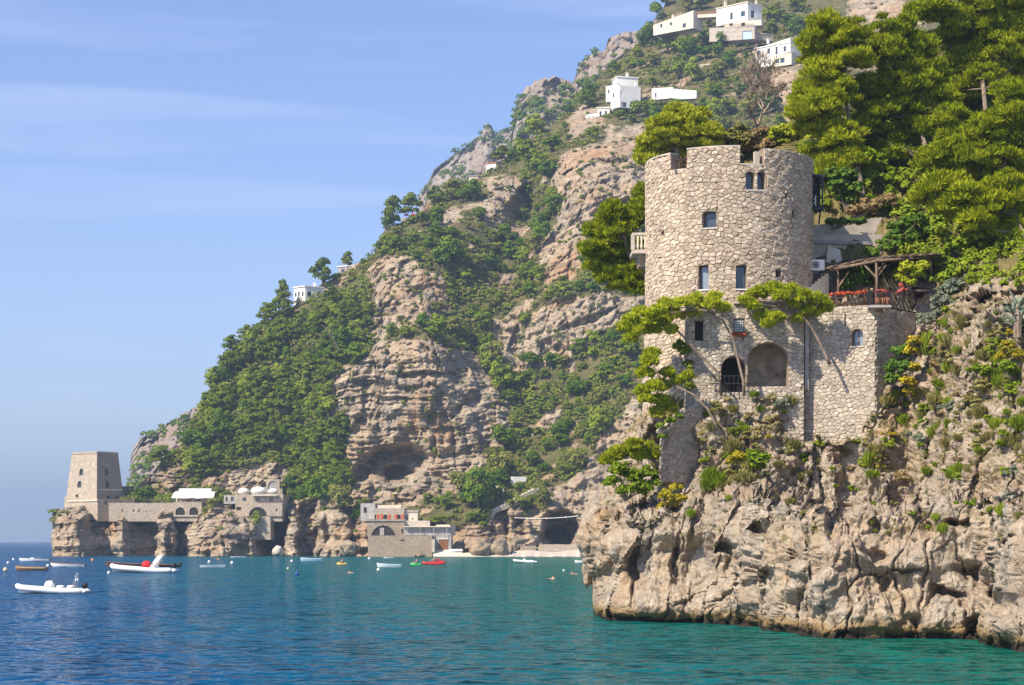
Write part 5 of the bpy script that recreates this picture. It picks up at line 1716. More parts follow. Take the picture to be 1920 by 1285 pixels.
# bare tree behind the tower
bt = empty('bare_tree', P(1420, 292, 143.5))
tag(bt, 'leafless brown tree with twiggy crown on the slope behind the tower', 'bare tree')
rb_ = random.Random(12)
main, twig = MB(), MB()
def grow(p, d, L, r, lev):
    q = p + d * L
    mid = p.lerp(q, 0.5) + Vector((rb_.uniform(-1, 1), rb_.uniform(-1, 1), rb_.uniform(-1, 1))) * L * 0.08
    r = max(r, 0.02)
    (main if lev < 3 else twig).tube([p, mid, q], [r, r * 0.85, r * 0.65], 6 if lev < 3 else 3, cap=False)
    if lev >= 6: return
    for _ in range(3 if lev < 4 else 4):
        nd = (d + Vector((rb_.uniform(-1, 1), rb_.uniform(-0.8, 0.8), rb_.uniform(-0.45, 0.75))) * (1.05 if lev else 0.9)).normalized()
        grow(mid.lerp(q, rb_.uniform(0.3, 1)), nd, L * rb_.uniform(0.58, 0.82), r * 0.58, lev + 1)
grow(Vector((0, 0, 0)), Vector((0.02, 0, 1)), 2.5, 0.16, 0)
main.build('trunk', MAT['bark_dead'], bt)
twig.build('twigs', MAT['bark_dead'], bt, kind='stuff')
print('near plants', round(time.time() - T0, 1))

# ------------------------------------------------------------------ tufts on the headland rock
def ground(sheet, px, py):
    p, ij = sheet.at(px, py)
    v = sheet.V[ij]
    return Vector(v)

tuft_src = []
def tuft_proto(kind, seed):
    rng = np.random.default_rng(seed)
    if kind == 'grass':
        bl = [(rng.uniform(-.12, .12), rng.uniform(-.1, .1), 0.08, 0.2, 0.2, 0.18) for _ in range(7)]
        V, F, r = leaf_cloud(bl, 42, 0.17, rng, 'blade', 0.5, 0.2)
    else:
        bl = [(rng.normal(0, .14), rng.normal(0, .10), abs(rng.normal(0.04, .09)), *(rng.uniform(0.07, 0.16, 2)), rng.uniform(0.06, 0.12)) for _ in range(13)]
        V, F, r = leaf_cloud(bl, 36, 0.055, rng, 'leaf', 0.4, 0.2)
    return V, F, r
protos = {}
for k, (kd, mt) in enumerate([('grass', 'scrub_olive'), ('grass', 'scrub_green'), ('bush', 'scrub_green'), ('bush', 'scrub_olive'), ('bush', 'scrub_dry'), ('bush', 'broom_yellow'), ('bush', 'scrub_silver')]):
    V, F, r = tuft_proto(kd, 400 + k)
    me = mesh_np(kd + '_tuft', V, F, False, {'rnd': r})
    me.materials.append(MAT[mt])
    protos[(kd, mt)] = me
pk = list(protos.keys())
wts = [5, 3, 5, 4, 1.2, 0.6, 1]
labels = {'grass': 'small tuft of coarse grass in a crack of the headland cliff', 'bush': 'small rounded scrub cushion on the headland cliff'}
rt = random.Random(77)
spots = []
tries = 0
while len(spots) < 290 and tries < 9000:
    tries += 1
    y = rt.uniform(570, 1010)
    x = rt.uniform(float(fg_left(y)) + 12, 1915)
    if 1215 < x < 1740 and y < 735: continue
    if rt.random() > (0.25 if y > 900 else 1.0) * (0.6 + 0.4 * (x > 1600)): continue
    if y < 640 and x < 1760: continue
    if any((x - a) ** 2 + (y - b) ** 2 < 11 ** 2 for a, b in spots): continue
    if perlin(np.array([[x / 45.0, y / 45.0, 0.5]]), 8)[0] < 0.0 and rt.random() < 0.75: continue
    spots.append((x, y))
for x, y in spots:
    kd, mt = rt.choices(pk, wts)[0]
    o = link(kd + '_tuft', protos[(kd, mt)])
    o.location = ground(head, x, y) + Vector((0, -0.05, -0.02))
    s_ = rt.uniform(0.55, 1.45) * (1.3 if y < 900 else 0.8)
    o.scale = (s_, s_, s_ * rt.uniform(0.7, 1.1))
    o.rotation_euler = (rt.uniform(-0.2, 0.3), 0, rt.uniform(0, 6.28))
    cw = {'scrub_olive': 'olive', 'scrub_green': 'green', 'scrub_dry': 'dry brown', 'broom_yellow': 'yellow flowering', 'scrub_silver': 'silvery'}[mt]
    NL = [((1367, 735), 'the stone house'), ((1185, 880), 'the flat-topped pine'), ((1260, 935), 'the yellow broom on the brow'), ((1290, 830), 'the shaded retaining wall'), ((1700, 690), 'the orange and green vine'), ((1905, 600), 'the agave'), ((1425, 990), 'the small pocket in the rock'),
          ((1890, 660), 'the right edge yellow flowers'), ((1570, 780), 'the foot of the right house wall'), ((1845, 1088), 'the dark slanting sea cave'), ((1640, 1040), 'the rock shelf'), ((1385, 860), 'the small yellow broom'), ((1100, 1010), 'the headland nose'), ((1800, 985), 'the long dark ledge'), ((1790, 600), 'the silvery shrub')]
    (lx_, ly_), nm_ = min(NL, key=lambda l: (l[0][0] - x) ** 2 + (l[0][1] - y) ** 2)
    a_ = math.degrees(math.atan2(ly_ - y, x - lx_)); d_ = math.hypot(x - lx_, y - ly_)
    r_ = ['right of', 'upper right of', 'above', 'upper left of', 'left of', 'lower left of', 'below', 'lower right of'][int(((a_ + 382.5) % 360) // 45)]
    lab_ = ('small ' if s_ < 1.0 else 'larger ') + cw + (' grass tuft' if kd == 'grass' else ' scrub cushion') + ' ' + ('close ' if d_ < 50 else '') + r_ + ' ' + nm_
    tag(o, lab_, 'grass tuft' if kd == 'grass' else 'scrub', 'grass tufts on the headland cliff' if kd == 'grass' else 'scrub cushions on the headland cliff')
# yet smaller growth, uncountable
rng = np.random.default_rng(78)
bl = []
while len(bl) < 2600:
    y = rng.uniform(560, 1020); x = rng.uniform(float(fg_left(y)) + 8, 1925)
    if 1215 < x < 1740 and y < 735: continue
    if y > 900 and rng.random() < 0.75: continue
    g_ = ground(head, x, y)
    if perlin(np.array([[g_.x * 0.6, g_.y * 0.6, g_.z * 0.6]]), 3)[0] < -0.02 and rng.random() < 0.85: continue
    r_ = rng.uniform(0.06, 0.24)
    bl.append((g_.x, g_.y, g_.z, r_ * 1.3, r_, r_))
o = foliage('cliff_herbs', 'scrub_olive', None, bl, 24, 0.075, 79, style='blade', up=0.5, shell=0.2)
tag(o, 'thin dry herbs growing in the cracks of the headland cliff', 'herbs', kind='stuff')
# soft scrub over the bank under the pines
bl = []
while len(bl) < 1350:
    x = rng.uniform(1500, 2080); y = rng.uniform(-80, 540)
    if x < float(fg_left(y)) + 10: continue
    if y > 400 and x < 1680: continue
    g_ = ground(head, x, y)
    r_ = rng.uniform(0.25, 0.7)
    bl.append((g_.x, g_.y - 0.2, g_.z + r_ * 0.4, r_, r_, r_ * 0.8))
o = foliage('bank_scrub', 'scrub_green', None, bl, 52, 0.12, 80)
tag(o, 'low green scrub covering the bank under the big pines', 'scrub', kind='stuff')
print('tufts', round(time.time() - T0, 1))

# ------------------------------------------------------------------ trees across the bay
def far_crown(kind, seed):
    rng = np.random.default_rng(seed)
    bl = []
    if kind == 'pine':                       # irregular spreading pads, unit size: 1 m wide, 1 m tall
        for lev in range(7):
            z_ = 0.30 + 0.10 * lev
            wr_ = (0.44, 0.5, 0.47, 0.43, 0.34, 0.24, 0.12)[lev]
            for q in range(4 if lev < 5 else 2):
                a = rng.uniform(0, 6.28); rr = wr_ * rng.uniform(0.35, 0.95)
                r_ = rng.uniform(0.12, 0.22)
                bl.append((rr * math.cos(a), rr * math.sin(a), z_ + rng.uniform(-.05, .05), r_, r_, r_ * 0.62))
    else:
        for q in range(19):
            d = unit(rng.normal(size=3)); k = rng.uniform(0.35, 1.0)
            r_ = rng.uniform(0.13, 0.25)
            bl.append((d[0] * 0.36 * k, d[1] * 0.36 * k, 0.52 + d[2] * 0.34 * k, r_, r_, r_ * 0.85))
    V, F, r = leaf_cloud(bl, 64, 0.05, rng, 'leaf', 0.4, 0.6)
    return mesh_np(kind + '_crown', V, F, False, {'rnd': r})
def far_trunk(seed):
    rs = random.Random(seed)
    m = MB()
    top = Vector((rs.uniform(-.06, .06), rs.uniform(-.06, .06), 0.62))
    m.tube([Vector((0, 0, -0.25)), Vector((rs.uniform(-.04, .04), 0, 0.2)), top], [0.028, 0.022, 0.012], 6)
    for q in range(5):
        a = rs.uniform(0, 6.28)
        m.tube([top * rs.uniform(0.45, 0.9), Vector((math.cos(a) * 0.3, math.sin(a) * 0.3, rs.uniform(0.45, 0.75)))], [0.012, 0.005], 4)
    me = bpy.data.meshes.new('tree_trunk')
    me.from_pydata(m.v, [], m.f)
    me.materials.append(MAT['bark_far'])
    return me
crowns = {'pine': [far_crown('pine', 500 + k) for k in range(5)], 'broad': [far_crown('broad', 520 + k) for k in range(7)]}
for me in crowns['pine']: me.materials.append(MAT['pine_far'])
for k, me in enumerate(crowns['broad']): me.materials.append(MAT[('tree_far', 'tree_far', 'tree_far_light', 'tree_far', 'tree_far_olive', 'tree_far_light', 'tree_far')[k]])
crowns['wood'] = crowns['pine'] + [crowns['broad'][k] for k in (0, 2, 5)]
trunks = [far_trunk(540 + k) for k in range(4)]
rf = random.Random(90)
def far_tree(kind, px, py, wpx, hpx, label, group, D=None, sheet=None):
    """a tree whose foot stands on the ground seen at (px, py)"""
    g_ = ground(sheet or hill, px, py) if D is None else P(px, py, D)
    w = wpx / FPX * g_.y; h = hpx / FPX * g_.y
    root = empty('pine_tree' if kind == 'pine' else 'broadleaf_tree', g_, rf.uniform(0, 6.28))
    root.scale = (w, w, h)
    tag(root, label, 'pine tree' if kind == 'pine' else 'tree', group)
    link('crown', rf.choice(crowns['wood' if (kind == 'pine' and group) else kind]), None, root)
    link('trunk', rf.choice(trunks), None, root)
    return root
def rock_at(px, py):
    _, ij = hill.at(px, py)
    return HILL_ROCK[ij]

LAND = [((578, 555), 'the white corner house'), ((661, 520), 'the flat-roofed villa'), ((180, 900), 'the square watchtower'), ((360, 930), 'the white awning'), ((486, 935), 'the domed house'),
    ((720, 975), 'the red-shuttered beach house'), ((742, 868), 'the great cave in the cliff'), ((620, 640), 'the long bare white trunk'), ((770, 540), 'the upper rock ledge'), ((936, 318), 'the small house with arched porch'),
    ((892, 340), 'the small grey hut'), ((1168, 180), 'the stepped white villa'), ((1262, 176), 'the white garden wall'), ((1385, 35), 'the topmost villa'), ((1262, 45), 'the long cream house'), ((1460, 105), 'the green-shuttered villa'),
    ((1120, 222), 'the little terraced houses'), ((1110, 360), 'the tall upper cliff'), ((1090, 610), 'the slanting rock beds'), ((973, 902), 'the little white hut'), ((1050, 990), 'the sea cave'), ((800, 680), 'the top of the great cliff'),
    ((828, 376), 'the red-tiled shelters'), ((940, 390), 'the rock pillar'), ((410, 810), 'the pale dead branches'), ((556, 724), 'the short dead trunk'), ((776, 415), 'the skyline terrace'), ((850, 1000), 'the boathouse'), ((1200, 480), 'the tower balustrade')]
def where(px, py):
    (lx, ly), nm = min(LAND, key=lambda l: (l[0][0] - px) ** 2 + (l[0][1] - py) ** 2)
    d = math.hypot(px - lx, py - ly)
    a = math.degrees(math.atan2(ly - py, px - lx))
    r = ['right of', 'upper right of', 'above', 'upper left of', 'left of', 'lower left of', 'below', 'lower right of'][int(((a + 382.5) % 360) // 45)]
    return ('just ' if d < 32 else ('' if d < 75 else 'well ')) + r + ' ' + nm
def size_word(s):
    return 'small' if s < 24 else ('medium-sized' if s < 36 else 'large')

# trees that stand out against the sky or on their own
for kd, x, y, w, h, lb in [
    ('pine', 531, 590, 40, 62, 'pine against the sky left of the white corner house'), ('pine', 498, 608, 34, 42, 'low pine on the skyline, lowest left of the corner house'),
    ('pine', 606, 540, 48, 56, 'bushy pine above the white corner house'), ('pine', 648, 500, 26, 34, 'small pine beside the flat-roofed villa'),
    ('pine', 736, 432, 44, 62, 'tall pine leaning out on the skyline below the red awnings'), ('pine', 772, 412, 46, 50, 'bushy pine on the skyline next to the leaning pine'),
    ('broad', 716, 480, 42, 44, 'rounded tree on the skyline above the upper rock ledge'), ('pine', 815, 385, 34, 36, 'pine on the skyline left of the small grey hut'),
    ('broad', 846, 378, 52, 50, 'broad tree below the small grey hut'), ('pine', 940, 304, 44, 34, 'flat pine over the small white chapel-like house'),
    ('broad', 985, 300, 50, 52, 'dense tree right of the small white house on the crest'), ('pine', 1105, 205, 42, 30, 'flat-topped pine left of the white terraced houses'),
    ('broad', 1290, 120, 44, 60, 'dark tree between the cream house and the topmost villa'), ('broad', 1350, 110, 40, 56, 'dark cypress-like tree under the topmost villa'),
    ('broad', 1230, 36, 30, 44, 'dark tree at the top of the skyline'), ('broad', 1330, 180, 20, 34, 'yellow-green tree beside the white retaining wall'),
    ('pine', 303, 876, 60, 40, 'dark flat pine on the rocks right of the square watchtower'), ('broad', 942, 745, 62, 84, 'bright green tree in the gully right of the great cliff'),
    ('broad', 398, 962, 30, 34, 'ivy-dark tree between the white awning and the domed house'), ('broad', 384, 972, 18, 26, 'small tree hanging beside the pointed arches'), ('broad', 500, 1002, 26, 40, 'green bush hanging on the rocks below the domed house'),
    ('broad', 478, 985, 24, 30, 'climbing bush at the left of the big arch'), ('broad', 560, 962, 50, 60, 'dense dark tree right of the domed house'), ('broad', 600, 958, 60, 76, 'tall dense tree between the domed house and the cave'),
    ('broad', 636, 962, 56, 66, 'dark tree left of the red-shuttered beach house'), ('broad', 665, 985, 40, 36, 'rounded bush beside the red-shuttered beach house'), ('broad', 545, 925, 44, 44, 'tree above the right end of the domed house'),
    ('broad', 820, 985, 50, 22, 'low olive bush above the long boat shed'), ('broad', 985, 958, 70, 30, 'spreading bush over the sea cave'), ('broad', 890, 978, 46, 20, 'low bush on the terrace left of the stairway wall'),
    ('broad', 925, 690, 50, 60, 'leafy tree at the upper right rim of the great cliff'), ('broad', 1015, 470, 44, 70, 'tall tree in the cleft between the two upper cliffs'),
    ('broad', 840, 505, 80, 70, 'large spreading tree on the ledge above the middle rocks'), ('broad', 900, 960, 70, 92, 'large bright tree above the beach steps'),
    ('broad', 940, 905, 56, 70, 'green tree left of the small white hut'), ('broad', 275, 940, 48, 34, 'bright shrub-like tree on the terrace behind the watchtower')]:
    far_tree(kd, x, y, w, h, lb, None)
wood = [(372, 790), (430, 665), (482, 620), (552, 582), (640, 560), (700, 590), (700, 640), (650, 665), (620, 735), (632, 800), (650, 860), (660, 945), (560, 945), (540, 880), (470, 862), (380, 905), (345, 900), (340, 850)]
placed = []
cnt = {'pine': 0, 'broad': 0}
for tries in range(9000):
    if cnt['pine'] >= 190: break
    x, y = rf.uniform(340, 705), rf.uniform(560, 950)
    if not in_poly(np.array([x]), np.array([y]), wood)[0]: continue
    if 540 < x < 618 and y < 612: continue
    sp = 13 + 13 * rf.random()
    if rock_at(x, y) > 0.6 and rf.random() < 0.7: continue
    if any((x - a) ** 2 + ((y - b) * 1.1) ** 2 < sp * sp for a, b in placed): continue
    placed.append((x, y))
    s_ = rf.choice((rf.uniform(18, 28), rf.uniform(28, 42), rf.uniform(34, 54)))
    far_tree('pine', x, y, s_, s_ * rf.uniform(0.85, 1.25), size_word(s_) + ' pine in the dense wood, ' + where(x, y), 'pines of the wooded spur')
    cnt['pine'] += 1
for tries in range(16000):
    if cnt['broad'] >= 275: break
    x = rf.uniform(640, 1510); y = rf.uniform(-20, 960)
    if y < float(hill_sky(x)) + 4: continue
    if x > 1215 and y > 275: continue
    if in_poly(np.array([x]), np.array([y]), wood)[0] or rock_at(x, y) > 0.35: continue
    sp = rf.uniform(16, 27)
    if any((x - a) ** 2 + (y - b) ** 2 < sp * sp for a, b in placed): continue
    if any(abs(x - hx_) < w_ and abs(y - hy_) < h_ for hx_, hy_, w_, h_ in [(1385, 40, 52, 38), (1262, 48, 42, 20), (1460, 110, 52, 34), (1170, 185, 42, 32), (1262, 185, 46, 22), (1112, 225, 34, 20), (935, 325, 30, 18), (895, 345, 16, 12), (665, 540, 46, 40), (578, 575, 40, 24), (720, 990, 60, 40), (972, 905, 18, 14)]): continue
    placed.append((x, y))
    s_ = rf.choice((rf.uniform(16, 26), rf.uniform(24, 44), rf.uniform(28, 58)))
    far_tree('broad', x, y, s_, s_ * rf.uniform(0.75, 1.1), size_word(s_) + ' green broadleaf tree ' + where(x, y), 'broadleaf trees of the mountainside')
    cnt['broad'] += 1
print('far trees', cnt, round(time.time() - T0, 1))
# scrub between the trees and on the ledges
rng = np.random.default_rng(95)
bl, bl2 = [], []
hv = hill.V.reshape(-1, 3); hr = HILL_ROCK.ravel(); hpx = hill.PX.ravel(); hpy = hill.PY.ravel()
pick = rng.permutation(len(hr))
clump = fbm(hv[pick[:60000]], 9.0, 3, 96)
for q, k in enumerate(pick[:60000]):
    if len(bl) + len(bl2) >= 7000: break
    if hpx[k] > 1520 or (hpx[k] > 1225 and hpy[k] > 290) or hpy[k] > 1000: continue
    prob = 0.9 if hr[k] < 0.3 else (0.16 if hpy[k] < 640 else 0.06)
    if hpy[k] > 945: prob *= 0.25
    if rng.random() > prob * (0.5 + clump[q]): continue
    r_ = rng.uniform(0.5, 1.5) if hr[k] < 0.3 else rng.uniform(0.3, 0.9)
    v = hv[k]
    (bl if rng.random() < 0.75 else bl2).append((v[0], v[1] - r_ * 0.4, v[2] + r_ * 0.35, r_ * 1.2, r_, r_ * 0.8))
o = foliage('hillside_scrub', 'shrub_far', None, bl, 36, 0.38, 97)
tag(o, 'green maquis scrub covering the mountainside between the trees', 'scrub', kind='stuff')
o = foliage('dry_scrub', 'scrub_olive', None, bl2, 36, 0.36, 98)
tag(o, 'olive dry scrub scattered over the mountainside', 'scrub', kind='stuff')
bl = []
for sh_, cnt_, r0_, r1_ in ((ridge_a, 700, 1.0, 2.6), (ridge_b, 350, 1.2, 3.0), (ridge_c, 420, 1.0, 2.4)):
    hv = sh_.V.reshape(-1, 3)
    cl = fbm(hv, 26.0, 3, 99)
    sel = rng.permutation(np.nonzero(cl > 0.0)[0])[:cnt_]
    for k in sel:
        r_ = rng.uniform(r0_, r1_); v = hv[k]
        bl.append((v[0], v[1] - r_ * 0.3, v[2] + r_ * 0.3, r_ * 1.2, r_, r_ * 0.8))
o = foliage('ridge_scrub', 'tree_far', None, bl, 36, 0.75, 100)
tag(o, 'hazy green scrub and trees on the distant ridges', 'scrub', kind='stuff')
print('scrub', round(time.time() - T0, 1))

# ------------------------------------------------------------------ buildings across the bay
def pw(a, b):
    """wall plane through two (px, distance) corners"""
    p, q = P(a[0], 0, a[1]), P(b[0], 0, b[1])
    return Plane((p.x, p.y), (q.x, q.y))

def zat(py, D): return HC + (HZ - py) / FPX * D

def block(parent, a, b, yt, yb, depth, mat, wins=(), name='wall', frame='wood_dark', glass='window_glass', roof=None, reveal=0.25, yt2=None):
    """a box-shaped wing: front from corner a to corner b (px, distance), rows yt to yb; wins = (shape, x0, y0, x1, y1[, glass[, frame]])"""
    S = pw(a, b)
    Dm = (a[1] + b[1]) / 2
    zt, zb = zat(yt, Dm), zat(yb, Dm)
    zt2 = zt if yt2 is None else zat(yt2, Dm)
    hs = [hole_px(S, w[0], *w[1:5]) for w in wins]
    m = panel(S, [(0, zb), (S.L, zb), (S.L, zt2), (0, zt)], hs, None, 0, 0, reveal)
    c = [S.map(0, zb), S.map(S.L, zb), S.map(S.L, zb, -depth), S.map(0, zb, -depth)]
    t_ = [S.map(0, zt), S.map(S.L, zt2), S.map(S.L, zt2, -depth), S.map(0, zt, -depth)]
    m.add(c + t_, [[1, 2, 6, 5], [3, 0, 4, 7], [2, 3, 7, 6]] + ([] if roof else [[4, 5, 6, 7]]))
    m.build(name, MAT[mat], parent)
    if roof:
        r = slab(S, -0.3, S.L + 0.3, zt, zt + 0.35, -depth - 0.3, 0.3)
        r.build('roof', MAT[roof], parent)
    for w, h in zip(wins, hs):
        window(parent, S, h, 0.2, 0.07, w[5] if len(w) > 5 else glass, w[6] if len(w) > 6 else frame, 'door' if (w[4] - w[2]) > 11 else 'window')
    return S, zb, zt

# square watchtower at the tip of the rocks
wt = empty('watchtower', P(181, 948, 597))
tag(wt, 'square tapering stone watchtower on the rocks at the far left point', 'tower')
def off(o, e):
    """children built in world metres hang from an empty that is not at the origin"""
    for c in e.children: c.location = -Vector(e.location)
WL, WR_ = pw((134.5, 601), (182, 594)), pw((182, 594), (221.5, 601))
zt, zb = zat(850, 594), zat(950, 594)
zm = zat(918, 594)
for S, wins in ((WL, [(arch, 151, 879, 158.5, 891.5), (arch, 149, 902, 156.5, 914.5), (rect, 147, 927.5, 152, 935.5)]), (WR_, [(rect, 195, 879, 200.5, 891.5), (arch, 195, 902, 201, 914.5), (arch, 195.5, 929, 202, 938)])):
    S.bat, S.z0 = 0.085, zt
    e = 0.085 * (zt - zb)
    hs = [hole_px(S, w[0], *w[1:5]) for w in wins]
    kk = e * math.tan(WL.n.angle(WR_.n) / 2)
    panel(S, [(-e, zb), (S.L + kk, zb), (S.L, zt), (0, zt)] if S is WL else [(-kk, zb), (S.L + e, zb), (S.L, zt), (0, zt)], hs, None, 0, 0, 0.5).build('wall', MAT['masonry_pale' if S is WL else 'masonry_far'], wt)  # sunlit left face paler, shaded right face darker: light put into the colour
    for k, h in enumerate(hs):
        window(wt, S, h, 0.45, 0.08, 'window_glass', 'shutter_green' if (S is WL and k == 2) else 'wood_dark')
    slab(S, 0, S.L, zt - 0.05, zt + 0.55, -0.5, 0.14).build('parapet', MAT['masonry_pale'], wt)
slab(WR_, 0.2, WR_.L + 0.6, zm - 0.15, zm + 0.15, 0.0, 0.22).build('string_course', MAT['plaster_cream'], wt)
c = [WL.map(0, zt), WL.map(WL.L, zt), WR_.map(WR_.L, zt)]
bk_ = c[0] + (c[2] - c[1])
rm = MB()
rm.add([c[0], c[1], c[2], bk_], [[0, 1, 2, 3]])
b4 = [WL.map(-e, zb), WL.map(WL.L, zb), WR_.map(WR_.L + e, zb)]
bb = b4[0] + (b4[2] - b4[1])
rm.add([c[0], bk_, bb, b4[0]], [[0, 1, 2, 3]])
rm.add([c[2], b4[2], bb, bk_], [[0, 1, 2, 3]])
rm.build('roof_and_back_walls', MAT['masonry_far'], wt)
off(None, wt)

bs = empty('bastion', (0, 0, 0))
tag(bs, 'low stone bastion and plinth under the square watchtower', 'wall')
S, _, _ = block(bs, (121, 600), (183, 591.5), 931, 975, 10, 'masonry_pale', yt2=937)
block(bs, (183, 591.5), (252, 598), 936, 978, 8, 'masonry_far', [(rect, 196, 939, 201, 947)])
block(bs, (225, 606), (246, 606), 912, 940, 5, 'masonry_far', [(rect, 238, 918, 240, 921), (rect, 230, 918, 232, 921)])
slab(S, 2, S.L, zat(939, 594) - 0.2, zat(939, 594) + 0.15, 0, 0.3).build('string_course', MAT['plaster_cream'], bs)

tr = empty('terrace_wall', (0, 0, 0))
tag(tr, 'long stone terrace wall with small dark openings running right from the watchtower', 'wall')
block(tr, (204, 589), (330, 588), 943, 978, 14, 'masonry_pale', [(rect, 228, 955, 231, 960), (rect, 249, 955, 252, 960), (rect, 259, 955, 262, 960), (rect, 273, 958, 275, 961)])

ar = empty('arched_terrace', (0, 0, 0))
tag(ar, 'terrace building with two dark pointed arches under a white awning', 'building')
S, _, _ = block(ar, (325, 587), (378, 587), 941, 978, 14, 'masonry_pale', [(arch, 329, 951.5, 346.5, 966, 'shadow_room'), (arch, 355, 951.5, 371.5, 966, 'shadow_room')], name='arcade')
slab(S, -0.2, S.L + 0.2, S.uv(350, 968)[1] - 0.1, S.uv(350, 968)[1] + 0.25, 0, 0.4).build('ledge', MAT['plaster_worn'], ar)
S2, _, _ = block(ar, (330, 593), (398, 593), 928, 943, 8, 'plaster_cream', [(arch, 333, 935, 337, 942)], name='dining_room_wall')
for k in range(4):
    S2_ = slab(S2, 1.6 + k * 1.45, 2.8 + k * 1.45, S2.uv(350, 941)[1], S2.uv(350, 932)[1], 0.02, 0.10)
    S2_.build('curtain', MAT['fabric_orange' if k % 2 else 'plaster_cream'], ar)
block(ar, (336, 596), (396, 596), 916, 930, 7, 'plaster_white', name='upper_storey')

def awning(name, label, x0, x1, D, yt, yb, depth, legs=True):
    """white canvas sloping down to the front, with a scalloped edge"""
    a, b = P(x0, yb, D), P(x1, yb, D)
    root = empty(name, (a + b) / 2)
    o = (a + b) / 2
    tag(root, label, 'awning')
    hw = (b.x - a.x) / 2
    dz = zat(yt, D + depth) - a.z
    n = 9
    m = MB()
    rows = []
    for f_ in (0, 0.35, 0.7, 1.0):
        rows.append([Vector((-hw + 2 * hw * k / (n - 1) + (0.5 * (1 - f_) * (k / (n - 1) - 0.5)), depth * f_, dz * f_ ** 0.8 + 0.10 * math.sin(k * 2.1) * (1 - f_))) for k in range(n)])
    fr = [v + Vector((0, 0.02, -0.35 - 0.1 * (k % 2))) for k, v in enumerate(rows[0])]
    m.loft([fr] + rows, cap=False, closed=False)
    m.build('canvas', MAT['fabric_white'], root)
    if legs:
        for x in (-hw * 0.95, hw * 0.95, 0):
            MB().tube([Vector((x, 0.1, -0.2)), Vector((x, 0.1, -2.6))], 0.06, 6).build('pole', MAT['steel'], root)
    return root
awning('white_awning', 'wide white awning over the arched terrace on the left', 323, 399, 588.5, 922, 932, 5.0)

dh = empty('domed_house', (0, 0, 0))
tag(dh, 'stone house with small white domes, dark windows and one big arch above the sea', 'house')
S, zb_, zt_ = block(dh, (441, 587), (531, 586), 927, 975, 12, 'masonry_pale', [(rect, 455, 933, 462, 940), (rect, 479, 933, 487, 941), (rect, 505, 933, 513, 941), (rect, 520, 931.5, 523, 935), (rect, 443, 951, 452, 957, 'shadow_room')])
slab(S, 5.2, S.L - 1.4, S.uv(480, 929)[1] - 0.15, S.uv(480, 929)[1] + 0.2, 0, 1.6).build('terrace_ledge', MAT['plaster_cream'], dh)
S3, _, _ = block(dh, (461, 584.5), (529, 584), 943.5, 978, 8, 'masonry_pale', [(arch, 466.5, 951, 500.5, 968, 'shadow_room'), (rect, 517, 954, 520, 959)], name='arch_wall')
slab(S3, 0.3, S3.L, S3.uv(480, 969)[1] - 0.15, S3.uv(480, 969)[1] + 0.1, 0, 0.3).build('ledge', MAT['iron_dark'], dh)
block(dh, (470, 583.5), (507, 583), 969, 1012, 6, 'masonry_pale', name='buttress_wall')
for cx_, r_ in ((457, 11), (485, 15), (512, 10)):
    c_ = P(cx_, 922, 592)
    m = MB()
    rr_ = r_ / FPX * 592
    m.ball(c_, (rr_, rr_, rr_ * 0.62), 18, 9)
    m.build('dome', MAT['plaster_white'], dh, True)
block(dh, (499, 598), (524, 598), 899, 930, 3, 'masonry_pale', [(arch, 503, 902, 520, 926, 'plaster_grey')], name='bell_arch_wall')
block(dh, (420, 590), (441, 589), 929, 945, 8, 'plaster_grey', [(rect, 423, 932, 427, 940), (rect, 433, 932, 439, 940)], name='side_wing')

rh = empty('red_shutter_house', (0, 0, 0))
tag(rh, 'two-storey stone beach house with orange-red shutters and a wide dark arch', 'house')
Su, _, _ = block(rh, (702, 565.5), (758, 565), 953, 977, 9, 'masonry_pale', [(arch, 697.5 + 5, 965, 705.5, 976.5, 'shadow_room'), (arch, 719, 965, 726.5, 976.5, 'shadow_room'), (arch, 744, 965, 751.5, 976.5, 'shadow_room')], name='upper_wall')
for x0 in (706.5, 713.5, 727.5, 740, 752.5):
    sh_ = slab(Su, Su.uv(x0, 970)[0], Su.uv(x0 + 4.6, 970)[0], Su.uv(720, 976.5)[1], Su.uv(720, 964.5)[1], 0.01, 0.10)
    sh_.build('shutter', MAT['shutter_red'], rh)
block(rh, (708, 569), (752, 569), 947.5, 954, 5, 'plaster_cream', name='roof_parapet')
block(rh, (676, 570), (703, 569), 944, 977, 6, 'plaster_grey', [(arch, 682, 951, 688, 962, 'shadow_room')], name='side_wall')
Sg, _, _ = block(rh, (688, 563.5), (758, 563), 976.5, 1006, 8, 'masonry_far', [(arch, 695.5, 985.5, 742, 1004.5, 'shadow_room'), (rect, 752.5, 992, 757, 1000)], name='lower_wall')
slab(Sg, -0.2, Sg.L + 0.2, Sg.uv(720, 976.5)[1] - 0.1, Sg.uv(720, 976.5)[1] + 0.12, -3, 0.35).build('balcony_floor', MAT['plaster_grey'], rh)
slab(Sg, -0.2, Sg.L + 0.2, Sg.uv(720, 977)[1] + 0.1, Sg.uv(720, 973.5)[1], 0.2, 0.28).build('balcony_parapet', MAT['masonry_far'], rh)
m = MB()
ah = hole_px(Sg, rect, 712, 990, 720, 1004)
slab(Sg, ah[0][0], ah[1][0], ah[0][1], ah[2][1], -0.15, -0.1).build('boathouse_door', MAT['plaster_grey'], rh)

bx_ = empty('flat_roof_cabin', (0, 0, 0))
tag(bx_, 'small pale flat-roofed cabin right of the red-shuttered beach house', 'cabin')
block(bx_, (760, 566), (783, 566), 959.5, 977, 5, 'plaster_cream', [(rect, 761, 966, 765, 976), (rect, 772, 971.5, 775, 974.5)], roof='plaster_worn')
block(bx_, (759, 564), (806, 564), 976.5, 990, 5, 'plaster_worn', name='terrace_wall')

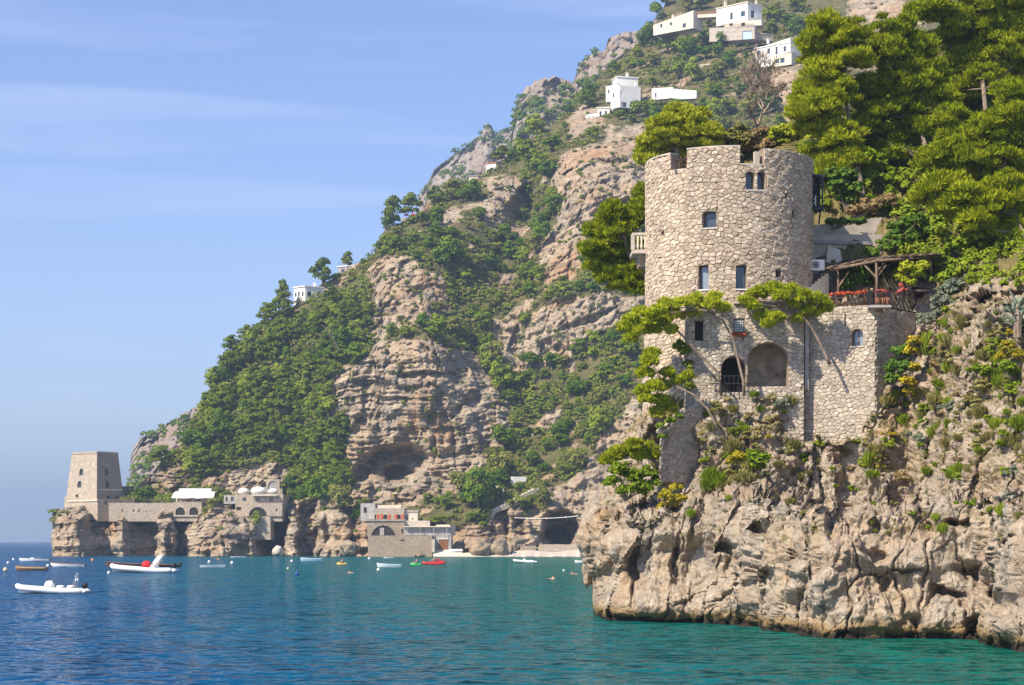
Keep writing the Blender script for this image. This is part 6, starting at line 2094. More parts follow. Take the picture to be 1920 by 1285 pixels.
cn = empty('beach_canopy', (0, 0, 0))
tag(cn, 'long low boat shed with a thin white canopy edge above the sea wall', 'shed')
Sc, _, _ = block(cn, (758, 562), (845, 561), 988.5, 1004, 4, 'plaster_grey')
slab(Sc, -0.2, Sc.L + 0.1, Sc.uv(800, 988.5)[1], Sc.uv(800, 987)[1], -4, 1.2).build('canopy', MAT['plaster_cream'], cn)
for k in range(4):
    x = 1.0 + k * (Sc.L - 2) / 3
    MB().bar(Sc.map(x, Sc.uv(800, 1004)[1], 1.0), Sc.map(x, Sc.uv(800, 988)[1], 1.0), 0.14).build('post', MAT['plaster_grey'], cn)
block(cn, (843, 562), (854, 564), 984, 1004, 5, 'plaster_worn', name='end_wall')

sw = empty('sea_wall', (0, 0, 0))
tag(sw, 'brownish stone sea wall below the red-shuttered beach house', 'wall')
block(sw, (690, 560), (810, 558), 1004.5, 1046, 6, 'masonry_far', [(rect, 751, 1012, 758, 1015, 'shutter_green')])
block(sw, (810, 557), (815, 557), 1011, 1036, 5, 'plaster_worn', name='pier')

gd = empty('boathouse', (0, 0, 0))
tag(gd, 'shaded boathouse with a brown timber gate at the head of the ramp', 'boathouse')
Sd, _, _ = block(gd, (803, 561), (846, 560.5), 1003, 1036, 4, 'plaster_grey')
for k in range(6):
    x0 = 823 + k * 2.8
    slab(Sd, Sd.uv(x0 + 0.15, 1020)[0], Sd.uv(x0 + 2.6, 1020)[0], Sd.uv(830, 1032)[1], Sd.uv(830, 1012)[1], 0.02, 0.14).build('gate_board', MAT['wood_varnish'], gd)
slab(Sd, Sd.uv(821.5, 1010)[0], Sd.uv(841, 1010)[0], Sd.uv(830, 1011.5)[1], Sd.uv(830, 1009.5)[1], 0.0, 0.3).build('lintel', MAT['plaster_cream'], gd)

rp = MB()
c0, c1, c2, c3 = P(812, 1043.5, 575 - 20), P(866, 1043.5, 555), P(866, 1031, 560.2), P(812, 1031, 560.4)
rp.add([c0, c1, c2, c3] + [v - Vector((0, -1, 3)) for v in (c0, c1, c2, c3)], [[0, 1, 2, 3], [0, 4, 5, 1], [1, 5, 6, 2], [3, 7, 4, 0]])
tag(rp.build('boat_ramp', MAT['plaster_cream']), 'pale concrete boat ramp in front of the boathouse', 'ramp', kind='structure')
rp = MB()
c0, c1, c2, c3 = P(858, 1043.6, 553), P(962, 1043.2, 553), P(955, 1037, 558), P(858, 1037, 558)
rp.add([c0, c1, c2, c3] + [v - Vector((0, -1, 3)) for v in (c0, c1, c2, c3)], [[0, 1, 2, 3], [0, 4, 5, 1], [1, 5, 6, 2], [3, 7, 4, 0]])
tag(rp.build('quay', MAT['plaster_cream']), 'low sandy-coloured quay right of the boat ramp', 'quay', kind='structure')
rp = MB()
n_ = 20
fr = [P(960 + (1130 - 960) * k / n_, 1043.5 + 0.5 * math.sin(k), 553 + (k % 3) * 0.5) for k in range(n_ + 1)]
bkk = [P(960 + (1130 - 960) * k / n_, 1030 - 3 * math.sin(k * 0.5), 564) for k in range(n_ + 1)]
rp.loft([[v - Vector((0, 0, 1.5)) for v in fr], fr, [a.lerp(b, 0.5) + Vector((0, 0, 0.25)) for a, b in zip(fr, bkk)], bkk], cap=False, closed=False)
tag(rp.build('pebble_beach', MAT['pebbles']), 'small pebble beach below the sea cave', 'beach', kind='structure')
bw_ = empty('beach_wall', (0, 0, 0))
tag(bw_, 'low pinkish stone wall at the back of the pebble beach', 'wall')
block(bw_, (1012, 561.5), (1098, 561), 1021, 1034, 1.2, 'masonry_pale')
block(bw_, (975, 560), (1005, 560), 1024, 1043, 3, 'masonry_far', name='pier')

dw = empty('stair_wall', (0, 0, 0))
tag(dw, 'pale stone wall of a stairway rising diagonally above the sea cave', 'wall')
Sw = pw((912, 572), (1030, 578))
panel(Sw, [Sw.uv(914, 990), Sw.uv(930, 962), Sw.uv(975, 945), Sw.uv(1005, 935), Sw.uv(1012, 915), Sw.uv(1000, 918), Sw.uv(960, 938), Sw.uv(914, 962)], [], 3.0, 0, 2.0).build('wall', MAT['masonry_pale'], dw)
for k in range(16):
    a = k / 16
    c_ = P(916 + 88 * a, 962 - 46 * a, 572.5 + 5 * a)
    MB().box(c_ + Vector((0, 0.6, 0.1)), (0.95, 2.0, 0.5)).build('step', MAT['plaster_cream'], dw)
hw_ = empty('white_hut', (0, 0, 0))
tag(hw_, 'little white hut on the slope above the stairway wall', 'hut')
block(hw_, (961, 584), (987, 585), 894, 911, 4, 'plaster_white', [(rect, 966, 905, 984, 910, 'shadow_room')])
pa = MB()
pts = [(928, 902), (935, 914), (944, 926), (952, 937)]
vs_ = []
for x, y in pts:
    g_ = ground(hill, x, y) - Vector((0, 1.0, 0))
    vs_ += [g_ + Vector((-0.9, 0, 0.3)), g_ + Vector((0.9, 0, 0.3))]
pa.add(vs_, [[2 * k, 2 * k + 1, 2 * k + 3, 2 * k + 2] for k in range(3)])
tag(pa.build('footpath', MAT['plaster_cream']), 'sandy footpath zigzagging beside the bright tree', 'path', kind='structure')
cbm = MB()
pts = [P(965 + 120 * k / 10, 971 + 3.0 * (1 - ((k - 5) / 5) ** 2) - 0.35 * k, 570 - 0.5 * k) for k in range(11)]
cbm.tube(pts, 0.10, 5)
cbo = empty('cable', (0, 0, 0))
tag(cbo, 'thin pale cable sagging across the mouth of the sea cave', 'cable')
cbm.build('cable_rope', MAT['appliance_white'], cbo)
cbm2 = MB()
for k in (2, 5, 8): cbm2.ball(pts[k], 0.22, 6, 4)
cbm2.build('cable_float', MAT['buoy_white'], cbo)

# ---- houses on the mountainside
def hill_house(name, label, blocks, cat='house'):
    e = empty(name, (0, 0, 0))
    tag(e, label, cat)
    for b in blocks: block(e, *b[0], **b[1])
    return e
GRN = ('window_glass', 'shutter_green')
hill_house('white_house', 'white corner house with dark windows on the wooded skyline', [
    (((551, 664), (572, 660), 539, 575, 6, 'plaster_white', [(rect, 553, 549, 556, 557), (rect, 559, 547, 562, 556), (rect, 566, 547, 569, 556)]), {'roof': 'plaster_white'}),
    (((572, 660), (606, 663), 539, 572, 6, 'plaster_white', [(rect, 576, 547, 584, 557), (rect, 596, 547, 602, 557)]), {'roof': 'plaster_white'})])
hill_house('flat_roof_villa', 'grey flat-roofed villa under a green roof garden on the skyline', [
    (((634, 686), (690, 680), 499, 520, 8, 'plaster_grey', [(rect, 640, 505, 646, 511)]), {'roof': 'plaster_white'}),
    (((652, 678), (668, 677), 515, 545, 5, 'plaster_cream', []), {}),
    (((676, 676), (704, 674), 520, 546, 5, 'plaster_cream', [(rect, 683, 525, 691, 540, 'shadow_room')]), {})])
hill_house('chapel_house', 'small white house with arched porch under a flat pine on the crest', [
    (((911, 735), (930, 733), 307, 332, 6, 'plaster_white', [(arch, 918, 314, 926, 330, 'shadow_room')]), {'roof': 'roof_terracotta'}),
    (((930, 735), (962, 737), 310, 328, 6, 'plaster_white', []), {}),
    (((964, 742), (972, 743), 296, 312, 4, 'plaster_white', []), {})])
hill_house('grey_hut', 'small grey hut below the white house with arched porch', [
    (((879, 728), (905, 727), 331, 348, 5, 'plaster_cream', [(rect, 884, 335, 894, 345, 'shadow_room')]), {'roof': 'plaster_grey'})], 'hut')
hill_house('terraced_houses', 'row of little white terraced houses below the three-part white villa', [
    (((1099, 752), (1120, 749), 214, 234, 5, 'plaster_white', [(rect, 1103, 219, 1106, 226), (rect, 1111, 217, 1114, 224)]), {}),
    (((1120, 749), (1143, 748), 203, 230, 5, 'plaster_white', [(rect, 1124, 209, 1128, 218), (rect, 1134, 208, 1138, 217)]), {'roof': 'plaster_white'}),
    (((1088, 754), (1100, 752), 224, 240, 4, 'plaster_cream', []), {})])
hill_house('stepped_villa', 'white villa in three stepped blocks with green shutters below', [
    (((1136, 750), (1160, 747), 160, 190, 6, 'plaster_white', [(rect, 1140, 168, 1143, 176)]), {}),
    (((1157, 754), (1196, 756), 146, 170, 6, 'plaster_white', []), {'roof': 'plaster_white'}),
    (((1145, 743), (1162, 738), 164, 203, 7, 'plaster_white', [(rect, 1149, 175, 1152, 183)]), {}),
    (((1162, 738), (1201, 741), 162, 203, 7, 'plaster_white', [(rect, 1163.5, 170, 1167, 184), (rect, 1152 + 12, 192, 1175, 201, 'window_glass', 'shutter_green'), (rect, 1182, 191, 1196, 201, 'shadow_room')]), {})])
wr2 = empty('white_retaining_wall', (0, 0, 0))
tag(wr2, 'long white garden wall right of the stepped villa', 'wall')
block(wr2, (1222, 742), (1262, 738), 164, 186, 3, 'plaster_white', [(rect, 1228, 174, 1231, 183)], yt2=166)
block(wr2, (1262, 738), (1306, 736), 166, 186, 3, 'plaster_white', yt2=171)
hill_house('topmost_villa', 'topmost white villa with terrace, highest building on the slope', [
    (((1343, 806), (1402, 796), 11, 44, 9, 'plaster_white', [(rect, 1369, 24, 1374, 37), (rect, 1389, 21, 1397, 31)], ), {'roof': 'plaster_cream', 'yt2': 9}),
    (((1402, 796), (1428, 800), 9, 42, 9, 'plaster_white', [(rect, 1408, 20, 1415, 34)]), {'roof': 'plaster_cream'}),
    (((1358, 797), (1428, 793), 40, 50, 6, 'plaster_cream', [(rect, 1368, 44, 1374, 49, 'shadow_room'), (rect, 1390, 43, 1397, 49, 'shadow_room')]), {}),
    (((1330, 790), (1415, 785), 50, 76, 5, 'plaster_worn', [(rect, 1392, 58, 1410, 74, 'hull_pale_blue')]), {}),
    (((1412, 787), (1450, 790), 62, 76, 4, 'masonry_pale', []), {})])
hill_house('cream_house', 'long cream house with sloping wall line left of the topmost villa', [
    (((1225, 818), (1300, 806), 40, 60, 7, 'plaster_cream', [(rect, 1238, 45, 1242, 52), (rect, 1256, 42, 1260, 48), (rect, 1280, 44, 1286, 52)]), {'yt2': 27}),
    (((1300, 808), (1344, 806), 25, 33, 4, 'plaster_cream', []), {'roof': 'roof_terracotta'})])
hill_house('green_shutter_villa', 'white villa with green shutters left of the big leaning pine', [
    (((1416, 766), (1482, 756), 86, 124, 9, 'plaster_white', [(rect, 1421, 95, 1426, 110, *GRN), (rect, 1439, 91, 1444, 101, *GRN), (rect, 1454, 88, 1458, 102, *GRN), (rect, 1469, 87, 1474, 97, *GRN)]), {'roof': 'plaster_white', 'yt2': 77}),
    (((1482, 756), (1506, 760), 77, 124, 9, 'plaster_white', [(rect, 1497, 87, 1502, 96), (rect, 1490, 105, 1504, 117, *GRN)]), {'roof': 'plaster_white'}),
    (((1448, 758), (1484, 753), 104, 124, 4, 'plaster_cream', [(rect, 1454, 111, 1461, 119, *GRN), (rect, 1463, 109, 1471, 118, *GRN)]), {'yt2': 99})])
def rooftop(e, items):
    for nm, x, y, D, w_, h_, mt in items:
        c_ = P(x, y, D)
        MB().box(c_ + Vector((0, 0, h_ / 2 - 0.3)), (w_, w_, h_ + 0.3), 0.3).box(c_ + Vector((0, 0, h_ + 0.04)), (w_ * 1.25, w_ * 1.25, 0.14), 0.3).build(nm, MAT[mt], e)
def guard_rail(e, x0, y0, D0, x1, y1, D1, h=0.95, mat='iron_dark'):
    a, b = P(x0, y0, D0), P(x1, y1, D1)
    n = max(3, int((b - a).length / 0.5))
    m = MB()
    for k in range(n + 1):
        p = a.lerp(b, k / n)
        m.bar(p, p + Vector((0, 0, h)), 0.07)
    m.bar(a + Vector((0, 0, h)), b + Vector((0, 0, h)), 0.10)
    m.build('guard_rail', MAT[mat], e)
hh = {o.name: o for o in bpy.data.objects if o.type == 'EMPTY'}
rooftop(hh['topmost_villa'], [('chimney', 1360, 9, 808, 0.8, 1.5, 'plaster_cream'), ('chimney', 1418, 7, 803, 0.8, 1.3, 'plaster_cream')])
guard_rail(hh['topmost_villa'], 1331, 50, 789.5, 1414, 50, 784.5)
guard_rail(hh['topmost_villa'], 1414, 62, 786.5, 1449, 62, 789.5)
rooftop(hh['green_shutter_villa'], [('chimney', 1440, 80, 766, 0.8, 1.4, 'plaster_white'), ('chimney', 1494, 75, 762, 0.9, 1.2, 'plaster_white')])
guard_rail(hh['green_shutter_villa'], 1449, 104, 757.5, 1483, 99, 752.5, 0.8)
rooftop(hh['stepped_villa'], [('chimney', 1176, 144, 758, 0.8, 1.3, 'plaster_white'), ('chimney', 1192, 160, 746, 0.8, 1.4, 'plaster_white')])
guard_rail(hh['stepped_villa'], 1137, 160, 749.5, 1159, 160, 746.8, 0.8)
rooftop(hh['cream_house'], [('chimney', 1262, 34, 816, 0.8, 1.3, 'plaster_cream')])
rooftop(hh['white_house'], [('chimney', 590, 537, 666, 0.7, 1.2, 'plaster_white')])
guard_rail(hh['flat_roof_villa'], 635, 498, 685.5, 688, 498, 680)
rooftop(hh['domed_house'], [('chimney', 527, 925, 592, 0.7, 1.4, 'masonry_pale')])
guard_rail(hh['domed_house'], 463, 928, 585.2, 520, 928, 584.7, 0.8)
guard_rail(hh['arched_terrace'], 326, 941, 586.9, 377, 941, 586.9, 0.8)
guard_rail(hh['terrace_wall'], 206, 943, 588.9, 328, 943, 588, 0.7)
for k, (x0, x1, yt_, D_, lb) in enumerate([(819, 836, 372, 714, 'red-tiled garden shelter among trees on the upper skyline, right one'), (798, 812, 384, 716, 'red-tiled garden shelter among trees on the upper skyline, left one')]):
    e = empty('garden_shelter', (0, 0, 0))
    tag(e, lb, 'shelter')
    block(e, (x0, D_), (x1, D_), yt_ + 3, yt_ + 12, 3, 'plaster_cream', roof='roof_terracotta')
e = empty('terrace_restaurant', (0, 0, 0))
tag(e, 'shaded stone terrace with red parasols under the leaning skyline pines', 'terrace')
block(e, (752, 694), (800, 692), 408, 424, 4, 'plaster_grey')
for k, x in enumerate((762, 775, 788)):
    c_ = P(x, 404, 691)
    m = MB()
    rg_ = [c_ + Vector((math.cos(a) * 1.1, math.sin(a) * 1.1, 0)) for a in np.linspace(0, 6.283, 9)[:-1]]
    m.add(rg_ + [c_ + Vector((0, 0, 0.7))], [[q, (q + 1) % 8, 8] for q in range(8)])
    m.bar(c_ + Vector((0, 0, 0.6)), c_ + Vector((0, 0, -2.0)), 0.08)
    pr = m.build('parasol', MAT['fabric_red'])
    tag(pr, ['left', 'middle', 'right'][k] + ' of three small red parasols on the shaded skyline terrace', 'parasol', 'red parasols on the terrace')

# dead trunks lying on the wooded slope
for a, b, lb in (((607, 612), (643, 667), 'long bare white trunk leaning out of the wood below the corner house'), ((549, 716), (565, 731), 'short dead white trunk in the middle of the wood'),
                 ((402, 800), (422, 812), 'pale dead branch at the lower left of the wood'), ((398, 816), (424, 818), 'second pale dead branch lying just below the first')):
    ga, gb = ground(hill, *a), ground(hill, *b)
    dy_ = min(ga.y, gb.y) - 5.5
    e = empty('dead_trunk', P(a[0], a[1], dy_))
    tag(e, lb, 'dead trunk')
    v = P(b[0], b[1], dy_ + 3) - P(a[0], a[1], dy_)
    MB().tube([Vector((0, 0, 0)), v * 0.35 + Vector((0.2, 0, 0.25)), v * 0.7 + Vector((0.1, 0, 0.1)), v], [0.10, 0.14, 0.2, 0.24], 6).build('trunk', MAT['bark_dead'], e)
    MB().tube([v * 0.3, v * 0.3 + Vector((1.2, 0.3, 0.7))], [0.09, 0.03], 5).build('branch', MAT['bark_dead'], e)
    MB().tube([Vector((0, 0, 0)), Vector((-0.9, 0.3, 0.6))], [0.07, 0.02], 5).build('branch', MAT['bark_dead'], e)
# boulders in the water
for x, y, w_, h_, lb, mt in ((521, 1034, 20, 16, 'big pale boulder at the mouth of the sea grotto', 'pebbles'), (1101, 1075, 17, 40, 'small rock in the water at the headland\'s left foot', 'limestone_near'), (785, 1042, 18, 8, 'low flat rock at the foot of the sea wall', 'limestone_far'),
                         (655, 1030, 34, 26, 'smooth grey boulder left of the sea wall', 'limestone_far'), (900, 1030, 40, 26, 'heap of grey boulders right of the boat ramp', 'limestone_far'), (935, 1028, 30, 30, 'upright grey boulder beside the boulder heap', 'limestone_far')):
    D_ = 578 if x == 521 else (118 if x > 1090 else (552 if x == 785 else (566 if x == 655 else 556)))
    rr_ = w_ / FPX * D_
    hz_ = h_ / FPX * D_
    uu_ = np.linspace(0, 2 * np.pi, 33)[:-1]; vv_ = np.linspace(-np.pi / 2, np.pi / 2, 17)
    U, Vv = np.meshgrid(uu_, vv_)
    d_ = np.stack([np.cos(Vv) * np.cos(U), np.cos(Vv) * np.sin(U), np.sin(Vv)], -1).reshape(-1, 3)
    f1_, f2_, rv_ = worley(d_ + x, 0.6, int(x))
    rad = 1 + fbm(d_ + x, 0.9, 4, int(x)) * 0.5 + (rv_ - 0.5) * 0.25
    pos_ = d_ * rad[:, None] * np.array([rr_ * 0.55, rr_ * 0.6, hz_ * 0.6])
    fc = []
    for i in range(16):
        for k in range(32):
            fc.append((i * 32 + k, i * 32 + (k + 1) % 32, (i + 1) * 32 + (k + 1) % 32, (i + 1) * 32 + k))
    me = mesh_np('boulder', pos_, np.array(fc), True, {'veg': np.zeros(len(pos_)), 'stain': np.zeros(len(pos_))})
    o = link('boulder', me, MAT[mt])
    o.location = P(x, y, D_)
    tag(o, lb, 'boulder')
print('far buildings', round(time.time() - T0, 1))

# ------------------------------------------------------------------ boats, buoys and bathers
def hull_mesh(L, B, H, sheer=0.35, tumble=0.0, stern=0.75, draft=0.15, nst=13):
    """open boat, bow towards -x, stern at +x; outside shell, rim and inside"""
    outer, inner = [], []
    for i in range(nst):
        t = i / (nst - 1)                       # 0 bow .. 1 stern
        b = B / 2 * min(1.0, (math.sin(min(1, t * 1.25) * math.pi / 2)) ** 0.8) * (1 - (1 - stern) * max(0, (t - 0.5) * 2) ** 2)
        b = max(b, 0.02)
        z = H + sheer * (1 - t) ** 2.2 + 0.06 * t * t
        x = -L / 2 + L * t - (0.06 * L * (1 - t) ** 3)
        k = -draft * (1 - (1 - t) ** 3)
        outer.append([Vector((x, -b, z)), Vector((x + 0.02 * L * (1 - t), -b * 0.93, z * 0.5)), Vector((x + 0.05 * L * (1 - t), -b * 0.6, k * 0.5 + 0.02)), Vector((x + 0.06 * L * (1 - t), 0, k)),
                      Vector((x + 0.05 * L * (1 - t), b * 0.6, k * 0.5 + 0.02)), Vector((x + 0.02 * L * (1 - t), b * 0.93, z * 0.5)), Vector((x, b, z))])
        bi = max(b - 0.07, 0.01)
        fl = 0.10
        inner.append([Vector((x + 0.05, -bi, z - 0.005)), Vector((x + 0.05, -bi * 0.9, max(fl, z * 0.55))), Vector((x + 0.05, -bi * 0.6, fl)), Vector((x + 0.05, 0, fl)), Vector((x + 0.05, bi * 0.6, fl)), Vector((x + 0.05, bi * 0.9, max(fl, z * 0.55))), Vector((x + 0.05, bi, z - 0.005))])
    return outer, inner

def rim_pts(outer):
    return [r[0] for r in outer[::-1]] + [r[-1] for r in outer]

def outboard(parent, x, z, s=1.0, mat='plastic_black', tilt=0.0):
    e = MB()
    M_ = Matrix.Translation((x, 0, z)) @ Matrix.Rotation(tilt, 4, 'Y')
    def q(v): return M_ @ Vector(v)
    rings = []
    for zz, wx, wy in ((0.05, 0.12, 0.10), (0.15, 0.22, 0.15), (0.36, 0.24, 0.16), (0.48, 0.16, 0.11)):
        rings.append([q((s * (0.12 + wx * math.cos(a)), s * wy * math.sin(a), s * zz)) for a in np.linspace(0, 6.283, 11)[:-1]])
    e.loft(rings)
    mo = e.build('outboard_motor', MAT[mat], parent, True)
    l = MB()
    l.bar(q((s * 0.12, 0, s * 0.1)), q((s * 0.16, 0, -s * 0.62)), 0.12 * s, 0.09 * s)
    l.tube([q((s * 0.02, 0, -s * 0.6)), q((s * 0.34, 0, -s * 0.6))], 0.05 * s, 6)
    l.build('motor_leg', MAT['plastic_black'], mo)
    return mo

def boat_root(name, label, px, py, L_px, cat='boat', yaw=0.0, group=None):
    """waterline middle at photo pixel; returns empty and length in metres"""
    D = WD(py)
    e = empty(name, P(px, py, D), yaw)
    e.location.z = 0.0
    tag(e, label, cat, group)
    return e, L_px / FPX * D / max(0.3, math.cos(yaw))

def open_boat(name, label, px, py, L_px, hull='gelcoat_white', rim='wood_varnish', inside='plaster_cream', yaw=0.0, H=0.42, B=None, motor=False, sheer=0.35, strake=None, mirror=False, thwart='wood_weathered'):
    e, L = boat_root(name, label, px, py, L_px, yaw=yaw)
    if mirror: e.rotation_euler.z += math.pi
    B = B or L * 0.34
    out, inn = hull_mesh(L, B, H, sheer)
    m = MB(); m.loft(out, cap=False, closed=False); m.add(out[-1], [list(range(7))[::-1]])
    h = m.build('hull', MAT[hull], e, True)
    MB().loft(inn, cap=False, closed=False).add(inn[-1], [list(range(7))]).build('inside', MAT[inside], e, True)
    MB().tube(rim_pts(out), 0.045, 6).build('gunwale', MAT[rim], e, True)
    if strake:
        MB().tube([r[1] * 0.5 + r[0] * 0.5 + Vector((0, -0.02, 0)) for r in out], 0.05, 5).build('strake', MAT[strake], h, True)
    for t in (0.35, 0.6, 0.82):
        i = int(t * (len(out) - 1))
        r = out[i]
        MB().box(Vector((r[0].x, 0, r[0].z * 0.72)), (0.24, (r[-1].y - r[0].y) * 0.93, 0.05)).build('thwart', MAT[thwart], e)
    if motor: outboard(e, L / 2 + 0.02, H + 0.02, 0.9, 'hull_grey' if motor == 'grey' else ('gelcoat_white' if motor == 'white' else 'plastic_black'))
    return e, L

def rib_boat(name, label, px, py, L_px, yaw=0.0, red=False, arch_=True, tube_mat='hypalon_white', scale_r=1.0, console=True):
    """inflatable: thick tube collar rising to the bow, rigid bottom, console, seats, roll bar, outboard"""
    e, L = boat_root(name, label, px, py, L_px, 'inflatable boat', yaw)
    B = L * 0.36
    r = L * 0.042 * scale_r
    col_pts = []
    n = 26
    for i in range(n + 1):
        a = -1 + 2 * i / n                       # -1 starboard stern .. 0 bow .. 1 port stern
        s_ = abs(a)
        x = -L / 2 + L * (1 - (1 - s_) ** 1.0) if s_ > 0.35 else -L / 2 + L * 0.35 * (s_ / 0.35) ** 1.9
        x = max(-L / 2, x)
        y = math.copysign((B / 2 - r) * min(1, (s_ / 0.35)) ** 0.75, a) if s_ > 0 else 0
        z = r * 0.9 + L * 0.075 * max(0, 1 - s_ / 0.75) ** 1.6
        col_pts.append(Vector((x, y, z)))
    rad = [r * (0.55 if i in (0, n) else 1.0) for i in range(n + 1)]
    col_ = MB().tube(col_pts, rad, 12).build('tube_collar', MAT[tube_mat], e, True)
    for sgn in (0, n):
        p_ = col_pts[sgn]
        MB().tube([p_, p_ + Vector((r * 1.6, 0, 0))], [r * 0.9, r * 0.25], 10).build('tube_cone', MAT[tube_mat], e, True)
    st = MB()
    st.tube([p + Vector((0, -math.copysign(-r * 0.95, p.y) if abs(p.y) > 0.05 else 0, -r * 0.2)) for p in col_pts], r * 0.16, 5)
    st.build('rubbing_strip', MAT['hull_grey'], col_, True)
    hl = []
    for i in range(10):
        t = i / 9
        b = (B / 2 - r) * min(1, t * 2.4) ** 0.7 + 0.02
        x = -L / 2 + 0.25 * r + L * 0.97 * t
        z = r * 0.5 + L * 0.065 * (1 - t) ** 2.4
        hl.append([Vector((x, -b, z)), Vector((x, -b * 0.5, z * 0.3 - 0.05)), Vector((x, 0, z * 0.1 - 0.18 * t)), Vector((x, b * 0.5, z * 0.3 - 0.05)), Vector((x, b, z))])
    m = MB(); m.loft(hl, cap=False, closed=False); m.add(hl[-1], [[4, 3, 2, 1, 0]])
    m.add([h[0] for h in hl] + [h[-1] for h in hl], [[k, k + 1, 10 + k + 1, 10 + k] for k in range(9)])
    m.build('hull', MAT['gelcoat_white'], e, True)
    s = L / 5.3
    if console:
        cx = -0.02 * L if not red else 0.06 * L
        rings = []
        for zz, wx, wy in ((0.2, 0.42, 0.36), (0.75, 0.36, 0.34), (0.95, 0.26, 0.30), (1.02, 0.16, 0.26)):
            rings.append([Vector((cx + s * wx * u, s * wy * v, s * zz)) for u, v in ((-1, -1), (-0.6, -1.1), (0.8, -1), (1, -0.8), (1, 0.8), (0.8, 1), (-0.6, 1.1), (-1, 1))])
        if red:
            MB().loft(rings).build('console_cover', MAT['fabric_red'], e, True)
        else:
            cns = MB().loft(rings).build('console', MAT['gelcoat_white'], e, True)
            MB().add([Vector((cx - s * 0.3, -s * 0.28, s * 1.0)), Vector((cx - s * 0.3, s * 0.28, s * 1.0)), Vector((cx - s * 0.1, s * 0.24, s * 1.3)), Vector((cx - s * 0.1, -s * 0.24, s * 1.3))], [[0, 1, 2, 3]]).build('windscreen', MAT['window_glass_pale'], cns)
            MB().tube([Vector((cx + s * 0.3, 0.28 * s * math.cos(a), s * 0.85 + 0.16 * s * math.sin(a))) for a in np.linspace(0, 6.283, 12)], 0.02 * s, 5).build('steering_wheel', MAT['plastic_black'], cns)
        for k, xx in enumerate((0.14, 0.30) if not red else (0.20,)):
            rings = []
            for zz, w1 in ((0.2, 0.3), (0.5, 0.3), (0.62, 0.24)):
                rings.append([Vector((xx * L + s * w1 * u, s * 0.42 * v, s * zz)) for u, v in ((-1, -1), (1, -1), (1, 1), (-1, 1))])
            rings.append([Vector((xx * L + s * 0.1 * u, s * 0.35 * v, s * 0.66)) for u, v in ((-1, -1), (1, -1), (1, 1), (-1, 1))])
            MB().loft(rings).build('seat', MAT['gelcoat_white'], e, True)
    if arch_:
        x0, x1 = L * 0.36, L * 0.42
        if red:                                   # moulded radar arch, raked aft
            rings = []
            for yy, zz, dx in ((-0.62, 0.35, -0.65), (-0.62, 0.9, -0.25), (-0.5, 1.35, 0.1), (0, 1.5, 0.25), (0.5, 1.35, 0.1), (0.62, 0.9, -0.25), (0.62, 0.35, -0.65)):
                c_ = Vector((L * 0.26 + s * dx, s * yy, s * zz))
                rings.append([c_ + Vector((s * 0.22 * u, 0.0, s * 0.07 * v)) + Vector((0, 0, 0)) for u, v in ((-1, -1), (1, -1), (1.2, 1), (-0.8, 1))])
            MB().loft(rings).build('radar_arch', MAT['gelcoat_white'], e, True)
        else:
            f_ = MB()
            for yy in (-0.5, 0.5):
                f_.tube([Vector((x0 - 0.28 * s, s * yy, s * 0.35)), Vector((x0 + 0.12 * s, s * yy, s * 1.35)), Vector((x0 + 0.16 * s, s * yy * 0.8, s * 1.62))], 0.032 * s, 6)
                f_.tube([Vector((x0 + 0.08 * s, s * yy, s * 0.35)), Vector((x0 + 0.14 * s, s * yy, s * 1.3))], 0.03 * s, 6)
            f_.tube([Vector((x0 + 0.16 * s, -s * 0.4, s * 1.62)), Vector((x0 + 0.2 * s, 0, s * 1.7)), Vector((x0 + 0.16 * s, s * 0.4, s * 1.62))], 0.032 * s, 6)
            f_.tube([Vector((x0 - 0.05 * s, -s * 0.5, s * 1.0)), Vector((x0 - 0.05 * s, s * 0.5, s * 1.0))], 0.025 * s, 6)
            f_.build('roll_bar', MAT['steel'], e, True)
    outboard(e, L / 2 - 0.1 * s, 0.35 * s, s, 'plastic_black', 0.0)
    return e, L

rib_boat('inflatable_boat', 'white inflatable boat with console and steel roll bar, nearest boat on the left', 96, 1113, 124, yaw=0.05)
rib_boat('inflatable_boat', 'large white inflatable with red-covered console and white raked arch', 268, 1074, 114, yaw=0.06, red=True)
open_boat('wooden_boat', 'long dark brown wooden boat moored behind the large inflatable', 272, 1063.5, 132, 'wood_dark', 'wood_varnish', 'wood_varnish', H=0.36, sheer=0.5, motor='black', B=2.3)
e, L = open_boat('motorboat', 'white motorboat with raised navy sun canopy, farthest left', 66, 1053.5, 54, 'gelcoat_white', 'gelcoat_white', H=0.45, sheer=0.3, motor='black', thwart='fabric_white')
MB().loft([[Vector((x, y, 1.95 + 0.12 * math.cos(y * 1.3) - 0.03 * abs(x - 0.4))) for y in (-0.95, -0.5, 0, 0.5, 0.95)] for x in (-0.6, 0.0, 0.7, 1.4)], cap=False, closed=False).build('sun_canopy', MAT['canvas_navy'], e)
fm = MB()
for sy_ in (-0.9, 0.9):
    fm.tube([Vector((0.9, sy_, 0.5)), Vector((-0.55, sy_, 1.98))], 0.03, 5)
    fm.tube([Vector((0.9, sy_, 0.5)), Vector((1.35, sy_, 1.98))], 0.03, 5)
fm.build('canopy_frame', MAT['steel'], e)
MB().box(Vector((-0.6, 0, 0.62)), (0.8, 1.3, 0.45), taper=0.8).build('foredeck_cushion', MAT['fabric_white'], e)
open_boat('wooden_boat', 'varnished wooden boat with white outboard near the left edge', 60, 1070, 56, 'wood_varnish', 'wood_varnish', 'plaster_cream', H=0.45, sheer=0.25, motor='white', strake='buoy_cream')
open_boat('rowing_boat', 'white wooden rowing boat with raised bow right of the canopied motorboat', 129, 1064, 62, 'gelcoat_white', 'wood_varnish', 'wood_weathered', H=0.5, sheer=0.3)
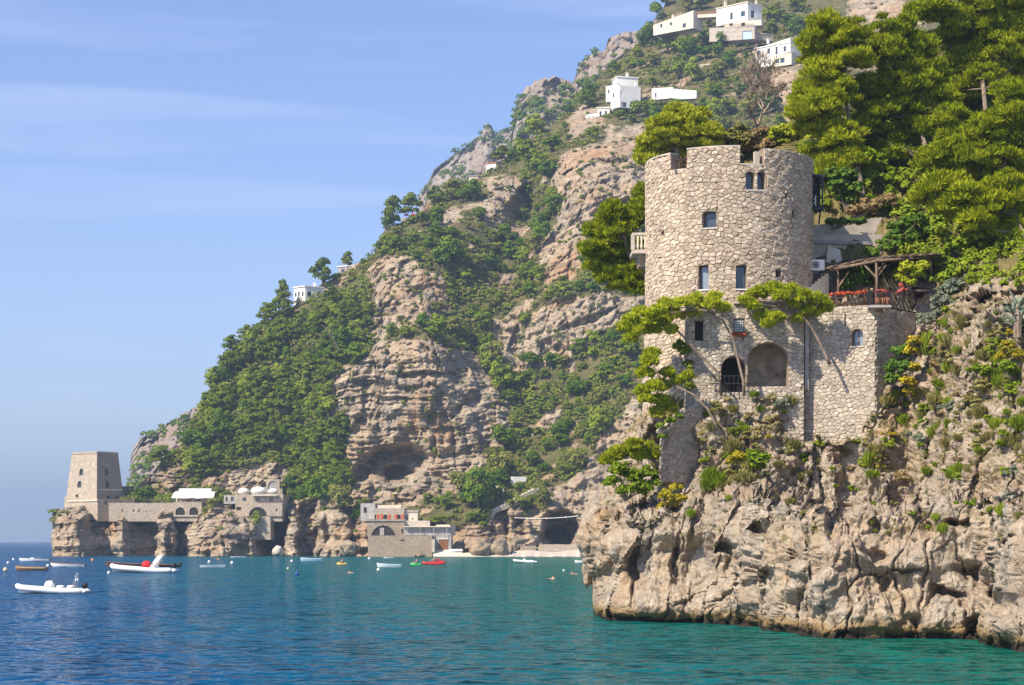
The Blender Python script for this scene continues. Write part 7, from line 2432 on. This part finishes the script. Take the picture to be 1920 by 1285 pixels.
open_boat('rowing_boat', 'white rowing boat with blue stern lying alone before the domed house', 398, 1065, 45, 'gelcoat_white', 'hull_blue', 'hull_blue', H=0.40, sheer=0.2, strake='hull_blue', mirror=True)
open_boat('rowing_boat', 'pale blue rowing boat near the grotto boulders', 585, 1053, 39, 'hull_pale_blue', 'gelcoat_white', 'gelcoat_white', H=0.55, sheer=0.25, strake='hull_blue')
open_boat('rowing_boat', 'white and pale blue rowing boat with orange buoy at its bow', 731, 1064.5, 44, 'gelcoat_white', 'hull_pale_blue', 'hull_pale_blue', H=0.45, sheer=0.3, strake='hull_pale_blue')
rib_boat('inflatable_boat', 'white inflatable boat off the pebble beach', 984, 1055.5, 40, arch_=False, scale_r=1.3)
open_boat('dinghy', 'white dinghy half hidden behind the headland\'s foot', 1092, 1056, 26, 'gelcoat_white', 'gelcoat_white', 'gelcoat_white', H=0.4, sheer=0.15)
open_boat('dinghy', 'flat white dinghy close under the domed house', 448, 1046, 29, 'gelcoat_white', 'hull_pale_blue', 'gelcoat_white', H=0.2, sheer=0.1)
open_boat('dinghy', 'flat pale dinghy below the sea wall', 729, 1047.6, 18, 'hull_pale_blue', 'gelcoat_white', 'gelcoat_white', H=0.22, sheer=0.1)
# boat pulled up on the ramp, keel up
e = empty('upturned_boat', P(855, 1034.5, 558.5), 0.1)
tag(e, 'white boat lying on the ramp beside the boathouse gate', 'boat')
out, inn = hull_mesh(3.6, 1.3, 0.4, 0.2)
m = MB(); m.loft([[Vector((v.x, v.y, 0.55 - v.z)) for v in r] for r in out], cap=False, closed=False)
m.build('hull', MAT['gelcoat_white'], e, True)
MB().bar(Vector((-1.3, 0, 0.7)), Vector((1.6, 0, 0.7)), 0.06).build('keel', MAT['hull_pale_blue'], e)

# ---- people: one continuous skinned body each
def ensure_skin(me):
    if not me.skin_vertices:
        bm = bmesh.new(); bm.from_mesh(me); bm.verts.layers.skin.verify(); bm.to_mesh(me); bm.free()
def body(name, verts, edges, radii, mat, parent, root=0):
    me = bpy.data.meshes.new(name)
    me.from_pydata([tuple(v) for v in verts], edges, [])
    ensure_skin(me)
    o = link(name, me, MAT[mat], parent)
    for k, r in enumerate(radii):
        sv = me.skin_vertices[0].data[k]
        sv.radius = (r, r)
        sv.use_root = (k == root)
    o.modifiers.new('skin', 'SKIN')
    ss = o.modifiers.new('sub', 'SUBSURF')
    ss.levels = ss.render_levels = 1
    return o

UP_V = [(0, 0, 0), (0, 0, 0.28), (0, 0, 0.48), (0, 0, 0.58), (0, -0.01, 0.66), (0, -0.01, 0.80),
        (-0.19, 0, 0.46), (-0.32, -0.12, 0.28), (-0.34, -0.34, 0.34), (-0.33, -0.42, 0.36),
        (0.19, 0, 0.46), (0.32, -0.12, 0.28), (0.34, -0.34, 0.34), (0.33, -0.42, 0.36)]
UP_E = [(0, 1), (1, 2), (2, 3), (3, 4), (4, 5), (2, 6), (6, 7), (7, 8), (8, 9), (2, 10), (10, 11), (11, 12), (12, 13)]
UP_R = [0.16, 0.14, 0.16, 0.06, 0.09, 0.085, 0.07, 0.05, 0.04, 0.035, 0.07, 0.05, 0.04, 0.035]
def head_details(parent, o_):
    MB().ball(Vector(o_) + Vector((0, 0.02, 0.06)), (0.10, 0.11, 0.085), 10, 6).build('hair', MAT['hair_dark'], parent, True)
    m = MB()
    m.ball(Vector(o_) + Vector((0, -0.10, -0.02)), (0.015, 0.022, 0.025), 6, 4)
    for s_ in (-1, 1):
        m.ball(Vector(o_) + Vector((s_ * 0.095, 0, -0.01)), (0.015, 0.025, 0.035), 6, 4)
    m.build('face', MAT['skin'], parent, True)
def paddler(label, loc, yaw, lean=0.0, paddle=True):
    e = empty('person', loc, yaw)
    tag(e, label, 'person')
    V_ = list(UP_V) + [(-0.11, -0.12, 0.02), (-0.13, -0.55, 0.14), (-0.12, -0.95, 0.0), (0.11, -0.12, 0.02), (0.13, -0.55, 0.14), (0.12, -0.95, 0.0)]
    E_ = list(UP_E) + [(0, 14), (14, 15), (15, 16), (0, 17), (17, 18), (18, 19)]
    R_ = list(UP_R) + [0.10, 0.065, 0.045, 0.10, 0.065, 0.045]
    b = body('body', V_, E_, R_, 'skin', e)
    head_details(e, (0, -0.01, 0.75))
    MB().tube([Vector((0, 0, -0.12)), Vector((0, 0, 0.12))], [0.18, 0.17], 10).build('swim_trunks', MAT['cloth_dark_blue'], e, True)
    return e
def kayak(name, label, plabel, px, py, L_px, mat, yaw=0.0):
    e, L = boat_root(name, label, px, py, L_px, 'kayak', yaw)
    rings = []
    for i in range(11):
        t = i / 10; w = max(0.02, 0.36 * math.sin(math.pi * t) ** 0.7)
        x = -L / 2 + L * t; z = 0.28 + 0.14 * (2 * t - 1) ** 2
        rings.append([Vector((x, -w, z * 0.75)), Vector((x, -w * 0.7, -0.06)), Vector((x, w * 0.7, -0.06)), Vector((x, w, z * 0.75)), Vector((x, w * 0.5, z)), Vector((x, -w * 0.5, z))])
    MB().loft(rings).build('hull', MAT[mat], e, True)
    MB().tube([Vector((0.35 * math.cos(a) + 0.1, 0.25 * math.sin(a), 0.33)) for a in np.linspace(0, 6.283, 14)], 0.035, 6).build('cockpit_rim', MAT['plastic_black'], e)
    loc = Vector(e.location) + Vector((0.12, 0, 0.36))
    p = paddler(plabel, loc, yaw - math.pi / 2)
    pd = empty('paddle', loc + Vector((-0.42, 0, 0.36)), yaw)
    tag(pd, 'double-bladed paddle held by the person in the ' + plabel.split(' in the ')[1], 'paddle')
    MB().tube([Vector((0, -1.05, -0.22)), Vector((0, 1.05, 0.28))], 0.018, 6).build('shaft', MAT['plastic_black'], pd)
    for s_ in (-1, 1):
        MB().ball(Vector((0, s_ * 1.1, s_ * 0.26 + 0.03)), (0.02, 0.22, 0.09), 8, 5).build('blade', MAT['paint_yellow'], pd, True)
    return e
kayak('kayak', 'small yellow kayak between two rowing boats', 'bare-chested person sitting in the yellow kayak', 641, 1059, 19, 'paint_yellow')
kayak('kayak', 'small bright green kayak left of the red pedal boat', 'bare-chested person sitting in the green kayak', 780, 1060, 21, 'paint_green')
# red pedal boat: two floats, deck, seats
e, L = boat_root('pedal_boat', 'bright red pedal boat with a raised slide off the boathouse', 814, 1058.5, 44, 'pedal boat')
for s_ in (-1, 1):
    rings = []
    for i in range(9):
        t = i / 8; w = 0.28 * max(0.08, math.sin(math.pi * min(1, t * 0.9 + 0.1))) ** 0.5
        rings.append([Vector((-L / 2 + L * t, s_ * 0.62 + w * math.cos(a), 0.16 + 0.2 * abs(2 * t - 1) ** 3 + 0.22 * math.sin(a))) for a in np.linspace(0, 6.283, 9)[:-1]])
    MB().loft(rings).build('float', MAT['paint_red'], e, True)
MB().box(Vector((0, 0, 0.42)), (L * 0.6, 1.5, 0.12)).build('deck', MAT['paint_red'], e)
for s_ in (-0.4, 0.4):
    MB().box(Vector((0.1, s_, 0.62)), (0.5, 0.5, 0.12)).box(Vector((0.4, s_, 0.9)), (0.1, 0.5, 0.6), ry=0.25).build('seat', MAT['paint_red'], e)
MB().add([Vector((0.5, -0.3, 0.45)), Vector((0.9, -0.3, 1.15)), Vector((1.5, -0.3, 0.55)), Vector((2.2, -0.3, 0.4)), Vector((0.5, 0.3, 0.45)), Vector((0.9, 0.3, 1.15)), Vector((1.5, 0.3, 0.55)), Vector((2.2, 0.3, 0.4))],
         [[0, 1, 5, 4], [1, 2, 6, 5], [2, 3, 7, 6], [0, 3, 2, 1], [4, 5, 6, 7]]).build('slide', MAT['paint_red'], e)
loc = Vector(e.location)
paddler('bare-chested person sitting in the red pedal boat', loc + Vector((0.1, -0.35, 0.72)), -math.pi / 2)

def swimmer(label, px, py, yaw):
    D = WD(py)
    p_ = P(px, py, D); p_.z = -0.40
    e = empty('person', p_, yaw)
    tag(e, label, 'person')
    V_ = list(UP_V)
    V_[7], V_[8], V_[9] = (-0.42, -0.2, 0.42), (-0.5, -0.5, 0.45), (-0.5, -0.58, 0.46)
    V_[11], V_[12], V_[13] = (0.42, -0.2, 0.42), (0.5, -0.5, 0.45), (0.5, -0.58, 0.46)
    body('body', V_, UP_E, UP_R, 'skin', e)
    head_details(e, (0, -0.01, 0.75))
swimmer('swimmer with head and shoulders above water near the headland, upper one', 1073, 1077, 0.4)
swimmer('swimmer with head above water left of the headland, lower one', 1037, 1086, -0.5)
swimmer('swimmer in open water below the yellow kayak', 655, 1075, 0.2)

# ---- mooring buoys
def buoy(label, px, py, dia_px, mat, group=None):
    D = WD(py)
    e = empty('mooring_buoy', P(px, py, D)); e.location.z = 0
    tag(e, label, 'buoy', group)
    r = dia_px / 2 / FPX * D
    MB().ball(Vector((0, 0, r * 0.55)), (r, r, r), 14, 9).tube([Vector((0, 0, r * 1.45)), Vector((0, 0, r * 1.75))], [r * 0.3, r * 0.22], 8).build('float', MAT[mat], e, True)
    MB().tube([Vector((0.18 * r * math.cos(a), 0, r * 1.85 + 0.18 * r * math.sin(a))) for a in np.linspace(0, 6.283, 9)], r * 0.06, 5).build('ring', MAT['steel'], e)
for lb, x, y, d, mt in [
    ('large cream buoy at the left edge beside the varnished boat', 10, 1071, 8.5, 'buoy_cream'), ('white buoy left of the canopied motorboat, nearer one', 15, 1057, 5, 'buoy_white'), ('white buoy left of the canopied motorboat, farther one', 25, 1050.5, 4.5, 'buoy_white'),
    ('pale orange buoy right of the white wooden rowing boat', 173, 1052, 5.5, 'buoy_orange'), ('yellow-orange buoy at the bow of the large inflatable', 202.5, 1062, 7, 'buoy_orange'), ('white buoy just below the large inflatable\'s bow', 204, 1076, 6, 'buoy_white'),
    ('white buoy above the lone blue-sterned rowing boat', 392, 1055.5, 5.5, 'buoy_white'), ('white buoy right of the lone blue-sterned rowing boat', 435, 1057.5, 6, 'buoy_white'), ('white buoy left of the pale blue rowing boat', 547, 1054, 5, 'buoy_white'),
    ('small tan buoy below the pale blue rowing boat', 540, 1067.5, 4.5, 'buoy_cream'), ('dark blue buoy in open water left of centre', 557, 1079, 8, 'paint_blue'), ('white buoy between the yellow kayak and the sea wall', 692, 1049, 4.5, 'buoy_white'),
    ('orange buoy at the bow of the white and pale blue rowing boat', 710, 1063, 5, 'buoy_orange'), ('white buoy just below the orange one', 709.5, 1070, 6, 'buoy_white'), ('tiny white buoy near the swimmers', 1057, 1071, 4, 'buoy_white'),
    ('pale pink buoy under the flat white dinghy', 409, 1050, 4, 'buoy_orange')]:
    buoy(lb, x, y, d, mt)
print('boats', round(time.time() - T0, 1))

# ------------------------------------------------------------------ set each thing's own origin at its base
for e in [o for o in col.objects if o.type == 'EMPTY' and o.parent is None and Vector(o.location).length < 1e-6 and o.children]:
    lo, hi = np.full(3, 1e9), np.full(3, -1e9)
    for c in e.children:
        if c.type != 'MESH' or not len(c.data.vertices): continue
        a = np.empty(len(c.data.vertices) * 3, np.float32)
        c.data.vertices.foreach_get('co', a)
        a = a.reshape(-1, 3)
        lo = np.minimum(lo, a.min(0)); hi = np.maximum(hi, a.max(0))
    base = Vector(((lo[0] + hi[0]) / 2, (lo[1] + hi[1]) / 2, lo[2]))
    e.location = base
    for c in e.children:
        c.location = Vector(c.location) - base
print('done', round(time.time() - T0, 1))
